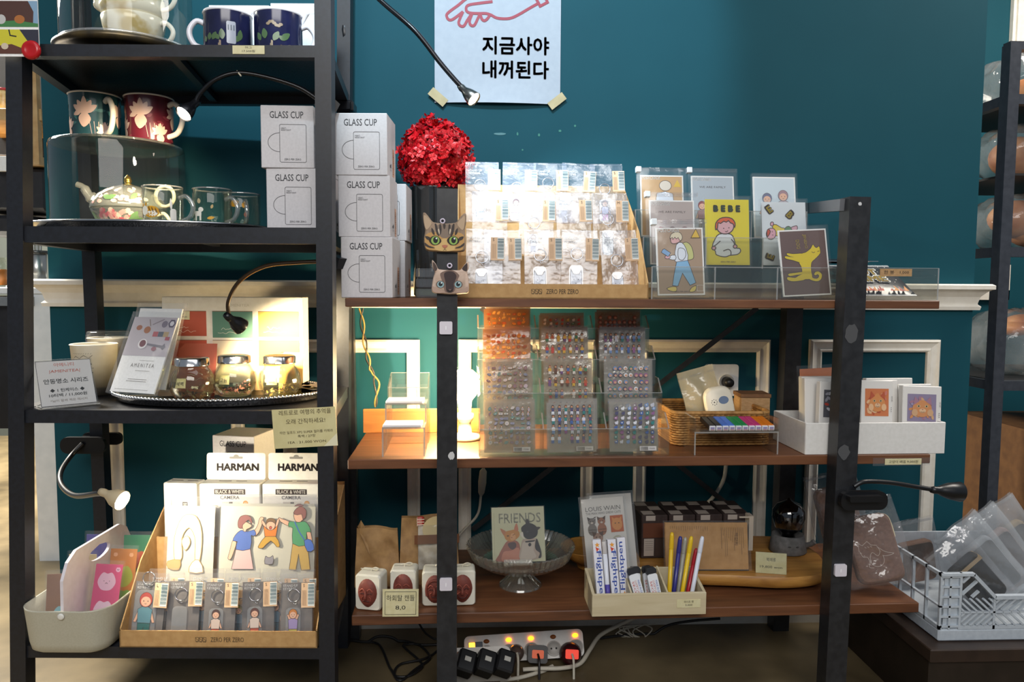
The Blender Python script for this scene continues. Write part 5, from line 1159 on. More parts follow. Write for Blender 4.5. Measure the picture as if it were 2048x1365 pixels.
def crawl(m, w, h):
    f = lambda P: [(((x - 650 - (y - 298) * .10) / 468 - .5) * w, (940 - y) / 642 * h) for x, y in P]; ow = .0016; S = lambda p, c, s=3: shape(m, f(p), c, ow, s)
    S(ell(778, 522, 18, 22, 10), '#cf9aa6', 0); S([(985, 556), (1042, 538), (1048, 578), (990, 586)], '#cf9aa6'); S([(785, 545), (820, 528), (880, 560), (922, 570), (920, 640), (820, 640)], '#d9bf18', 2); S([(918, 566), (958, 544), (992, 578), (985, 640), (918, 640)], '#3d7a42', 2)
    S(ell(775, 622, 52, 58, 18), '#cf9aa6', 0); S([(728, 600), (742, 575), (765, 600), (750, 640), (735, 650)], '#b9452e', 2); m.poly(f(ell(785, 602, 5, 5, 8)), OUT); m.poly(f(ell(792, 635, 5, 5, 8)), OUT)
    for (x, y, ch, r) in ((762, 405, 'E', 35), (940, 455, 'B', -45), (815, 870, 'E', 70)):
        a = f([(x, y)])[0]; m.text(ch, a[0], a[1], .017, OUT, bold=.10, rot=r); m.text(ch, a[0], a[1] + .001, .014, C('#cfb52c', .5), bold=.03, rot=r)
def family2(m, w, h):
    m.text('WE ARE FAMILY', 0, h * .80, .0048, OUT, w=.062); m.text('POSTCARDS', -w * .46, h * .92, .007, WTX, 'L', w=.042, bold=.03)
    for x, c1, c2 in ((-.026, '#8a3f45', '#b08a8f'), (.0, '#5f3a38', '#a08f6a'), (.027, '#7a3f45', '#4f6a6a')): person(m, x, .022, .062, c1, c2, '#8f8a80', ow=.0006, arms=x == 0)
def top_boy(m, w, h): m.text('POSTCARDS', -w * .46, h * .93, .007, WTX, 'L', w=.042, bold=.03); shape(m, ell(.008, h * .83, .014, .012, 14), '#d8cdbd', .0011, 2); shape(m, [(w * .36, h * .93), (w * .45, h * .81), (w * .27, h * .81)], '#d9b136', 0, 1); shape(m, [(-.01, .06), (.02, .06), (.025, .1), (-.012, .1)], '#dde3ec', .001, 2)
def kids(m, w, h): person(m, -.018, .03, .075, '#6a6f8a', '#9aa0ae', '#8a8f9c', ow=.0007); person(m, .02, .034, .078, '#a08088', '#b9a9ae', '#9a9aa2', ow=.0007)
postcard(1326, 470, 2, 'zip-bagged tan postcard set at the back left of the acrylic stand', '#c39a68', top_boy, zipper=True, lean=-9)
postcard(1428, 470, 2, 'grey WE ARE FAMILY postcard set at the back middle of the acrylic stand', '#aab4bc', family2, zipper=True, lean=-9)
postcard(1552, 470, 2, 'pale blue postcard with two faint children at the back right of the stand', '#c9d6dc', kids, lean=-9)
postcard(1346, 530, 1, 'grey-pink WE ARE FAMILY zip postcard set in the middle row of the stand', '#a99a94', family2, zipper=True, lean=-9)
postcard(1456, 530, 1, 'yellow BEBE postcard with a red-haired baby in white', '#d6c410', bebe, w=.098, h=.145, lean=-7, edge='#d6c410')
postcard(1571, 530, 1, 'white postcard with a crawling child in yellow and green', '#cdd3d6', crawl, w=.100, h=.142, lean=-9, edge='#cdd3d6')
postcard(1363, 598, 0, 'zip-bagged tan postcard of a boy with backpack reading while walking', '#a58a70', boy, w=.100, h=.142, zipper=True, lean=-8, tilt=-1)
postcard(1615, 598, 0, 'brown JINDO DOG postcard with a yellow dog turned on its side', '#5e4541', jindo, w=.104, h=.142, lean=-9, tilt=-3)

# ------------------------------------------------------------------ spicy snack packs in a clear tray at the right end
HY = -.415; a = at(1688, 600, y=HY).x; b = at(1876, 600, y=HY).x; W = b - a
t = thing('acrylic_tray', 'clear acrylic tray of black snack packs at the right end of the top shelf', 'tray', ((a + b) / 2, HY, Z1))
m = MB(); m.box(-W / 2, W / 2, 0, .30, 0, .003, ACRYL); m.build('floor', t)
zt = at(1800, 537, y=HY).z - Z1
m = MB(); m.box(-W / 2, W / 2, 0, .003, .003, zt, ACRYL); m.box(-W / 2, W / 2, 0, .003, zt, zt + .001, ACEDGE); m.build('front_wall', t)
for s in (-1, 1):
    m = MB(); x = s * (W / 2 - .0015); m.box(x - .0015, x + .0015, .003, .30, .003, zt, ACRYL); m.box(x - .0015, x + .0015, -.0004, .0, 0, zt, ACEDGE); m.build('side_wall', t)
PK2 = noisy('black_snack_film', '#1f2127', '#2b2d33', 30, .22, 0, .3); FLM = (C('#c9441c', .4), C('#e08a1c', .4), C('#a82a14', .4))
def snack(loc, rot, label, face):
    t = thing('snack_pack', label, 'snack pack', loc, rot, 'black snack packs in the acrylic tray'); w, h = .146, .115
    m = MB(); bulge = lambda u, v: .006 * math.sin(PI * u) ** .5 * math.sin(PI * v) ** .5
    m.grid(lambda u, v: ((u - .5) * w, -bulge(u, v), v * h), 12, 10, PK2); m.grid(lambda u, v: ((u - .5) * w, bulge(u, v), v * h), 12, 10, PK2)
    m.box(-w / 2, w / 2, -.0006, .0006, -.006, 0, C('#b9bcc0', .25, .7)); m.box(-w / 2, w / 2, -.0006, .0006, h, h + .006, C('#b9bcc0', .25, .7))
    if face:
        m.lay = 130; rnd = random.Random(4); yl = C('#d8b41c', .45)
        for q in range(26):
            x = rnd.uniform(-w * .47, w * .47); hh = rnd.uniform(.006, .022) * (1.4 if x < -.04 else 1); m.poly([(x - .004, .003), (x + .005, .003), (x + .003 + rnd.uniform(-.004, .004), .003 + hh)], rnd.choice(FLM))
        m.text('HOT', -.012, .068, .023, C('#f2f0ea', .4), w=.066, bold=.11); m.text('TIME', -.006, .040, .023, C('#f2f0ea', .4), w=.074, bold=.11)
        m.text('HOT', -.012, .068, .022, INK, w=.063, bold=.06); m.text('TIME', -.006, .040, .022, INK, w=.071, bold=.06); m.text('HOT', -.012, .0685, .021, yl, w=.061, bold=.02); m.text('TIME', -.006, .0405, .021, yl, w=.069, bold=.02)
        m.poly(ell(-.012, .079, .012, .010, 14), C('#b5742c', .5)); m.poly(ell(-.012, .081, .007, .006, 12), C('#d9a45c', .5))
        for q in range(10): m.poly(ell(rnd.uniform(.02, .07), rnd.uniform(.02, .1), .0012, .0012, 6), C('#e8e4da', .5))
    m.build('pack', t)
cx = at(1748, 590, y=HY).x
snack(((a + b) / 2 - .008, HY + .015, Z1 + .012), (R(-58), 0, R(3)), 'black HOT TIME snack pack with flames leaning at the front of the tray', True)
rnd = random.Random(9)
for q, lab in enumerate(('lowest snack pack of the pile behind the HOT TIME pack', 'second snack pack from the bottom of the pile in the tray', 'third snack pack from the bottom of the pile in the tray', 'second snack pack from the top of the pile in the tray', 'topmost snack pack of the pile, crossing behind the right upright')):
    snack(((a + b) / 2 - .012 - .002 * q, HY + .16, Z1 + .013 + .0185 * q), (R(-88), 0, R(rnd.uniform(-6, 6))), lab, False)
price_tag('price_tag', 'brown kraft price tag on the front of the clear snack tray', 1760, 538, 1824, 553, HY - .002, [('한 봉', -.22, -.22, .5, .32), ('1,000', .26, -.2, .4, .28)], col=KRAFT)
# ================================================================== middle board of the wooden shelf unit
use(SHELF); Zm = SZ['two'] + .0003
# ---- clear step stand with two blank cards at the left end
sy = -.405; a, b = at(764, 900, y=sy).x, at(850, 900, y=sy).x; W = b - a; sx = (a + b) / 2
t = thing('acrylic_step_stand', 'clear acrylic step stand with two blank cards at the left end of the middle shelf', 'display stand', (sx, sy, Zm)); T = .003
for k, (y0, y1, z) in enumerate(((0, .06, .060), (.065, .125, .100))):
    MB().box(-W / 2, W / 2, y0, y1, z - T, z, ACEDGE).build('step_plate', t)
    for s in (-1, 1):
        x = s * (W / 2 - T / 2); MB().box(x - T / 2, x + T / 2, y0, y1, 0, z - T, ACRYL).build('leg', t)
        MB().box(x - T / 2 - .0002, x + T / 2 + .0002, y0 - .0006, y0, 0, z, ACEDGE).build('leg_edge', t)
m = MB(); m.box(-W / 2, W / 2, .130, .133, 0, .125, ACRYL); m.box(-W / 2, W / 2, .205, .208, 0, .150, ACRYL); m.box(-W / 2, W / 2, .13, .133, .125, .1262, ACEDGE); m.box(-W / 2, W / 2, .205, .208, .15, .1512, ACEDGE)
for s in (-1, 1): m.prism([(.133, 0), (.205, 0), (.205, .15), (.133, .125)], s * W / 2 - .0015, s * W / 2 + .0015, ACRYL, 'YZ')
m.build('back_bin', t)
for y, z, lab in ((sy + .002, Zm + .0602, 'blank white card on the lower step of the clear step stand'), (sy + .066, Zm + .1002, 'blank white card on the upper step of the clear step stand')):
    m = MB(); m.box(-W / 2 + .001, W / 2 - .008, 0, .056, 0, .005, C('#e9e7ea', .5), b=.0008); tag(m.build('blank_card', loc=(sx, y, z), rot=(0, 0, R(-1))), lab, 'card', 'blank cards on the step stand')
# ---- glowing bulb lamp behind the upright
by = -.235; c = at(930, 768, y=by)
t = thing('bulb_lamp', 'glowing round bulb table lamp half hidden behind the middle upright', 'lamp', (c.x, by, Zm))
MB().lathe([(0, 0), (.034, 0), (.036, .003), (.034, .010), (.016, .014), (.014, .040), (.020, .048), (.020, .060), (0, .060)], C('#d9cfae', .4), 32).build('base', t)
m = MB(); hz = c.z - Zm; m.lathe([(.013, .058), (.016, hz - .038), (.026, hz - .026), (.033, hz - .010), (.0345, hz + .004), (.030, hz + .020), (.018, hz + .031), (0, hz + .0345)], C('#ffdf9a', .4, emit=22), 28); m.build('bulb', t)
light('bulb_glow', 'POINT', F.M @ Vector((c.x, by - .040, c.z)), None, 20, (1.0, .76, .42), .04)
light('bulb_glow_back', 'POINT', F.M @ Vector((c.x - .035, by + .035, c.z)), None, 9, (1.0, .76, .42), .04)
# ---- clear stepped stand of sticker sheets
PALS = {'warm': ('#c9702a', '#d98f3a', '#b8522a', '#e0b060', '#8a4a2a', '#d9a04a'), 'mixed': ('#a8542f', '#3f5f9a', '#c9a23a', '#5f3f2f', '#3f7a5a', '#b83f3a', '#d8d2c8', '#6a4a7a'), 'cool': ('#3f5fa0', '#6f8fc0', '#d8dce4', '#4a4a6a', '#2f7a7a', '#8a5a8a', '#c9c9d6'), 'faces': ('#a0432f', '#8a3a2a', '#b85a3a', '#7a3328'), 'soft': ('#8d8a9a', '#b9a9b0', '#7a7f8f', '#c2b8b0', '#8a6a6a', '#6f8a80')}
HAIRS = ('#3a241c', '#5a2f1f', '#2b1f22', '#7a4a2a')
SHEETM = {k: clear('sheet_' + k, '#f4f2ee', hz_, .07, .15, .3, 26, hazecol=col) for k, hz_, col in (('warm', .55, '#c98f4a'), ('mixed', .42, '#b8a78c'), ('cool', .44, '#b2aca2'), ('faces', .5, '#ad8a6c'), ('soft', .44, '#b8a992'))}  # film tints carry the bulb's golden light in their colour, strongest in warm
def sheet_art(m, w, h, kind, pal, rnd, barcode):
    nx, ny = {'people': (7, 4), 'faces': (8, 7), 'animals': (7, 8), 'mix': (8, 8)}[kind]
    z0 = .016 if barcode else .006
    for j in range(ny):
        for i in range(nx):
            x = -w * .44 + w * .88 * (i + .5) / nx + rnd.uniform(-.0012, .0012); z = z0 + (h - z0 - .008) * (j + .5) / ny; s = min(w * .88 / nx, (h - z0) / ny)
            if rnd.random() < .04: continue
            if kind == 'people': person(m, x, z - s * .55, s * 1.25 + .004, rnd.choice(HAIRS), rnd.choice(pal), rnd.choice(pal), '#b9886a')
            elif kind == 'faces': m.poly(ell(x, z, s * .40, s * .40, 9), C(rnd.choice(pal))); m.poly(ell(x + s * .05, z - s * .08, s * .27, s * .25, 8), C('#c99a80'))
            elif kind == 'animals':
                cc = C(rnd.choice(pal)); m.poly(ell(x, z - s * .05, s * .36, s * rnd.uniform(.22, .34), 9), cc); m.poly(ell(x + s * .2, z + s * .18, s * .16, s * .15, 7), cc); m.poly([(x + s * .1, z + s * .25), (x + s * .16, z + s * .42), (x + s * .22, z + s * .27)], cc)
                for d in (-.2, .12): m.poly(rect(x + s * d, z - s * .42, x + s * (d + .1), z - s * .2), cc)
                if rnd.random() < .5: m.poly(ell(x, z, s * .14, s * .12, 7), C('#d9d6d2'))
            else:
                cc = C(rnd.choice(pal)); k = rnd.random()
                if k < .35: m.poly(ell(x, z, s * .42, s * rnd.uniform(.2, .4), 9, rnd.uniform(0, 90)), cc)
                elif k < .6: m.poly(rrect(x, z, s * .8, s * rnd.uniform(.25, .5), s * .1, 2), cc)
                elif k < .8: person(m, x, z - s * .5, s, rnd.choice(HAIRS), rnd.choice(pal), rnd.choice(pal))
                else: m.poly(petal(x - s * .4, z, s * .9, s * .5, rnd.uniform(-30, 60)), cc)
                m.poly(ell(x, z, s * .12, s * .1, 6), C(rnd.choice(pal)))
    if barcode:
        m.poly(rect(w * .08, .003, w * .42, .012), C('#c2bfbd'))
        for q in range(18): m.line([(w * .10 + q * .0009, .004), (w * .10 + q * .0009, .011)], .0004 if q % 3 else .0008, C('#55524f'))
        m.text('STICKER', w * .33, .006, .003, C('#6a6663'), w=.012)
def sticker_sheet(x, y, z, w, h, kind, pk, label, lean, tilt, rz, seed, barcode, top=True):
    t = thing('sticker_sheet', label, 'sticker sheet', (x, y, z), (R(lean), R(tilt), R(rz)), 'sticker sheets on the clear stand')
    m = MB(); m.box(-w / 2, w / 2, .0004, .0010, 0, h, SHEETM[pk]); sheet_art(m, w, h, kind, PALS[pk], random.Random(seed), barcode); m.build('sheet', t)
    m = MB(); m.grid(lambda u, v: ((u - .5) * (w + .006), -.0032 - .0010 * math.sin(7 * u + 4 * v + seed) * math.sin(3 * v), -.001 + v * (h + .004)), 7, 9, FILM2 if top else SLEEVE); m.build('sleeve', t)
TY = -.416; X0, X1 = at(958, 912, y=TY).x, at(1338, 912, y=TY).x; W = X1 - X0; scx = (X0 + X1) / 2
ss = thing('acrylic_sticker_stand', 'clear four-tier acrylic stand packed with sticker sheets on the middle shelf', 'display stand', (scx, TY, Zm)); T = .0025; TD, TZ = .062, .0665
for k in range(4):
    y0, z0 = TD * k, TZ * k
    MB().box(-W / 2, W / 2, y0, y0 + TD - .002, z0, z0 + T, ACRYL).build('tier_floor', ss)
    m = MB(); m.box(-W / 2, W / 2, y0, y0 + T, z0 + T, z0 + .056, ACRYL); m.box(-W / 2, W / 2, y0, y0 + T, z0 + .056, z0 + .0575, ACEDGE); m.build('pocket_front', ss)
    for q in range(4):
        x = -W / 2 + (W - T) * q / 3; m = MB(); m.prism([(y0 + T, z0 + T), (y0 + TD - .002, z0 + T), (y0 + TD - .002, z0 + .085), (y0 + TD * .55, z0 + .085), (y0 + T, z0 + .057)], x, x + T, ACRYL, 'YZ'); m.bar((x + T / 2, y0 + .001, z0 + .057), (x + T / 2, y0 + TD * .55, z0 + .085), T + .0004, .0012, ACEDGE); m.build('divider', ss)
MB().box(-W / 2, W / 2, TD * 4, TD * 4 + T, 0, .26, ACRYL).build('back_panel', ss)
KIND = [[('mix', 'soft'), ('people', 'cool'), ('animals', 'cool')], [('mix', 'soft'), ('people', 'mixed'), ('faces', 'cool')], [('mix', 'warm'), ('people', 'mixed'), ('people', 'cool')], [('mix', 'warm'), ('animals', 'mixed'), ('faces', 'faces')]]
ROWN = ('front row', 'second row up', 'third row up', 'top row'); COLN = ('lamp side', 'middle column', 'basket side')
KN = {'mix': 'small mixed motifs', 'people': 'tiny standing people', 'animals': 'tiny animals', 'faces': 'rows of round faces'}; PN = {'soft': 'greyish', 'cool': 'bluish', 'mixed': 'multicoloured', 'warm': 'orange', 'faces': 'reddish-brown'}
for r in range(4):
    for c in range(3):
        kd, pk = KIND[r][c]; cw = (W - T) / 3; x = scx - W / 2 + cw * (c + .5) + (.0 if r < 3 else (.004, .0, .0)[c]) - .003; y = TY + TD * r + .012; z = Zm + TZ * r + .0055
        hh = (.104, .118, .118, .089)[r] + (.006 if (r, c) == (3, 0) else -.008 if (r, c) == (3, 1) else 0); rnd = random.Random(r * 3 + c)
        sticker_sheet(x, y, z, .104, hh, kd, pk, '%s sticker sheet of %s, %s, %s' % (PN[pk], KN[kd], ROWN[r], COLN[c]), -9, rnd.uniform(-.5, .5), rnd.uniform(-1.5, 1.5), r * 10 + c, r == 0)
        sticker_sheet(x + rnd.uniform(.003, .007), y + .017, z + .002, .104, hh + .003, kd, pk, 'spare sheet behind the sticker sheet of %s, %s, %s' % (KN[kd], ROWN[r], COLN[c]), -8, rnd.uniform(-1, 1), rnd.uniform(-2, 2), r * 10 + c + 50, False, False)
# ---- wicker basket with a bagged sachet and a small carton
WK = noisy('wicker', '#8a5f30', '#b98a4e', 60, .6)
wy0, wy1 = -.335, -.135; a, b = at(1345, 893, y=wy0).x, at(1545, 893, y=wy0).x; W = b - a; wx = (a + b) / 2
t = thing('wicker_basket', 'low brown wicker basket behind the coloured lighters on the middle shelf', 'basket', (wx, (wy0 + wy1) / 2, Zm))
m = MB(); D = wy1 - wy0
def per(u, gx, gy): 
    P = rrect(0, 0, W - gx, D - gy, .02, 5); n = len(P); L = [0]
    for i in range(n): L.append(L[-1] + (Vector(P[(i + 1) % n]) - Vector(P[i])).length)
    s = (u % 1) * L[-1]
    for i in range(n):
        if s <= L[i + 1] + 1e-9: f_ = (s - L[i]) / (L[i + 1] - L[i] + 1e-12); return Vector(P[i]).lerp(Vector(P[(i + 1) % n]), f_)
    return Vector(P[0])
NS = 66
for r in range(13):
    P = []
    for i in range(NS * 2 + 1):
        u = i / (NS * 2); p = per(u, .006, .006); q = per(u, .012, .012); ph = math.cos(PI * i + PI * (r % 2)) * .5 + .5; v = p.lerp(q, ph); P.append((v.x, v.y, .004 + r * .0054))
    m.tube(P, .0029, WK, 5, cap=False)
m.build('woven_wall', t)
m = MB(); P = [(*per(i / 90, .008, .008), .074) for i in range(91)]; m.tube(P, .0048, WK, 7, cap=False); m.build('rim', t)
m = MB(); m.prism(rrect(0, 0, W - .012, D - .012, .02), .001, .004, WK, 'XY'); m.build('floor', t)
p = at(1500, 808, y=-.19); t = thing('small_carton', 'small brown lidded carton inside the wicker basket', 'carton', (p.x, -.20, Zm + .0045), (0, 0, R(-4)))
m = MB(); m.box(-.034, .034, -.03, .03, 0, .088, KRAFT, b=.001); m.build('body', t); m = MB(); m.box(-.036, .036, -.032, .032, .0882, .097, noisy('brown_carton_lid', '#6f4c30', '#7d5838', 80, .7), b=.001); m.build('lid', t)
CRB = clear('cream_bag', '#efe6cf', .50, .06, .2, .6, 26, hazecol='#e6d8b4')
p = at(1428, 850, y=-.25); t = thing('zip_bag', 'cream translucent zip bag leaning in the wicker basket', 'bag', (p.x - .006, -.25, Zm + .018), (R(-8), R(-14), R(6)))
m = MB(); w, h = .095, .150
for s in (-1, 1): m.grid(lambda u, v: ((u - .5) * w * (1 - .06 * v), s * (.002 + .016 * math.sin(PI * u) * math.sin(PI * min(1, v * 1.15))) + .002 * math.sin(13 * u + 9 * v), v * h), 12, 14, CRB)
m.build('bag', t); MB().box(-w * .47, w * .47, -.003, .003, h - .016, h - .012, FILM).build('zip_strip', t)
t = thing('oval_sachet', 'white oval sachet with a blue dot standing in front of the cream zip bag', 'sachet', (p.x + .012, -.285, Zm + .016), (R(-10), R(-9), R(-2)))
m = MB(); w, h = .066, .112; P = rrect(0, h / 2, w, h, .024, 6); n = len(P); V = []
for s, y in ((1, 0), (1, -.004), (.96, -.010), (.86, -.0125)): V += [(q[0] * s, y, h / 2 + (q[1] - h / 2) * s) for q in P]
m.add(V, [(i * n + k, i * n + (k + 1) % n, (i + 1) * n + (k + 1) % n, (i + 1) * n + k) for i in range(3) for k in range(n)] + [tuple(range(n)), tuple(range(3 * n, 4 * n))], C('#e6dfcc', .35), True)
m.T = Matrix.Translation((0, -.0125, 0)); m.poly(ell(.010, h * .70, .0115, .009, 16), C('#5f7494', .5)); 
for q in range(8): m.poly(ell(-.012 + .0062 * math.cos(q * PI / 4), h * .68 + .0062 * math.sin(q * PI / 4), .0011, .0011, 6), C('#3a342c'))
m.poly(ell(-.012, h * .68, .0016, .0016, 8), C('#3a342c')); m.text('DOA', -.019, h * .22, .007, C('#4a5f8a'), w=.012, bold=.04); m.text('PURE TEA', .008, h * .245, .0038, C('#b5452f'), w=.026); m.text('SACHET 10', .008, h * .185, .0038, C('#b5452f'), w=.026); m.build('sachet', t)
# ---- clear riser with ten stick lighters
ry = -.418; a, b = at(1388, 908, y=ry).x, at(1556, 908, y=ry).x; W = b - a; rx = (a + b) / 2; ZR = at(1470, 864, y=ry).z - Zm
t = thing('acrylic_riser', 'clear acrylic riser carrying ten coloured lighters in front of the wicker basket', 'display stand', (rx, ry, Zm)); T = .003
MB().box(-W / 2, W / 2, 0, .075, ZR - T, ZR, ACRYL).build('top_plate', t); MB().box(-W / 2, W / 2, -.0005, 0, ZR - T, ZR, ACEDGE).build('plate_edge', t); MB().box(-W / 2, W / 2, 0, .003, ZR, ZR + .004, ACRYL).build('front_stop', t)
for s in (-1, 1):
    x = s * (W / 2 - T / 2); MB().box(x - T / 2, x + T / 2, 0, .075, 0, ZR + (.028 if s else 0), ACRYL).build('leg', t); MB().box(x - T / 2, x + T / 2, -.0006, 0, 0, ZR, ACEDGE).build('leg_edge', t)
base = None; x0 = at(1418, 860, y=ry + .006).x; step = (at(1549, 860, y=ry + .006).x - x0) / 10
for q, (cn, col) in enumerate((('black', '#1a1a1e'), ('black', '#1a1a1e'), ('blue', '#3f6fc4'), ('blue', '#4a7ad0'), ('green', '#1f8a4c'), ('green', '#1f8a4c'), ('pink', '#c43a78'), ('pink', '#c43a78'), ('orange', '#d9781c'), ('orange', '#d9781c'))):
    nb = ('beside the riser\'s left wall' if q == 0 else 'next to the blue pair') if cn == 'black' else {'blue': ('next to the black pair', 'next to the green pair'), 'green': ('next to the blue pair', 'next to the pink pair'), 'pink': ('next to the green pair', 'next to the orange pair'), 'orange': ('next to the pink pair', 'at the far right end')}[cn][q % 2]
    t = thing('stick_lighter', '%s stick lighter with white label end, %s' % (cn, nb), 'lighter', (x0 + step * (q + .5), ry + .005, Zm + ZR + .0004), (R(8), 0, 0), 'coloured lighters on the clear riser')
    m = MB(); m.box(-step * .47, step * .47, .004, .066, .0, .0115, C(col, .35), b=.0012); m.build('body', t)
    m = MB(); m.box(-step * .45, step * .45, 0, .004, .0, .011, C('#dcdce2', .4), b=.0008); m.poly(rect(-step * .3, .0045, step * .3, .0085), C('#8f86b0', .5)); m.poly(rect(-step * .3, .002, step * .3, .0035), C('#b84a4a', .5)); m.build('label_end', t)
# ---- white bin of picture blocks
ky = -.426; a, b = at(1610, 910, y=ky).x, at(1889, 910, y=ky).x; W = b - a; kx_ = (a + b) / 2; KH = at(1750, 846, y=ky).z - Zm; KD = .165
BINW = noisy('white_bin_plastic', '#dddbd6', '#e4e2de', 120, .35)
t = thing('white_bin', 'long white bin of picture blocks at the right end of the middle shelf', 'bin', (kx_, ky, Zm)); T = .003
for n_, bx in (('front_wall', (-W / 2, W / 2, 0, T, 0, KH)), ('back_wall', (-W / 2, W / 2, KD - T, KD, 0, KH)), ('side_wall', (-W / 2, -W / 2 + T, T, KD - T, 0, KH)), ('side_wall', (W / 2 - T, W / 2, T, KD - T, 0, KH)), ('floor', (-W / 2 + T, W / 2 - T, T, KD - T, .002, .005))): MB().box(*bx, BINW, b=.001).build(n_, t)
BLK = C('#dedbd6', .45)
def paint_cat(m, w, h, bg, body, face, seed):
    rnd = random.Random(seed); m.poly(rect(-w * .38, h * .12, w * .36, h * .80), C(bg, .6)); x0, x1, z0, z1 = -w * .38, w * .36, h * .12, h * .80
    for q in range(26):
        x, z = rnd.uniform(x0 + .006, x1 - .006), rnd.uniform(z0 + .006, z1 - .006); m.poly(ell(x, z, .0055, .003, 8, rnd.uniform(0, 180)), C(rnd.choice(body), .6))
    if face:
        m.poly(ell(-w * .01, h * .44, w * .25, h * .21, 18), C(body[0], .6)); 
        for s in (-1, 1): m.poly([(s * w * .08, h * .62), (s * w * .20, h * .74), (s * w * .24, h * .52)], C(body[1], .6)); m.poly(ell(s * w * .10, h * .50, w * .045, h * .03, 10), C('#c9b48a', .5)); m.poly(ell(s * w * .10, h * .50, w * .022, h * .022, 8), C('#39423a', .5)); m.poly(ell(s * w * .20, h * .34, w * .08, h * .09, 10), C(body[2], .6))
        m.poly(ell(0, h * .39, w * .09, h * .055, 10), C('#d9b48e', .6)); m.poly([(-w * .025, h * .43), (w * .025, h * .43), (0, h * .405)], C('#9a4a3a', .6)); m.line([(-w * .05, h * .365), (0, h * .35), (w * .05, h * .365)], .0008, OUT)
    else:
        m.poly(ell(.0, h * .30, w * .17, h * .16, 14), C(body[0], .6)); m.poly(ell(w * .08, h * .48, w * .10, h * .09, 12), C(body[0], .6)); m.poly([(w * .02, h * .52), (w * .03, h * .62), (w * .09, h * .56)], C(body[0], .6)); m.poly([(w * .10, h * .56), (w * .15, h * .62), (w * .16, h * .52)], C(body[0], .6))
def block(px0, px1, top, y, label, pic=None, rz=0, tilt=0, dx=0):
    a, b = at(px0, 830, y=y).x, at(px1, 830, y=y).x; w = b - a; h = at((px0 + px1) / 2, top, y=y).z - Zm - .006; d = .016
    t = thing('picture_block', label, 'picture block', ((a + b) / 2, y, Zm + .0086), (R(-5), R(tilt), R(rz)), 'white picture blocks in the bin')
    m = MB(); m.box(-w / 2, w / 2, 0, d, 0, h, BLK, b=.0012); m.lay = 3
    if pic:
        m.T = Matrix.Translation((0, 0, h - .087)); paint_cat(m, w, .087, *pic); g = C('#55524f', .6); m.text('CAT ART', w * .43, .087 * .62, .003, g, 'L', rot=-90, w=.012)
        for q in range(3): m.poly(rect(w * .42, .02 + .004 * q, w * .435, .022 + .004 * q), g)
    m.build('block', t)
block(1637, 1706, 768, ky + .028, 'picture block of a red cat on mottled grey, front left of the white bin', ('#55555c', ('#b5402f', '#7d7d86', '#9a9aa4', '#d0d0d4', '#46464e'), False, 5), rz=3, tilt=3)
block(1724, 1788, 765, ky + .020, 'picture block of an orange long-haired cat beside the right-hand upright', ('#c9764a', ('#d08a52', '#b5563a', '#e0b48a', '#c97a6a'), True, 6), tilt=1)
block(1806, 1884, 776, ky + .020, 'picture block of a sandy cat on violet, at the right end of the bin', ('#8a7f9a', ('#c98a5a', '#a0788a', '#c9a07a', '#9a8fae'), True, 7), tilt=2)
for px0, px1, top, dy, lab in ((1612, 1690, 760, .058, 'plain white block edge second from the front at the left of the bin'), (1606, 1690, 757, .086, 'plain white block edge third from the front at the left of the bin'), (1606, 1690, 756, .118, 'rearmost plain white block at the left of the bin'), (1722, 1800, 764, .052, 'blank white block behind the orange long-haired cat block'), (1735, 1830, 760, .090, 'wide blank white block at the back of the bin'), (1800, 1868, 772, .056, 'blank white block behind the sandy cat block')):
    block(px0, px1, top, ky + dy, lab, rz=2)
p = at(1672, 735, y=ky + .145); t = thing('orange_print', 'orange translucent print rising behind the blocks beside the upright', 'print', (p.x - .01, ky + .149, Zm + .0062), (R(-2), R(-3), 0))
h = p.z - Zm; MB().box(-.062, .055, 0, .002, 0, h - .008, C('#cf7f55', .5)).build('print', t); m = MB(); m.grid(lambda u, v: ((u - .5) * .135 - .004, -.003 - .001 * math.sin(6 * u), v * h), 5, 5, FILM); m.build('sleeve', t)
price_tag('shelf_label', 'cream price label on the right end of the middle shelf edge', 1770, 918, 1843, 930, SF - .002, [('고양이 배움 9,000원', 0, -.26, .5, .8)])
m = MB(); a, b, z0, z1 = pb(1746, 916, 1860, 932, SF - .0008); m.box(a, b, SF - .0008, SF - .0003, z0, z1, FILM); tag(m.build('clear_tape'), 'clear tape strip around the price label on the middle shelf edge', 'tape')
# ================================================================== lowest board of the wooden shelf unit
use(SHELF); Zl = SZ['three'] + .0003
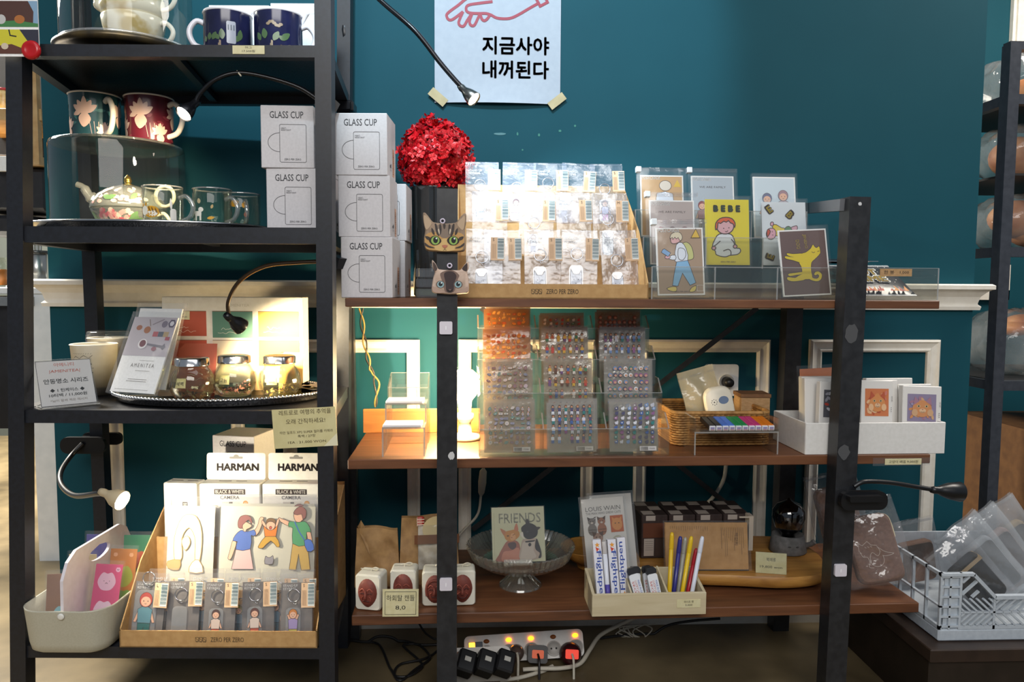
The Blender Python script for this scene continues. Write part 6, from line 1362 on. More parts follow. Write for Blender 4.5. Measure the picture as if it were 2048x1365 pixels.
# ---- kraft bags
def kraft_bag(px0, px1, row, y, label, window, seed, d=.05):
    a, b = at(px0, 1150, y=y).x, at(px1, 1150, y=y).x; w = b - a; h = at((px0 + px1) / 2, row, y=y).z - Zl
    t = thing('kraft_bag', label, 'bag', ((a + b) / 2, y, Zl), (0, 0, R(4)), 'kraft paper bags behind the candles'); rnd = random.Random(seed); P = [rnd.uniform(0, 6) for _ in range(6)]
    m = MB()
    def crumple(u, v): return .004 * math.sin(9 * u + 7 * v + P[0]) + .005 * math.sin(5 * u - 9 * v + P[1]) * v + .003 * abs(math.sin(11 * v + 6 * u + P[2]))
    for s in (-1, 1): m.grid(lambda u, v: ((u - .5) * w * (1 - .10 * v), s * (d * .5 * (1 - v * .75) + .002) - crumple(u, v), v * h * (1 - .05 * u) if not window else v * h), 18, 18, KRAFTP)
    for s in (-1, 1): m.grid(lambda u, v: (s * w * .5 * (1 - .10 * v), (u - .5) * (d * (1 - v * .75) + .004) - crumple(.5 + s * .5, v), v * h * (1 - (.05 if s > 0 else 0)) if not window else v * h), 4, 18, KRAFTP)
    m.build('bag', t)
    if window:
        m = MB(); m.grid(lambda u, v: (-w * .18 + u * w * .62, -d * .5 - .006 - .012 * math.sin(PI * u) * math.sin(PI * v) + .003 * math.sin(9 * u + 8 * v), .035 + v * (h - .045)), 10, 12, noisy('white_filling', '#b9ad98', '#d6cfc2', 60, .6, 0, .5)); m.lay = 0
        m.T = Matrix.Translation((w * .12, -d * .5 - .020, 0)); m.poly(ell(0, h - .018, .032, .030, 24), C('#ccb98c', .6)); m.poly(rect(-.05, h * .66, .05, h * .80), C('#6f4428', .6)); m.build('window', t)
        m = MB(); m.grid(lambda u, v: (-w * .19 + u * w * .64, -d * .5 - .022 - .012 * math.sin(PI * u) * math.sin(PI * v), .033 + v * (h - .04)), 8, 8, FILM2); m.build('film', t)
        m = MB(); m.box(-w * .20, -w * .08, -.036, -.026, h - .012, h + .008, C('#b8362c', .6), b=.003)
        for q in range(3): m.box(-w * .20 + .004 * q, -w * .20 + .0015 + .004 * q, -.0365, -.0362, h - .012, h + .008, C('#e6c9b8', .6)); m.box(-w * .20, -w * .08, -.0367, -.0364, h - .010 + .006 * q, h - .008 + .006 * q, C('#e6c9b8', .6))
        m.build('gingham_ribbon', t)
    else:
        m = MB(); q = [(-w * .38, -.01, h * .9), (-w * .42, -.016, h * 1.04), (-w * .36, -.005, h * 1.12), (-w * .28, -.002, h * 1.0)]; m.add([*q, (-w * .15, -.03, h * .55)], [(0, 1, 2, 3), (0, 3, 4)], KRAFTP); m.build('folded_ear', t)
kraft_bag(711, 800, 1052, -.255, 'crumpled kraft paper bag with a folded-over corner, behind the left candle', False, 2)
kraft_bag(798, 918, 1032, -.245, 'kraft bag with a clear window and red gingham ribbon, behind the middle candles', True, 5)
# ---- mask candles
WAX = noisy('ivory_wax', '#dcd8c8', '#e4e0d2', 40, .42); MASK = noisy('red_clay', '#6a2f26', '#7c3b30', 90, .6); MK2 = C('#4a1d18', .6); MK3 = C('#93493b', .6)
def mask_candle(px, y, rz, label, kind):
    p = at(px, 1180, y=y); w, h, d = .0555, .076, .046
    t = thing('mask_candle', label, 'candle', (p.x, y, Zl), (0, 0, R(rz)), 'mask candles')
    m = MB(); P = rrect(0, h / 2, w, h, .007, 4); n = len(P); V = []
    for s, yy in ((.93, -.0005), (1, .004), (1, d - .004), (.93, d)): V += [(q[0] * s, yy, h / 2 + (q[1] - h / 2) * s) for q in P]
    m.add(V, [(i * n + k, i * n + (k + 1) % n, (i + 1) * n + (k + 1) % n, (i + 1) * n + k) for i in range(3) for k in range(n)] + [tuple(range(n)), tuple(range(3 * n, 4 * n))], WAX); m.build('wax_block', t)
    m = MB(); cx, cz = 0, h * .50; rx, rz_ = .0210, .0305
    def fy(u, v): return -.0005 - .009 * math.sqrt(max(0, 1 - u * u - v * v))
    V = [(cx, fy(0, 0), cz)]; NR, NA = 6, 22
    for i in range(1, NR + 1):
        for k in range(NA):
            a = 2 * PI * k / NA; u, v = i / NR * math.cos(a), i / NR * math.sin(a); sh = 1 - (.28 if kind != 'hood' else .1) * max(0, -v) ** 2
            V.append((cx + rx * u * sh, fy(u, v), cz + rz_ * v))
    m.add(V, [(0, 1 + k, 1 + (k + 1) % NA) for k in range(NA)] + [(1 + (i - 1) * NA + k, 1 + i * NA + k, 1 + i * NA + (k + 1) % NA, 1 + (i - 1) * NA + (k + 1) % NA) for i in range(1, NR) for k in range(NA)], MASK, True)
    on = lambda x, z, o=.0008: (cx + x, fy(x / rx, (z) / rz_) - o, cz + z)
    sm = kind == 'smile'
    m.tube([on(-.001, .008), on(0, 0, .003), on(.0, -.006, .0055), on(.001, -.008, .003)], [.0018, .0022, .0038, .002], MASK, 7)
    for s in (-1, 1):
        m.tube(cr2([on(s * .014, .006 + (.0 if not sm else -.002)), on(s * .008, .0115), on(s * .003, .008)], 4, closed=False), .0014, MK3, 6); m.tube(cr2([on(s * .0125, .001), on(s * .0075, .0045 if sm else .003), on(s * .0035, .0005)], 4, closed=False), .0012, MK2, 6)
        m.tube(cr2([on(s * .006, -.004), on(s * .010, -.008), on(s * .009, -.014)], 4, closed=False), .0010, MK3, 6)
    if sm: m.tube(cr2([on(-.011, -.009), on(-.006, -.0155), on(0, -.0175), on(.006, -.0155), on(.011, -.009)], 4, closed=False), .0016, MK2, 6); m.tube(cr2([on(-.005, .010), on(0, .004), on(.005, .011)], 4, closed=False), .0009, MK3, 6)
    else: m.tube(cr2([on(-.007, -.0145), on(0, -.0135), on(.007, -.0150)], 4, closed=False), .0013, MK2, 6)
    if kind == 'hood': m.tube(cr2([on(-.0165, -.012), on(-.0175, .004), on(-.011, .017), on(0, .021), on(.011, .017), on(.0175, .004), on(.0165, -.012)], 4, closed=False), .0028, MASK, 7)
    m.build('mask', t)
    m = MB(); tw = C('#d8d0bc', .8); m.tube([(0, d / 2, h), (.001, d / 2, h + .006)], .0012, tw, 6); m.tube(cr2([(-.022, d / 2 - .004, h + .006), (-.01, d / 2, h + .004), (0, d / 2, h + .005), (.010, d / 2 - .003, h + .010), (.018, d / 2 - .002, h + .007), (.010, d / 2, h + .003), (0, d / 2, h + .005), (.014, d / 2, h + .0025)], 4, closed=False), .0011, tw, 6); m.build('twine_wick', t)
mask_candle(735, -.408, -14, 'ivory candle with a dark slanting mask face, left of the price card', 'plain')
mask_candle(806, -.385, -4, 'ivory candle with a mask half hidden by the price card', 'plain')
mask_candle(870, -.395, -2, 'ivory candle with a hooded mask, just left of the middle upright', 'hood')
mask_candle(925, -.395, 2, 'ivory candle with a laughing mask, right of the middle upright', 'smile')
price_tag('price_card', 'cream bordered price card for the mask candles on the shelf edge', 765, 1180, 837, 1234, SF - .004, [('하회탈 캔들', 0, .08, .22, .78), ('8,0', 0, -.26, .17, .28)], thick=.003, border=True, tilt=.8)
# ---- ribbed glass cake stand and the cat greeting card on it
gy = -.285; p = at(1041, 1100, y=gy); RGL = clear('pressed_glass', '#f0efe9', .10, .10, .05, power=1.6, hazecol='#d8d4ca')
t = thing('glass_cake_stand', 'ribbed pressed-glass cake stand carrying the cat friends card', 'cake stand', (p.x, gy, Zl))
n = 120; rib = lambda k, r, z: (.018 if k % 2 else -.018) if r > .055 else (.03 if k % 4 < 2 else -.03)
m = MB(); m.lathe([(.0, .0535), (.060, .0545), (.085, .060), (.105, .074), (.117, .092), (.120, .0945), (.122, .093), (.110, .066), (.088, .052), (.050, .046), (.0, .045)], RGL, n, rib=lambda k, r, z: rib(k, r, z) if r > .07 else 0, smooth=False); m.build('bowl', t)
m = MB(); m.lathe([(.018, .046), (.017, .038), (.021, .028), (.034, .014), (.047, .004), (.049, .0), (.045, .0), (.030, .012), (.012, .03), (.0, .034)], RGL, n, rib=lambda k, r, z: (.05 if k % 10 < 5 else -.03) if .015 < r < .046 else 0, smooth=False); m.build('foot', t)
c = at(1038, 1118, y=gy - .02); cz = Zl + .0592; W = .118; H = .124
t = thing('greeting_card', 'square pale green card of two cats propped on the glass cake stand', 'card', (c.x, gy - .030, cz), (R(-14), R(-2), R(-3)))
m = MB(); m.box(-W / 2, W / 2, 0, .008, .004, H, C('#c9c6b4', .5)); m.poly(rect(-W / 2, .004, W / 2, H), C('#aaa98b', .5))
f = lambda P: [(((x - 345 - (y - 160) * .06) / 632 - .5) * W, .004 + (822 - (x - 370) * -.03 - y) / 670 * (H - .004)) for x, y in P]
S = lambda P, c_, s=3: shape(m, f(P), c_, 0, s)
m.text('FRIENDS', .004, H * .72, .021, C('#c2c2b0', .5), w=.094, bold=.02); m.line([(-W * .46, .02), (-W * .46, H * .9)], .0008, C('#8d8a70', .5))
S([(430, 815), (450, 740), (500, 640), (545, 575), (620, 560), (690, 600), (712, 700), (715, 815)], '#8a5648'); S([(560, 600), (640, 590), (660, 640), (620, 680), (575, 650)], '#4a3a3c'); S([(510, 700), (600, 690), (690, 660), (700, 800), (500, 815)], '#a8705c')
S([(500, 470), (540, 450), (600, 440), (650, 435), (690, 470), (692, 520), (650, 560), (590, 580), (535, 555), (512, 510)], '#a8743e'); S([(458, 412), (500, 432), (530, 455), (505, 500)], '#a0694a', 2); S([(655, 358), (672, 400), (678, 450), (630, 440), (636, 390)], '#a8684e', 2); S([(590, 490), (625, 480), (650, 520), (640, 560), (590, 560)], '#b98a5e')
m.poly(f(ell(556, 508, 14, 7, 10)), C('#3a2a22')); m.line(f([(612, 505), (640, 490)]), .0012, C('#5a3a2a')); m.poly(f(ell(602, 530, 8, 5, 8)), C('#8a4a3e'))
S([(715, 815), (715, 640), (740, 560), (800, 560), (900, 560), (930, 620), (960, 740), (955, 800)], '#9a8a7c'); S([(900, 560), (930, 620), (965, 730), (960, 795), (930, 795), (945, 740), (900, 700), (885, 650)], '#232326'); S([(740, 600), (820, 590), (880, 590), (870, 700), (900, 790), (720, 812), (725, 700)], '#a89c8f')
S([(712, 430), (740, 390), (790, 365), (850, 380), (900, 420), (915, 480), (900, 530), (850, 560), (790, 560), (745, 520)], '#232428'); S([(765, 370), (770, 330), (784, 312), (805, 345), (812, 380)], '#2a2a2e', 2); S([(895, 420), (945, 425), (930, 445), (910, 460)], '#2f2b2c', 2); S([(700, 490), (735, 470), (745, 530), (770, 565), (730, 540)], '#b9b2a4', 2); m.poly(f(ell(790, 470, 13, 9, 10)), C('#3d3d44')); m.poly(f(ell(822, 630, 19, 22, 12)), C('#26262a')); S([(770, 585), (880, 580), (870, 595), (780, 602)], '#1f1f24', 2)
m.build('card', t)
m = MB(); m.grid(lambda u, v: ((u - .5) * (W + .004), -.003 - .0008 * math.sin(7 * u + 5 * v), v * (H + .002)), 6, 6, SLEEVE); m.build('sleeve', t)
m = MB(); m.box(-.035, .028, -.012, .010, .0005, .0025, ACRYL); m.box(-.035, .028, -.012, -.0095, .0025, .016, ACEDGE); t2 = m.build('clear_easel', loc=(c.x, gy - .030, cz - .0022)); tag(t2, 'small clear easel lip holding the cat friends card', 'easel')
# ---- wooden bowl
p = at(1180, 1150, y=-.20); HON = wood('honey_wood', '#8a5c26', '#a87636', '#c08f48', 1.4, bump=.03)
t = thing('wooden_bowl', 'honey-coloured turned wooden bowl behind the pen box', 'bowl', (p.x, -.188, Zl)); MB().lathe([(0, 0), (.028, 0), (.030, .004), (.027, .013), (.045, .020), (.062, .034), (.069, .050), (.070, .053), (.066, .052), (.055, .034), (.03, .022), (0, .02)], HON, 44).build('body', t)
# ---- flat packs of cat stickers
def cat_pack(px, y, label, main, rz, dz=0):
    c = at(px, 1110, y=y); w, h = .096, .195; t = thing('sticker_pack', label, 'sticker pack', (c.x, y, Zl + .0055), (R(-12), R(-5), R(rz)), 'cat sticker packs')
    m = MB(); m.box(-w / 2, w / 2, 0, .0012, 0, h, C('#c2bfbb', .5))
    if main:
        g = C('#5a5856', .5); m.text('LOUIS WAIN', .0, h * .855, .0098, g, w=.080); m.text('THE MAN WHO DREW CATS', 0, h * .815, .0052, g, w=.080)
        gen = lambda x, z, s, c1, c2: (shape(m, ell(x, z, .010 * s, .013 * s, 14), c1, 0, 0), shape(m, ell(x, z + .017 * s, .0085 * s, .008 * s, 14), c1, 0, 0), [m.poly([(x + q * .008 * s, z + .018 * s), (x + q * .0095 * s, z + .028 * s), (x + q * .002 * s, z + .024 * s)], C(c2, .6)) for q in (-1, 1)], [m.poly(ell(x + q * .003 * s, z + .018 * s, .0012 * s, .0012 * s, 6), OUT) for q in (-1, 1)], m.poly(ell(x, z + .0145 * s, .0028 * s, .002 * s, 8), C('#b5aaa0', .6)), [m.line([(x - .008 * s, z - .006 * s + .006 * s * q), (x + .008 * s, z - .006 * s + .006 * s * q)], .0012 * s, C(c2, .6)) for q in range(2)])
        gen(-.028, h * .645, 1.05, '#6a6460', '#3f3a38'); gen(-.006, h * .645, 1.05, '#8a5a42', '#4a332a'); m.poly(rect(.014, h * .60, .043, h * .79), C('#a8532c', .6)); m.poly(ell(.029, h * .69, .012, .014, 16), C('#c08048', .6))
        for q in (-1, 1): m.poly(ell(.029 + q * .004, h * .70, .0016, .0012, 8), OUT); m.poly([(.029 + q * .005, h * .75), (.029 + q * .011, h * .775), (.029 + q * .011, h * .73)], C('#c08048', .6))
        gen(-.017, h * .435, 1.35, '#8a6f62', '#4a3630'); m.poly(rect(-.034, h * .36, .0, h * .395), C('#9c8a80', .6)); m.poly(ell(.027, h * .455, .0155, .021, 22), C('#9a9a8c', .6)); m.poly(ell(.027, h * .44, .008, .012, 14), C('#c9c4b4', .6)); m.poly(ell(.027, h * .495, .0065, .006, 12), C('#c9c4b4', .6))
        for q in (-1, 1): m.poly(ell(.027 + q * .002, h * .50, .0009, .0009, 6), OUT)
    m.build('sheet', t)
    m = MB(); m.grid(lambda u, v: ((u - .5) * (w + .012), -.003 - .0015 * math.sin(8 * u + 9 * v), v * (h + .006)), 8, 12, FILM2); m.grid(lambda u, v: ((u - .5) * (w + .012), .003 + .0012 * math.sin(6 * u + 7 * v), v * (h + .006)), 5, 5, SLEEVE); m.build('sleeve', t)
cat_pack(1222, -.318, 'tall pale LOUIS WAIN cat sticker pack behind the light-pen boxes', True, -2)
cat_pack(1236, -.290, 'plain back sheet showing right behind the LOUIS WAIN sticker pack', False, -6)
# ---- slab of wood with dark boxes, kraft notebook, price card and bulb lamp
BZ = Zl + .036; fy = -.345; xs = [at(q, 1170, y=fy).x for q in (1290, 1420, 1540, 1640, 1690)]
t = thing('wood_slab', 'thick rounded honey wood slab raised above the lowest shelf', 'board', (0, 0, 0))
m = MB(); pl_ = cr2([(xs[0], -.30), (xs[1] - .05, -.333), (xs[1] + .06, -.350), (xs[2] + .03, -.368), (xs[3], -.35), (xs[4] - .02, -.29), (xs[4], -.20), (xs[4] - .04, -.10), (xs[2], -.082), (xs[0], -.085)], 5); P = [(q.x, q.y) for q in pl_]
cx = sum(q[0] for q in P) / len(P); cyc = sum(q[1] for q in P) / len(P); V = []; n = len(P)
for s, z in ((.95, .010), (.985, .014), (1, .022), (.995, .031), (.975, .0355)): V += [(cx + (q[0] - cx) * s, cyc + (q[1] - cyc) * s, Zl + z) for q in P]
m.add(V, [(i * n + k, i * n + (k + 1) % n, (i + 1) * n + (k + 1) % n, (i + 1) * n + k) for i in range(4) for k in range(n)], HON, True); m.add(V, [tuple(range(n)), tuple(range(4 * n, 5 * n))], HON); m.build('slab', t)
for x, y in ((xs[0] + .05, -.27), (xs[0] + .05, -.12), (xs[3] - .06, -.29), (xs[3] - .06, -.12)): MB().box(x - .012, x + .012, y - .012, y + .012, Zl, Zl + .0105, C('#3a2a1a', .7)).build('foot', t)
CHOC = noisy('dark_brown_box', '#2f2422', '#3a2d2a', 90, .5); BW = C('#a89c92', .5); zz = BZ + .0005
bx0 = at(1282, 1040, y=-.235).x; bx1 = at(1500, 1040, y=-.235).x; bw = (bx1 - bx0) / 4; bh = at(1380, 1030, y=-.235).z - zz
names = ('leftmost dark striped box with a brown front panel, behind the light pens', 'second dark striped box from the left, behind the kraft notebook', 'third dark striped box from the left, behind the kraft notebook', 'right dark striped box with its cream flap showing beside the bulb lamp')
for q in range(4):
    x0, x1 = bx0 + bw * q + .0012, bx0 + bw * (q + 1) - .0012; w = x1 - x0
    t = thing('striped_box', names[q], 'box', ((x0 + x1) / 2, -.236, zz), (0, 0, R((1, -1, 0, -2)[q])), 'dark striped boxes on the wood slab')
    m = MB(); m.box(-w / 2, w / 2, 0, .115, 0, bh, CHOC, b=.002); m.T = Matrix.Translation((0, 0, bh)) @ Matrix.Rotation(R(-90), 4, 'X'); m.lay = 4
    for i in range(3): m.poly(rect(-w * .02 if i % 2 else -w * .42, .004 + .036 * i, w * .42 if i % 2 else w * .02, .034 + .036 * i), BW)
    m.T = Matrix(); m.lay = 4; m.poly(rect(-w * .34, bh - .013, w * .02, bh - .001), BW)
    if q == 0: m.poly(rect(-w * .44, bh * .48, w * .44, bh * .82), C('#5f3522', .5)); m.poly(rect(-w * .40, bh * .06, -w * .02, bh * .46), BW); m.poly(rect(w * .02, bh * .06, w * .40, bh * .46), C('#4a3c36', .25)); [m.line([(-w * .36, bh * (.40 - .05 * i)), (-w * .06, bh * (.40 - .05 * i))], .0008, C('#6a625c')) for i in range(5)]
    m.build('box', t)
    if q == 3: m = MB(); m.box(w / 2 - .012, w / 2 - .002, -.030, -.002, bh * .25, bh + .004, C('#b5a99a', .5)); m.box(w / 2 - .035, w / 2 - .012, -.030, -.027, bh, bh + .0035, C('#b5a99a', .5)); m.build('cream_flap', t)
NBK = noisy('kraft_notebook_cover', '#a3763c', '#b0834a', 50, .6); ny = -.318; a, b = at(1334, 1100, y=ny).x, at(1497, 1100, y=ny).x; w = b - a; h = at(1415, 1046, y=ny + .02).z - BZ
t = thing('kraft_notebook', 'kraft-covered notebook in clear film leaning on the dark striped boxes', 'notebook', ((a + b) / 2, ny, BZ + .002), (R(-11), 0, R(-3)))
m = MB(); m.box(-w / 2, w / 2, 0, .010, .001, h, NBK); br = C('#6a4a24', .6)
rnd = random.Random(2)
for q in range(14): m.line([(w * (.18 + .022 * (q % 13)), h * .9), (w * (.18 + .022 * (q % 13)) + .0004, h * rnd.uniform(.25, .75))], .0008, br)
for q in range(18): m.line([(-w * .44 + .005 * q, h * .93), (-w * .44 + .005 * q, h * rnd.uniform(.82, .88))], .0006, br)
m.text('책갈피', w * .34, h * .66, .007, br, rot=-90, w=.028); m.box(-w / 2 - .004, w / 2, -.001, .012, -.001, .001, CHOC); m.build('cover', t)
m = MB(); m.grid(lambda u, v: ((u - .5) * (w + .012), -.004 - .0016 * math.sin(9 * u + 7 * v), -.001 + v * (h + .006)), 10, 8, FILM2); m.build('film', t)
c = at(1542, 1148, z=BZ); t = thing('price_card', 'cream acrylic price card reading 19,800 won on the wood slab', 'price tag', (c.x, c.y, BZ), (R(-8), 0, R(-14)))
w, h = .066, .046; m = MB(); m.box(-w / 2, w / 2, 0, .003, 0, h, TAGP); m.text('북메롱', 0, h * .58, .0085, INK, w=.020); m.text('19,800 won', 0, h * .24, .0062, INK, w=.048); m.build('card', t); m = MB(); m.box(-w / 2, w / 2, -.003, -.0016, 0, h + .001, ACRYL); m.build('clear_front', t)
CONC = noisy('grey_concrete', '#5c5b5a', '#737170', 70, .8, 0, .3); ly = -.20; p = at(1575, 1100, y=ly); by_ = BZ + .0003
t = thing('bulb_pot_lamp', 'unlit clear bulb lamp in a small grey concrete watering-can pot', 'lamp', (p.x, ly, by_)); k = ppm(ly)
m = MB(); hh = at(1575, 1068, y=ly).z - by_; r0, r1 = 38 * k, 32 * k; m.lathe([(0, 0), (r0 - .003, 0), (r0, .003), (r1, hh), (r1 - .004, hh + .001), (r1 - .005, hh - .01), (0, hh - .012)], CONC, 32); g = C('#3a3938', .7)
for s in (-1, 1): wrapped(m, r0, ell(s * .010 - .004, hh * .52, .0045, .002, 8), g, .0005, rz=lambda z: r0 + (r1 - r0) * z / hh)
m.build('pot', t); m = MB(); m.tube([(r0 * .8, -.004, .012), (r0 + .008, -.012, hh * .45), (r0 + .014, -.018, hh * .65)], [.007, .006, .0065], CONC, 10); m.build('spout', t)
m = MB(); br_ = 33 * k; hz = at(1573, 1032, y=ly).z - by_; m.lathe([(.016, hh - .012), (.017, hh + .004), (br_ * .8, hz - br_ * .75), (br_, hz - .004), (br_ * .97, hz + br_ * .35), (br_ * .7, hz + br_ * .75), (.006, hz + br_), (.003, hz + br_ + .005), (0, hz + br_ + .006)], clear('dark_bulb_glass', '#8d8d90', .0, .12, .02), 28); m.build('bulb', t)
m = MB(); m.lathe([(0, hh - .01), (.015, hh - .01), (.015, hh + .006), (.006, hh + .012), (0, hh + .03)], C('#3d3c3a', .4, .7), 16); m.build('socket', t)
# ---- zip-bagged brown pouches
SUE = noisy('brown_suede', '#6b4a38', '#7a5745', 160, .9, 0, .3, dist=.001); BAGF = clear('zip_bag_film', '#fafafb', .05, .07, .14, .7, 22)
def pouch(pos, rot, w, h, label, art, sub=True):
    t = thing('pouch_bag', label, 'bag', pos, rot, 'brown pouches in zip bags'); d = .034
    m = MB(); P = rrect(0, h / 2, w, h, .020, 5); n = len(P); V = []
    for s, y in ((.90, -d / 2), (.98, -d / 2 + .004), (1, -d / 4), (1, d / 4), (.98, d / 2 - .004), (.90, d / 2)): V += [(q[0] * s, y, h / 2 + (q[1] - h / 2) * s) for q in P]
    m.add(V, [(i * n + k, i * n + (k + 1) % n, (i + 1) * n + (k + 1) % n, (i + 1) * n + k) for i in range(5) for k in range(n)], SUE, True); m.add(V, [tuple(range(n)), tuple(range(5 * n, 6 * n))], SUE)
    m.T = Matrix.Translation((0, -d / 2, 0)); wl = C('#b9a99c', .7)
    if art:
        k_ = .9; L = lambda pts: m.line(cr2([(x * w * k_, z * h) for x, z in pts], 4, closed=False), .0010, wl)
        m.line([(-.34 * w, .50 * h), (-.32 * w, .62 * h), (-.24 * w, .58 * h), (-.12 * w, .63 * h), (-.06 * w, .57 * h), (.06 * w, .55 * h)], .001, wl); L([(-.36, .50), (-.32, .42), (-.22, .40), (-.20, .32), (-.24, .26), (-.14, .24)]); L([(.06, .54), (.10, .46), (.02, .40), (-.08, .46), (-.16, .40), (-.16, .30), (-.06, .25), (.06, .26), (.14, .32), (.14, .40)]); L([(.08, .52), (.22, .44), (.40, .40), (.24, .38), (.14, .39)])
        for q in (-.20, -.14, -.08): m.line([(q * w, .555 * h), (q * w + .003, .535 * h)], .001, wl)
    m.build('pouch', t)
    m = MB(); m.tube(cr2([(w * .30, -.002, h * .985), (w * .46, -.002, h * .93), (w * .50, -.002, h * .80), (w * .50, -.002, h * .62)], 5, closed=False), .0035, C('#c9bd9a', .6), 6); m.build('zipper', t)
    W2 = w / 2 + .022; H2 = h + .042; m = MB()
    for s in (-1, 1): m.grid(lambda u, v: ((u - .5) * 2 * W2 * (1 - .1 * abs(v - .5)), s * ((.005 + d * .62 * math.sin(PI * min(1, max(0, u))) ** .35 * (1 if v < .78 else max(0, 1 - (v - .78) / .2) ** .8) * min(1, v / .06 + .2)) + .002 * math.sin(13 * u + 11 * v + 5 * s)), -.006 + v * H2), 16, 18, BAGF)
    m.build('zip_bag', t); m = MB(); m.box(-W2 * .94, W2 * .94, -.005, .005, H2 - .016, H2 - .013, FILM); m.build('zip_strip', t)
c = at(1762, 1190, y=-.36); pouch((c.x - .006, -.375, Zl + .024), (R(-15), R(-14), R(-12)), .100, .148, 'brown pouch with a white line-drawn cat in a zip bag, right of the right-hand upright', True)
c = at(1645, 1080, y=-.17); pouch((c.x + .040, -.20, BZ + .022), (R(-10), R(-10), R(6)), .098, .135, 'brown pouch in a zip bag standing on the slab behind the right-hand upright', False)
# ---- pale wooden pen box
PALE = wood('pale_pine', '#bdae8c', '#c9bb9a', '#d4c8aa', 1.0, bump=.02); yb = -.462; a, b = at(1184, 1228, y=yb).x, at(1412, 1228, y=yb).x; W = b - a; D = .10; fh = at(1290, 1188, y=yb).z - Zl; bh_ = fh + .018; pcx = (a + b) / 2; T = .006
t = thing('pen_box', 'pale pine box with dividers holding pens and lighters at the front of the lowest shelf', 'box', (pcx, yb, Zl))
for nm, bx in (('front_panel', (-W / 2, W / 2, 0, T, 0, fh)), ('back_panel', (-W / 2, W / 2, D - T, D, 0, bh_)), ('floor', (-W / 2 + T, W / 2 - T, T, D - T, .001, .005))): MB().box(*bx, PALE, b=.0008).build(nm, t)
for s in (-1, 1): MB().prism([(T, 0), (D - T, 0), (D - T, bh_), (T, fh)], s * W / 2 - (T if s > 0 else 0), s * W / 2 + (T if s < 0 else 0), PALE, 'YZ').build('side_panel', t)
dv = [at(q, 1190, y=yb + .01).x - pcx for q in (1262, 1334)]
for x in dv: MB().prism([(T, .005), (D - T, .005), (D - T, bh_ + .004), (T, fh - .001)], x - .0018, x + .0018, PALE, 'YZ').build('divider', t)
price_tag('price_label', 'small cream price label at the right of the pen box front', 1354, 1200, 1401, 1216, yb - .0008, [('라이트 펜', 0, .08, .3, .4), ('3,000', 0, -.32, .26, .3)])
PUR = C('#4a3f9a', .4)
def pen_carton(px, dy, label, tilt, upside):
    x = at(px, 1150, y=yb + dy).x; t = thing('light_pen_box', label, 'pen box', (x, yb + dy, Zl + .0056), (R(-12), R(tilt), R(2)), 'light pen cartons')
    m = MB(); w, h = .018, .138; m.box(-w / 2, w / 2, 0, .016, 0, h, C('#dcdce4', .45), b=.0008); nv = C('#2f4a9a', .5); st = lambda zc: (m.poly([(0 + .006 * math.cos(R(90 + 72 * i * 2 / 2)) * (1 if i % 2 == 0 else 1), zc) for i in range(0)] or [(.006 * (1 if q % 2 == 0 else .42) * math.sin(PI * q / 5), zc + .006 * (1 if q % 2 == 0 else .42) * math.cos(PI * q / 5)) for q in range(10)], C('#e0962c', .5)), m.poly([(-.004, zc - .004), (.004, zc - .008), (-.002, zc - .014)], C('#c8442c', .5)), m.poly([(.005, zc - .006), (.007, zc - .020), (.004, zc - .016)], nv))
    if not upside: st(h - .011); m.text('Flightpen', -.0060, h - .024, .0135, nv, 'L', rot=-90, w=.100, bold=.01)
    else: m.text('Flightpen', .005, .030, .0135, nv, 'L', rot=90, w=.100, bold=.01); st(.022)
    m.build('carton', t)
pen_carton(1205, .034, 'white light-pen carton at the left end of the pen box', -3, False); pen_carton(1235, .034, 'white light-pen carton right of the purple-banded light pen', -3, False); pen_carton(1252, .044, 'white light-pen carton with lettering running upward, against the divider', -2, True)
x = at(1219, 1150, y=yb + .034).x; t = thing('light_pen', 'white light pen with a purple band between two cartons', 'pen', (x, yb + .036, Zl + .0056), (R(-12), R(-3), 0), 'pens in the pen box')
MB().lathe([(0, 0), (.004, 0), (.0052, .01), (.0052, .026), (0, .026)], PUR, 14).build('grip', t); MB().lathe([(.0052, .0262), (.0052, .045), (0, .045)], PUR, 14).build('purple_band', t); MB().lathe([(.0050, .0452), (.0050, .108), (0, .108)], C('#dcdfe8', .35), 14).build('barrel', t); MB().lathe([(.0052, .1082), (.0052, .132), (.0045, .134), (0, .134)], C('#b9b5b4', .35), 14).build('cap', t)
def lighter(px, dy, tilt, label, dz=0, lean=-14):
    x = at(px, 1180, y=yb + dy).x; t = thing('gas_lighter', label, 'lighter', (x, yb + dy, Zl + .0062 + dz), (R(lean), R(tilt), R(4)), 'white lighters in the pen box')
    m = MB(); m.prism(rrect(0, .032, .0215, .064, .005), 0, .009, C('#dcdfe2', .35)); m.lay = 2
    for q, (s, c_) in enumerate((('MADE IN DREAMS', '#4a5fa8'), ('LUCKY LIGHTER', '#b8443c'), ('SEOUL', '#b8443c'))): m.text(s, .004 - .006 * q, .050, .0042, C(c_, .5), 'L', rot=-90, w=.040)
    m.build('body', t); m = MB(); m.prism([(-.0105, .0642), (.0105, .0642), (.0115, .072), (.006, .078), (-.0085, .077), (-.0112, .070)], -.0005, .0095, C('#17181b', .4)); m.build('black_top', t)
lighter(1272, .040, 4, 'white lighter at the left of the lighter compartment, mostly hidden', -.0, -16); lighter(1285, .016, -14, 'white lighter with a black top leaning at the front of its compartment', .010); lighter(1303, .044, -4, 'white lighter half hidden behind the two front lighters', .0, -12); lighter(1318, .018, -10, 'white lighter beside the right divider of the pen box', .008)
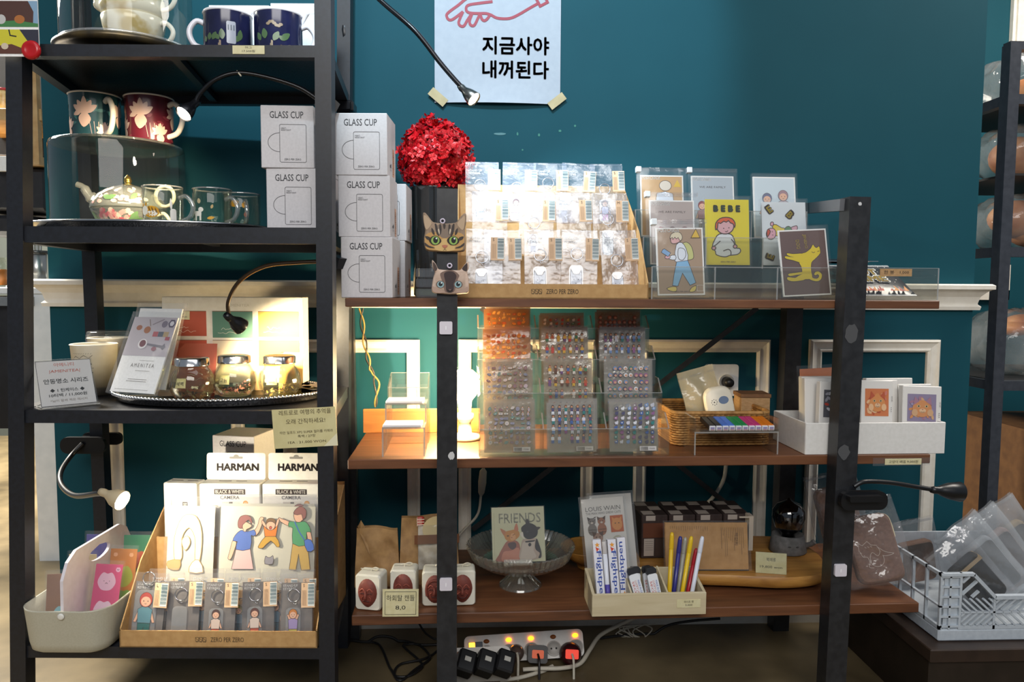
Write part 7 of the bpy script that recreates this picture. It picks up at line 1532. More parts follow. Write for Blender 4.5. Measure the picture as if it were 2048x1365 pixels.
def biro(px, dy, ptx, pty, col, label):
    a_ = at(px, 1190, y=yb + dy); b_ = at(ptx, pty, y=yb + dy + .012); base = Vector((a_.x, yb + dy, Zl + .010)); d = (b_ - base); q = d.normalized().to_track_quat('Z', 'Y').to_matrix().to_4x4(); L = d.length
    o = thing('pen', label, 'pen', (0, 0, 0), group='pens in the pen box'); o.matrix_basis = F.M @ Matrix.Translation(base) @ q
    m = MB(); mm = C(col, .3); m.lathe([(0, 0), (.0042, 0), (.0046, .006), (.0046, L - .034), (0, L - .034)], mm, 12); m.build('barrel', o); m = MB(); m.lathe([(.0050, L - .0338), (.0052, L - .030), (.0046, L - .006), (.0030, L), (0, L + .001)], mm, 12); m.build('cap', o)
for args in ((1338, .040, 1344, 1066, '#d8b01c', 'yellow pen at the left of the pen compartment'), (1346, .050, 1361, 1074, '#2f2f7a', 'navy pen right of the left yellow pen'), (1355, .058, 1371, 1076, '#9a988c', 'grey pen between the navy pen and a yellow pen'), (1362, .046, 1383, 1074, '#dcb81c', 'yellow pen in the middle of the pen compartment'), (1373, .052, 1393, 1098, '#a31f2c', 'dark red pen beside the white pen'), (1381, .040, 1405, 1074, '#d4d8e4', 'white pen at the right of the pen compartment')): biro(*args)
# ================================================================== things on the wall
use(WORLD)
# poster with a line-drawn hand and Korean lettering, its lower edge curling off the wall
a, b, z0, z1 = pb(869, -150, 1122, 207, -.006); W, H = b - a, z1 - z0; k = ppm(-.006)
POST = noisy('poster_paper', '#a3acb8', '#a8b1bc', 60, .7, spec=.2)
t = thing('hand_poster', 'white poster with a red line-drawn hand and bold black Korean lettering', 'poster', ((a + b) / 2, -.004, z0))
m = MB()
def curl(v): return -.012 * max(0, 1 - v / .18) ** 2
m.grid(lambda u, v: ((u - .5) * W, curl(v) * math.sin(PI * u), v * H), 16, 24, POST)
m.T = Matrix.Translation((0, -.0006, 0)); f = lambda P: [((x - 995.5) * k, (207 - y) * k) for x, y in P]; zf = lambda P: f([(840 + x / 5.933, y / 5.933) for x, y in P]); red = C('#8f2038', .55)
def hand(pts, sm=5, closed=False): m.line([(q.x, q.y) for q in cr2(zf(pts), sm, closed)], 5.2 * k, red, closed)
hand([(740, -12), (640, 15), (550, 55), (470, 120), (345, 215), (335, 260), (360, 290), (400, 285), (470, 235), (520, 195)])
hand([(860, 75), (720, 95), (600, 115), (560, 140), (560, 185), (600, 208), (700, 212), (780, 210), (840, 225), (910, 258), (1010, 265), (1090, 250), (1180, 205), (1280, 145), (1385, 85)])
hand([(520, 195), (490, 260), (470, 320), (490, 355), (530, 355), (570, 290), (620, 215)]); hand([(625, 215), (595, 300), (610, 345), (650, 345), (690, 270), (715, 215)]); hand([(720, 215), (735, 270), (765, 292), (800, 270), (830, 225)])
m.line(zf([(1310, -60), (1410, 115), (1495, 70), (1430, -60)]), 5.2 * k, red)
bl = C('#1d1b24', .55)
for s, y in (('지금사야', 112), ('내꺼된다', 158)): q = f([(1030.5, y)])[0]; m.text(s, q[0], q[1], 33 * k, bl, w=129 * k, bold=.028)
q = f([(995, 188)])[0]; m.text('m o n o h a', q[0], q[1], 3.6 * k, C('#3a3a44'), w=22 * k)
m.build('poster_sheet', t)
TAPE = noisy('masking_tape', '#b0a27c', '#bcae88', 40, .7)
for (x, y, w, h, r, lab) in ((879, 197, 38, 17, -40, 'left'), (1112, 201, 36, 16, 38, 'right')):
    q = f([(x, y)])[0]; m = MB(); m.T = Matrix.Translation((q[0], -.009 if lab == 'x' else -.0045, q[1])) @ Matrix.Rotation(R(-r), 4, 'Y'); m.box(-w * k / 2, w * k / 2, -.0004, .0, -h * k / 2, h * k / 2, TAPE); m.build('tape_strip', t)
# scuffs left on the wall paint
for (x, y, w, h, s) in ((1000, 268, 22, 4, 1), (1035, 268, 3, 6, 2), (1120, 262, 5, 4, 3), (1078, 270, 4, 5, 4), (1150, 252, 4, 4, 5), (1045, 300, 3, 3, 6)):
    rnd = random.Random(s); c = at(x, y, y=-.0004); kk = ppm(0); m = MB(); m.poly([(w * kk * .5 * (1 + .25 * rnd.random()) * math.cos(i * PI / 7), h * kk * .5 * (1 + .3 * rnd.random()) * math.sin(i * PI / 7)) for i in range(14)], C('#4a7a80' if s == 1 else '#2a7468', .6), y=-.0002)
    tag(m.build('wall_scuff', loc=(c.x, -.0004, c.z)), kind='structure')
# gooseneck lamp reaching in from above, over the display
t = thing('gooseneck_lamp', 'lit gooseneck lamp with a steel bell head hanging in front of the poster', 'lamp'); gy = -.33
goose(t, [at(700, -60, y=-.30), at(760, 0, y=-.31), at(830, 62, y=gy), at(880, 125, y=gy), at(910, 160, y=gy), at(925, 176, y=gy)], .0052)
hp = at(926, 178, y=gy); dv = Vector((.66, -.34, -.68)); STL = noisy('brushed_steel', '#8c8c88', '#a3a39e', 30, .25, 1.0)
mouth = lamp_head(t, hp, dv, r=.0165, L=.036, col=STL, bulb='#ffe6b4', strength=80)
light('display_glow', 'SPOT', F.M @ at(945, 206, y=gy - .02), F.M @ at(1085, 372, y=-.26), 15, (.80, .93, 1.0), .018, 100, .85)
# wall socket
a, b, z0, z1 = pb(1410, 729, 1476, 792, -.006); t = thing('wall_socket', 'white wall socket plate behind the wicker basket', 'socket', ((a + b) / 2, 0, (z0 + z1) / 2)); w = (b - a) / 2
m = MB(); m.prism(rrect(0, 0, 2 * w, z1 - z0, .008), -.009, -.0005, WHITE); m.build('plate', t); m = MB(); m.T = Matrix.Translation((.012, -.009, -.004)) @ Matrix.Rotation(PI / 2, 4, 'X'); m.lathe([(0, .001), (.018, .001), (.020, .004), (.020, 0)], C('#c9c6be', .4), 24); m.lathe([(0, .03), (.011, .03), (.014, .002), (0, .001)], C('#1b1b1c', .4), 18); m.build('plug', t)
# cable with inline switch, hanging at the rack's rear post
t = thing('switch_cable', 'black cable with an inline switch hanging beside the rack\'s rear post', 'cable'); cy = -.115
m = MB(); m.tube(cr2([at(676, -20, y=cy), at(683, 10, y=cy), at(687, 32, y=cy)], 5, closed=False), .0026, LAMPM, 6); m.tube(cr2([at(690, 92, y=cy), at(698, 130, y=cy), at(697, 165, y=cy), at(690, 200, y=cy)], 5, closed=False), .0026, LAMPM, 6); m.build('cable', t)
m = MB(); c0, c1 = at(688, 32, y=cy), at(691, 92, y=cy); m.tube([c0, c0 + (c1 - c0) * .12, c0 + (c1 - c0) * .5, c0 + (c1 - c0) * .9, c1], [.005, .010, .0125, .011, .005], LAMPM, 12); m.build('switch', t)
t = thing('clamp_base', 'black clamp base of the hanging lamp beside the rear rack post', 'clamp'); c = at(692, 217, y=-.13)
m = MB(); m.box(c.x - .022, c.x + .022, -.165, -.128, c.z - .012, c.z + .012, LAMPM, b=.003); m.build('jaw', t); m = MB(); m.box(c.x + .016, c.x + .024, -.170, -.120, c.z - .014, c.z + .008, LAMPM, b=.002); m.build('grip', t)
# bulb-lamp cord with white switch, and other cords behind the shelves
use(SHELF); WCB = C('#c9c2b2', .5); BCB = C('#151517', .45)
def cord(name, label, pts, r, mat, sw=None):
    t = thing(name, label, 'cable'); m = MB(); m.tube(cr2(pts, 8, closed=False), r, mat, 7); m.build('cable', t)
    if sw:
        c0, c1 = sw; m = MB(); m.tube([c0, c0 + (c1 - c0) * .1, c0 + (c1 - c0) * .5, c0 + (c1 - c0) * .88, c1], [.004, .0095, .011, .0085, .004], WCB, 12); m.build('switch', t)
y = -.03; sw = (at(967, 938, y=y), at(962, 992, y=y))
cord('lamp_cord', 'cream cord with a white inline switch hanging under the middle shelf', [at(968, 925, y=y), sw[0], sw[1], at(955, 1030, y=y), at(930, 1058, y=y), at(905, 1085, y=y), at(880, 1105, y=y)], .0035, WCB, sw)
cord('thick_cord', 'thick cream cord curving down behind the kraft notebook', [at(1452, 930, y=y), at(1447, 960, y=y), at(1430, 990, y=y), at(1410, 1012, y=y), at(1390, 1030, y=y), at(1370, 1060, y=y)], .0052, WCB)
y = -.055; m = MB(); t = thing('twisted_cord', 'yellowish twisted cord hanging at the left end of the middle shelf', 'cable')
for s in (0, 1): P = cr2([at(722, 617, y=y), at(726, 660, y=y), at(733, 705, y=y), at(742, 740, y=y), at(752, 770, y=y), at(749, 815, y=y)], 8, closed=False); m = MB(); m.tube([p + Vector((.0045 * math.cos(i * .5 + s * PI) + .004 * s * (i > 24), 0, 0)) for i, p in enumerate(P)], .0024, C('#8a7238' if s else '#2a2620', .5), 6); m.build('strand', t)
# ================================================================== floor: power strips, plugs and cables
use(WORLD)
SWH = noisy('strip_white', '#d5d1cb', '#deda d4'.replace(' ', ''), 60, .35); ORG = C('#ff8a1a', .3, emit=5); ORD = C('#8a4a12', .4)
def strip(px0, row0, px1, row1, y, label, n, leds, tilt, lift):
    a_, b_ = at(px0, row0, y=y), at(px1, row1, y=y); c = (a_ + b_) / 2; L = (b_ - a_).length; ang = math.atan2(b_.z - a_.z, b_.x - a_.x)
    t = thing('power_strip', label, 'power strip', (c.x, y, c.z + lift), (R(tilt), -ang, 0)); h = .062
    m = MB(); m.prism(rrect(0, -h / 2, L, h, .012), -.004, .034, SWH); m.build('housing', t)
    for q in range(n):
        x = -L / 2 + L * (q + 1.0) / (n + .35); m = MB(); m.T = Matrix.Translation((x, -.004, -.014)) @ Matrix.Rotation(PI / 2, 4, 'X'); m.lathe([(0, .0004), (.0058, .0004), (.0062, .003), (.0045, .0048), (0, .0052)], ORG if leds[q] else ORD, 16, sx=1.15, sy=.8); m.build('switch_light', t)
        m = MB(); m.T = Matrix.Translation((x, -.004, -.040)) @ Matrix.Rotation(PI / 2, 4, 'X'); m.lathe([(.0175, .0), (.0175, .0035), (.0150, .004), (.0145, .0005), (0, .0005)], C('#bdb8b2', .4), 22)
        for s in (-1, 1): m.lathe([(0, .0012), (.0022, .0012), (.0022, .0005)], C('#2b2826', .5), 8, c=(s * .006, 0, 0))
        m.build('socket', t)
    return t, L
s1, L1 = strip(928, 1274, 1164, 1258, -.195, 'long white power strip with glowing orange switches under the lowest shelf', 5, (0, 1, 1, 0, 1), -25, .0)
m = MB(); m.T = Matrix.Translation((-L1 / 2 + .026, -.0045, -.020)); m.box(-.016, .018, -.002, 0, -.008, .006, C('#1f2f44', .4), b=.0008); m.box(-.015, .000, -.0045, -.002, -.0075, .0055, C('#ff9a2a', .3, emit=4), b=.001); m.build('main_switch', s1)
PL1 = clear('clear_plug', '#c9bdb6', .25, .12, .1, hazecol='#8a7a74'); PL2 = C('#1d1717', .35); PL3 = C('#3a1418', .3)
def plug(px, py, y, label, mat, sz, square, glow=None):
    c = at(px, py, y=y); t = thing('plug', label, 'plug', (c.x, y, c.z), (R(-24), R(4), 0), 'plugs in the power strips'); m = MB()
    if square: m.prism(rrect(0, 0, sz * 2, sz * 1.7, sz * .3), -.034, 0, mat)
    else: m.T = Matrix.Rotation(PI / 2, 4, 'X'); m.lathe([(0, 0), (sz, 0), (sz * 1.02, .008), (sz * .8, .026), (sz * .35, .034), (0, .035)], mat, 22)
    m.build('body', t)
    if glow: m = MB(); m.prism(rrect(0, 0, sz * 1.2, sz * .8, .003), -.0348, -.0341, C(glow, .3, emit=.7)); m.build('glow_window', t)
    m = MB(); m.tube(cr2([(0, -.034, 0), (.002, -.046, -.012), (.003, -.048, -.04), (.004, -.045, -.07)], 4, closed=False), .003, mat if square else WCB, 6); m.build('lead', t)
yp = -.225
plug(1032, 1306, yp, 'milky clear plug, leftmost in the long power strip', PL1, .019, False); plug(1073, 1308, yp, 'dark square plug with an orange window in the long power strip', PL2, .023, True, '#a8431c'); plug(1140, 1308, yp, 'dark red round plug at the right of the long power strip', PL3, .026, False, '#d8331a')
s2, L2 = strip(878, 1300, 1020, 1294, -.30, 'white power strip with black adapters, nearest the middle upright', 3, (0, 0, 0), -52, 0)
for px, lab in ((930, 'black adapter plug nearest the middle upright'), (970, 'black adapter plug in the middle of the near power strip'), (1008, 'black adapter plug at the right of the near power strip')):
    c = at(px, 1330, y=-.355); t = thing('adapter', lab, 'adapter', (c.x, -.355, c.z), (R(-50), R(20), 0), 'black adapters on the near power strip'); m = MB(); m.box(-.022, .018, -.030, .012, -.026, .022, BCB, b=.004); m.build('body', t); m = MB(); m.box(-.008, .006, -.0308, -.0300, -.004, .006, C('#b9b6ae', .3)); m.build('label', t)
G = lambda px, py: at(px, py, z=.006)
def lying(name, label, px, r, mat): t = thing(name, label, 'cable'); m = MB(); P = cr2(px, 9, closed=False); [setattr(q, 'z', max(q.z, r + .0005)) for q in P]; m.tube(P, r, mat, 7); m.build('cable', t)
yy = -.14
lying('white_cable', 'thick white cable rising from the long power strip to the right', [at(1046, 1340, y=-.27), at(1080, 1338, y=-.27), at(1125, 1337, y=-.265), at(1160, 1328, y=-.24), at(1180, 1300, y=-.19), at(1200, 1272, y=-.13), at(1240, 1250, y=-.10), at(1270, 1236, y=-.09)], .0052, WCB)
lying('white_cable', 'second white cable lying along the floor below the long power strip', [G(1000, 1362), G(1040, 1356), G(1080, 1345), at(1105, 1338, y=-.24)], .0048, WCB)
lying('black_cable', 'black cable looping from the rear leg behind the middle upright', [at(700, 1294, y=-.09), at(730, 1288, y=-.1), at(755, 1274, y=-.1), at(785, 1276, y=-.1), at(810, 1294, y=-.1), at(840, 1300, y=-.12), at(880, 1296, y=-.12)], .0034, BCB)
lying('black_cable', 'black cable dropping in wide coils on the floor left of the middle upright', [at(732, 1286, y=-.1), at(760, 1310, y=-.12), G(782, 1340), G(800, 1362), G(830, 1340), G(860, 1316), at(838, 1300, y=-.12), at(808, 1290, y=-.12), at(812, 1310, y=-.14), G(845, 1330), G(820, 1352), G(790, 1352), G(800, 1330), G(850, 1318), at(880, 1300, y=-.14)], .0030, BCB)
lying('black_cable', 'thin black cable hanging from the lowest shelf beside the middle upright', [at(838, 1248, y=-.09), at(852, 1268, y=-.09), at(878, 1284, y=-.09), at(895, 1290, y=-.1)], .0026, BCB)
lying('black_cable', 'black cable running right under the pen box towards the baseboard', [at(1200, 1296, y=-.10), at(1230, 1278, y=-.09), at(1275, 1280, y=-.08), at(1305, 1270, y=-.08), at(1335, 1252, y=-.08), at(1380, 1243, y=-.08), at(1440, 1238, y=-.08)], .0034, BCB)
t = thing('cable_bundle', 'tangled bundle of white cord with a plug against the baseboard', 'cable bundle'); m = MB(); rnd = random.Random(8)
for q in range(9):
    m.tube(cr2([at(1258 + rnd.uniform(-8, 60), 1246 + rnd.uniform(0, 6), y=-.07), at(1225 + rnd.uniform(0, 90), 1262 + rnd.uniform(-6, 8), y=-.085), at(1282 + rnd.uniform(-8, 8), 1282 + rnd.uniform(-3, 3), y=-.09), at(1255 + rnd.uniform(0, 60), 1295 + rnd.uniform(-4, 12), y=-.1)], 6, closed=False), .0016, WCB, 5)
m.build('cord', t); c0, c1 = at(1290, 1288, y=-.10), at(1300, 1304, y=-.115); m = MB(); m.tube([c0, c0 + (c1 - c0) * .3, c1], [.006, .012, .010], WHITE, 12); m.build('plug', t)
# ================================================================== crate of bagged goods on a dark low table
TBM = noisy('dark_low_table', '#2a1f19', '#352820', 20, .4); ty = -.50; zt_ = at(1950, 1300, y=ty).z
x0 = at(1862, 1300, y=ty).x; t = thing('low_table', 'dark brown low table under the pale crate at the right', 'table', (x0, ty, 0))
m = MB(); m.box(0, .75, 0, .42, zt_ - .028, zt_, TBM, b=.002); m.build('table_top', t); m = MB(); m.box(.004, .75, .012, .40, 0, zt_ - .0285, noisy('dark_table_body', '#20180f', '#2a2018', 20, .5)); m.build('body', t)
CRM2 = noisy('pale_blue_plastic', '#b4bcc4', '#bec6cd', 100, .4); cy_ = ty + .035; cx0 = at(1876, 1284, y=cy_).x; cw, cd = .42, .27; HT = at(1890, 1148, y=cy_).z - zt_; HM = at(2000, 1192, y=cy_).z - zt_
t = thing('plastic_crate', 'pale grey-blue lattice plastic crate full of bagged goods on the low table', 'crate', (cx0, cy_, zt_ + .0004))
m = MB(); m.box(0, cw, 0, cd, 0, .026, CRM2, b=.003); m.build('base', t)
def lattice(m, P, u0, u1, z0, z1, n, dirn):
    """slanted bars between z0 and z1; P(u, z) -> point"""
    for i in range(n):
        H_ = z1 - z0; d = H_ * 1.1 * dirn; u = u0 - abs(d) + (u1 - u0 + abs(d)) * (i + .5) / n; ua, ub = (u, u + d) if dirn > 0 else (u + abs(d), u)
        t0, t1 = 0., 1.
        for lo, hi in ((u0, u1),):
            for lim, sg in ((lo, 1), (hi, -1)):
                fa, fb = sg * (ua - lim), sg * (ub - lim)
                if fa < 0 and fb < 0: t0, t1 = 1, 0
                elif fa < 0: t0 = max(t0, -fa / (fb - fa))
                elif fb < 0: t1 = min(t1, fa / (fa - fb))
        if t1 - t0 > .12: m.bar(P(ua + (ub - ua) * t0, z0 + H_ * t0), P(ua + (ub - ua) * t1, z0 + H_ * t1), .0040, .006, CRM2, up=(0, 1, 0))
m = MB(); Pf = lambda u, z: (u, .003, z)
m.box(0, .004, 0, .006, .026, HT, CRM2); m.box(.042, .047, 0, .006, .026, HT, CRM2); m.box(.020, .024, 0, .006, .026, HT - .005, CRM2); m.box(.012, .042, .0055, .007, .026, HT, CRM2)
for q in range(6): m.box(.004, .042, 0, .006, .030 + q * (HT - .036) / 5.2, .034 + q * (HT - .036) / 5.2, CRM2)
m.box(0, .072, -.003, .008, HT - .006, HT, CRM2); m.prism([(.068, HT - .006), (.072, HT), (.120, HM), (.118, HM - .008)], -.003, .008, CRM2); m.box(.118, cw, -.003, .008, HM - .008, HM, CRM2)
m.box(.047, cw, 0, .006, .026, .034, CRM2); zm = (.034 + HM - .008) / 2; m.box(.047, cw, 0, .006, zm - .002, zm + .002, CRM2)
for u in (.116, .216, .316, .41): m.box(u, u + .005, 0, .006, .026, HM - .008, CRM2)
for (u0, u1, dn) in ((.047, .116, -1), (.121, .216, 1), (.221, .316, -1), (.321, .41, 1)): lattice(m, Pf, u0, u1, zm + .002, HM - .008, 7, dn); lattice(m, Pf, u0, u1, .034, zm - .002, 7, -dn)
lattice(m, Pf, .048, .084, HM - .004, HT - .008, 3, 1); m.build('front_wall', t)
m = MB(); Ps = lambda u, z: (.003, u, z)
m.box(0, .006, 0, cd, HT - .007, HT, CRM2); m.box(0, .006, 0, cd, .026, .034, CRM2); m.box(0, .006, 0, cd, HT * .5, HT * .5 + .004, CRM2)
for u in (.05, .10, .15, .20, .264): m.box(0, .006, u, u + .005, .026, HT, CRM2)
m.build('side_wall', t); m = MB(); m.box(0, cw, cd - .006, cd, .026, HT, CRM2); m.build('back_wall', t); m = MB(); m.box(cw - .006, cw, 0, cd, .026, HM, CRM2); m.build('end_wall', t)
zb = zt_ + .028
def bagged(dx, dy, rot, w, h, label, col, stripe=None, film=BAGF, d=.028):
    t = thing('bagged_pouch', label, 'bag', (cx0 + dx, cy_ + dy, zb + .004 + abs(math.sin(rot[1])) * (w / 2 + .016)), rot, 'bagged goods in the crate'); m = MB(); P = rrect(0, h * .42, w, h * .80, .012, 4); n = len(P); V = []; mt = noisy('cloth_' + col.strip('#'), col, col, 80, .85, 0, .3)
    for s, y in ((.92, -d / 2), (1, -d / 4), (1, d / 4), (.92, d / 2)): V += [(q[0] * s, y, h * .42 + (q[1] - h * .42) * s) for q in P]
    m.add(V, [(i * n + k, i * n + (k + 1) % n, (i + 1) * n + (k + 1) % n, (i + 1) * n + k) for i in range(3) for k in range(n)] + [tuple(range(n)), tuple(range(3 * n, 4 * n))], mt, True)
    if stripe: m.box(-w * .5, w * .5, -d / 2 - .001, d / 2 + .001, h * .70, h * .76, C(stripe, .7))
    m.build('pouch', t); m = MB()
    for s in (-1, 1): m.grid(lambda u, v: ((u - .5) * (w + .03), s * (.004 + d * .65 * math.sin(PI * u) ** .4 * (1 if v < .8 else max(0, 1 - (v - .8) / .2))) + .0025 * math.sin(11 * u + 9 * v), -.004 + v * (h + .035)), 12, 12, film)
    m.build('zip_bag', t); MB().box(-(w + .028) / 2, (w + .028) / 2, -.004, .004, h + .022, h + .025, FILM).build('zip_strip', t)
MILK = clear('milky_bag', '#f0f2f4', .30, .10, .16, .7, 22, hazecol='#c9cdd0')
bagged(.090, .222, (R(-4), R(-8), R(6)), .085, .120, 'bagged brown pouch in the back left corner of the crate', '#6b4d3c')
bagged(.150, .045, (R(-3), R(-42), R(0)), .075, .140, 'bagged dark pouch with a beige band leaning left in the crate', '#20252a', '#a08a68')
bagged(.215, .095, (R(-3), R(-40), R(0)), .085, .160, 'milky zip bag of cloth leaning left in the middle of the crate', '#9aa0a6', None, MILK)
bagged(.285, .140, (R(-3), R(-38), R(0)), .085, .165, 'milky zip bag with a pinkish pouch, right of the middle of the crate', '#9a8580', None, MILK)
bagged(.345, .185, (R(-3), R(-32), R(0)), .085, .170, 'milky zip bag with a tan pouch at the right picture edge', '#a0875f', None, MILK)
# ---- unlit clip lamp on the right upright
use(SHELF); t = thing('clip_lamp', 'unlit black clip lamp stretching right from the right-hand upright', 'lamp'); y = UY - .028
m = MB(); c = at(1722, 999, y=y); m.T = Matrix.Translation((c.x, y, c.z)); m.prism(rrect(0, 0, .098, .038, .016), -.014, 0, LB); m.prism(rrect(-.004, .008, .07, .012, .004), -.03, -.014, LB); m.box(-.028, .010, 0, .006, -.012, .012, LB); m.build('clip', t)
goose(t, [at(1708, 974, y=y - .01), at(1730, 964, y=y - .01), at(1780, 966, y=y), at(1830, 974, y=y + .01), at(1872, 981, y=y + .01)], .0048, LB)
hp = at(1872, 981, y=y + .01); lamp_head(t, hp, Vector((.96, .10, -.10)), r=.021, L=.056, on=False, col=LB)
# ================================================================== bakery rack in the recess at the right
use(WORLD); GM = noisy('blue_grey_metal', '#30343c', '#3a3e46', 60, .4); ry = .03
p0, p1 = at(1976, 1000, y=ry), at(2024, 90, y=ry); dxy = .40
rk = thing('bakery_rack', 'blue-grey metal rack of bagged bread at the right picture edge', 'rack')
zt = p1.z
MB().bar(along(p0, p1, 0), along(p0, p1, zt), .030, .034, GM, up=(0, 1, 0)).build('post', rk)
q0 = along(p0, p1, 0); MB().bar((q0.x + .01, ry + .45, 0), (along(p0, p1, zt).x + .01, ry + .45, zt), .030, .030, GM, up=(0, 1, 0)).build('post', rk)
MB().box(p1.x - .014, p1.x + .8, ry - .014, ry + .014, zt - .015, zt + .006, GM).build('top_rail', rk)
BS = {}
for key, row in (('a', 190), ('b', 345), ('c', 495), ('d', 762)):
    pz = at(2010, row, y=ry).z; x = along(p0, p1, pz).x; BS[key] = pz
    if key == 'b': MB().box(x + .02, x + .8, ry + .012, ry + .44, pz - .006, pz, C('#1c1a1a', .6)).build('shelf_plate', rk); continue
    MB().box(x - .012, x + .8, ry - .012, ry + .012, pz - .026, pz, GM).build('shelf_rail', rk); MB().box(x - .012, x + .01, ry + .012, ry + .44, pz - .026, pz, GM).build('side_rail', rk); MB().box(x, x + .8, ry + .012, ry + .44, pz - .006, pz, C('#2a2828', .6)).build('shelf_plate', rk)
CRUST = noisy('bread_crust', '#a85f2a', '#d89a58', 9, .55, 0, .2, detail=5); BREADBAG = clear('bread_bag', '#fafaf8', .12, .035, .12, .9, 20)
def bread(px, row, shelf, w, d, h, label, pieces, seed, y=.20):
    z = BS[shelf] + .0008; c = at(px, row, y=y); c.x = along(p0, p1, z).x + .024 + w * .61; t = thing('bread_bag', label, 'bread', (c.x, y, z), group='bagged bread on the bakery rack'); rnd = random.Random(seed); m = MB()
    for (dx, dz, rx, rz_) in pieces: m.blob((dx, rnd.uniform(-.02, .02), dz), (rx, .055, rz_), CRUST, 18, 12, lambda a, tt: 1 + .05 * math.sin(3 * a + seed) * math.sin(tt))
    m.build('bread', t); m = MB(); m.blob((0, 0, h / 2), (w / 2, d / 2, h / 2), BREADBAG, 30, 20, lambda a, tt: (1 + .05 * math.sin(5 * a + 7 * tt + seed) + .03 * math.sin(11 * a - 5 * tt)) * (1 + .22 * abs(math.sin(2 * a)) * math.sin(tt) ** .5))
    for v in m.v: v.z = max(v.z, .001)
    m.build('bag', t)
bread(2040, 160, 'a', .22, .20, .15, 'clear bag of pale pastry on the top tier of the bakery rack', [(.02, .05, .07, .04)], 1)
bread(2030, 290, 'b', .25, .22, .155, 'clear bag of red-brown loaf on the second tier of the bakery rack', [(.0, .07, .095, .062)], 2)
bread(2025, 440, 'c', .25, .22, .155, 'clear bag of golden loaf on the third tier of the bakery rack', [(-.01, .09, .10, .055), (.03, .06, .07, .05)], 3)
bread(2040, 690, 'd', .28, .24, .185, 'clear bag with small rolls above white filling on the lowest tier of the bakery rack', [(.0, .155, .05, .022), (-.035, .135, .032, .022)], 4)
m = MB(); x = at(1985, 900, y=.25).x; m.box(x, x + .6, .10, .45, 0, at(2010, 850, y=.2).z, noisy('brown_carton', '#5a3a1e', '#6b4826', 30, .7), b=.004); tag(m.build('brown_carton'), 'large brown carton on the floor behind the crate', 'carton')
m = MB(); m.bar((x + .07, .09, .30), (x + .085, .09, .50), .014, .006, C('#8a5a26', .6)); 
# ================================================================== kitchen seen past the left end of the wall
ky0 = .55; STW = noisy('birch_shelf', '#b08a58', '#c9a878', 20, .5); DK = noisy('dark_kitchen', '#1c1c20', '#26262a', 30, .5)
def kbox(name, label, cat, px0, px1, r0, r1, y, d, mat, b=.003, grp=None):
    a, b_, z0, z1 = pb(px0, r0, px1, r1, y); m = MB(); m.box(a, b_, y, y + d, z0, z1, mat, b=b); return tag(m.build(name), label, cat, grp), (a, b_, z0, z1)
t = thing('kitchen_shelves', 'dark kitchen shelving with birch boards glimpsed left of the rack', 'shelves')
for (r0, r1) in ((216, 240), (312, 330)):
    a, b_, z0, z1 = pb(-120, r0, 82, r1, ky0); MB().box(a, b_, ky0, ky0 + .3, z0, z1, STW, b=.002).build('shelf_board', t)
a, b_, z0, z1 = pb(-120, -80, 86, 470, ky0 + .3); MB().box(a, b_ + .02, ky0 + .30, ky0 + .32, z0, z1, DK).build('back_panel', t)
a, b_, z0, z1 = pb(66, 115, 78, 330, ky0); MB().box(a, b_, ky0 - .01, ky0 + .012, z0, z1, STW).build('upright', t)
a, b_, z0, z1 = pb(-120, 335, 84, 420, ky0); MB().box(a, b_, ky0 + .02, ky0 + .29, z0, z1, DK, b=.01).build('lower_cabinet', t)
zs = at(20, 216, y=ky0).z + .0005
for q, (px, lab) in enumerate(((8, 'spice jar with a red lid at the left picture edge of the kitchen shelf'), (30, 'spice jar with a pale lid beside the red-lidded jar'), (61, 'spice jar with a silver lid between rack post and birch upright'))):
    c = at(px, 200, y=ky0 + .04); tt = thing('spice_jar', lab, 'jar', (c.x, ky0 + .04, zs), group='jars on the kitchen shelf'); h = at(px, 178, y=ky0).z - zs
    MB().lathe([(0, 0), (.019, 0), (.020, .003), (.020, h), (.018, h + .003), (0, h + .003)], noisy('spice_%d' % q, ('#c9a060', '#d8c49a', '#d9c08a')[q], ('#e0c890', '#e6d8b8', '#e8d8ac')[q], 60, .3), 20).build('jar_body', tt); MB().lathe([(0, h + .003), (.021, h + .003), (.021, h + .010), (0, h + .010)], C(('#a8323a', '#d8d0c4', '#b9b6ae')[q], .4), 20).build('lid', tt)
kbox('paper_stack', 'stack of white paper on the lower kitchen shelf', 'paper', -20, 19, 312, 342, ky0 - .02, .018, WPAPER, .001)
zs2 = at(20, 312, y=ky0).z + .0005; c = at(8, 300, y=ky0 + .1); tt = thing('white_dishes', 'pile of white dishes on the lower kitchen shelf', 'dishes', (c.x, ky0 + .12, zs2)); MB().lathe([(0, 0), (.03, 0), (.06, .012), (.062, .014), (.03, .012), (0, .010)], WHITE, 28).build('dish', tt)
kbox('coffee_grinder', 'dark coffee machine under the kitchen shelves', 'machine', -60, 60, 430, 470, ky0 + .02, .2, DK, .012)
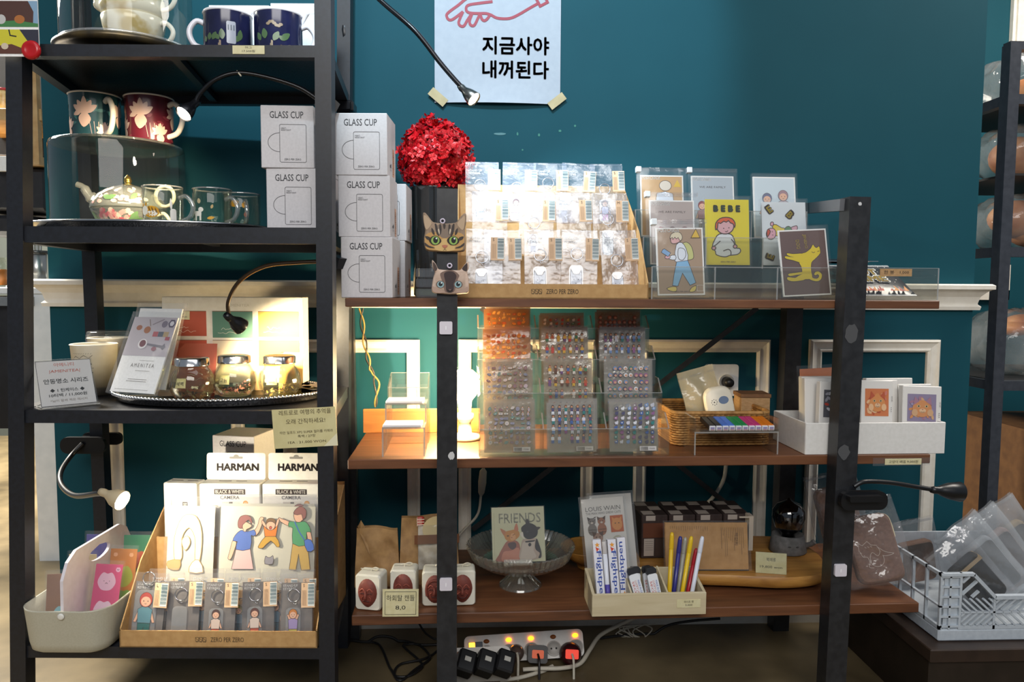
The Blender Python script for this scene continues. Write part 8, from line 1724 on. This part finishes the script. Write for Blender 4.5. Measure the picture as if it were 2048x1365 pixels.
# counter, white cabinet and what stands on the counter
a, b_, z0, z1 = pb(-200, 575, 104, 588, ky0 - .05); zc = z1; t = thing('kitchen_counter', 'kitchen counter with a white cabinet end and a steel cart front at the far left', 'counter')
MB().box(a, b_, ky0 - .05, ky0 + .35, z0 + .0, z1, WHITE, b=.002).build('worktop', t)
a2, b2, z2, z3 = pb(62, 588, 104, 905, ky0 - .05); MB().box(a2, b_ - .002, ky0 - .045, ky0 + .33, 0, z0 - .0004, noisy('white_cabinet_end', '#dfe2e4', '#e8eaeb', 30, .4)).build('cabinet_end', t)
a3, b3, z4, z5 = pb(-120, 594, 60, 612, ky0 - .07); MB().box(a3, b3, ky0 - .07, ky0 + .2, z4, z5, noisy('steel_edge', '#a8a8a6', '#b9b9b6', 30, .3, .9)).build('steel_edge', t)
a4, b4, z6, z7 = pb(-120, 612, 60, 860, ky0 - .05); MB().box(a4, b4, ky0 - .03, ky0 + .2, z6, z7, noisy('dark_cart_front', '#2b2c30', '#3a3b40', 8, .35, .5)).build('cart_front', t); MB().box(b4 - .03, b4 - .018, ky0 - .05, ky0 - .031, z6 + .02, z7 - .01, C('#17181b', .4)).build('cart_handle', t)
zc += .0006
c = at(76, 560, y=ky0 + .08); t = thing('steel_tumbler', 'brushed steel tumbler on the kitchen counter beside the wall end', 'tumbler', (c.x, ky0 + .08, zc)); h = at(76, 502, y=ky0).z - zc
MB().lathe([(0, 0), (.024, 0), (.030, h), (.028, h), (.02, .01), (0, .01)], noisy('tumbler_steel', '#b0aea8', '#cac8c2', 40, .3, .9, stretch=(1, 1, .1)), 26).build('body', t); MB().lathe([(.0305, h - .008), (.033, h - .004), (.033, h + .004), (.029, h + .004), (.029, h - .004)], C('#5a5a58', .3, .6), 26).build('rim', t)
for q in range(3): m = MB(); m.tube([(.008 * (q - 1), 0, .02), (.012 * (q - 1), .004, h + .05 + .012 * q)], [.003, .005], C('#c9c6be', .3, .8), 8); m.build('utensil', t)
c = at(12, 560, y=ky0 + .03); t = thing('juice_glass', 'glass of orange juice on the kitchen counter', 'glass', (c.x - .01, ky0 + .02, zc)); h = at(12, 515, y=ky0).z - zc
MB().lathe([(0, .002), (.024, .002), (.030, h), (.029, h), (.023, .006), (0, .006)], GLASS, 24).build('tumbler', t); MB().lathe([(0, .0065), (.0225, .0065), (.026, h * .6), (0, h * .6)], C('#c9721c', .3), 24).build('juice', t)
c = at(45, 560, y=ky0 + .08); t = thing('clear_cup', 'white plastic cup on a clear stand behind the juice glass', 'cup', (c.x - .01, ky0 + .10, zc)); MB().lathe([(0, 0), (.022, 0), (.012, .02), (.014, .06), (.016, .08), (0, .08)], ACEDGE, 20).build('stand', t); MB().lathe([(0, .081), (.012, .081), (.024, .10), (.020, .128), (0, .132)], WHITE, 20).build('cup', t)
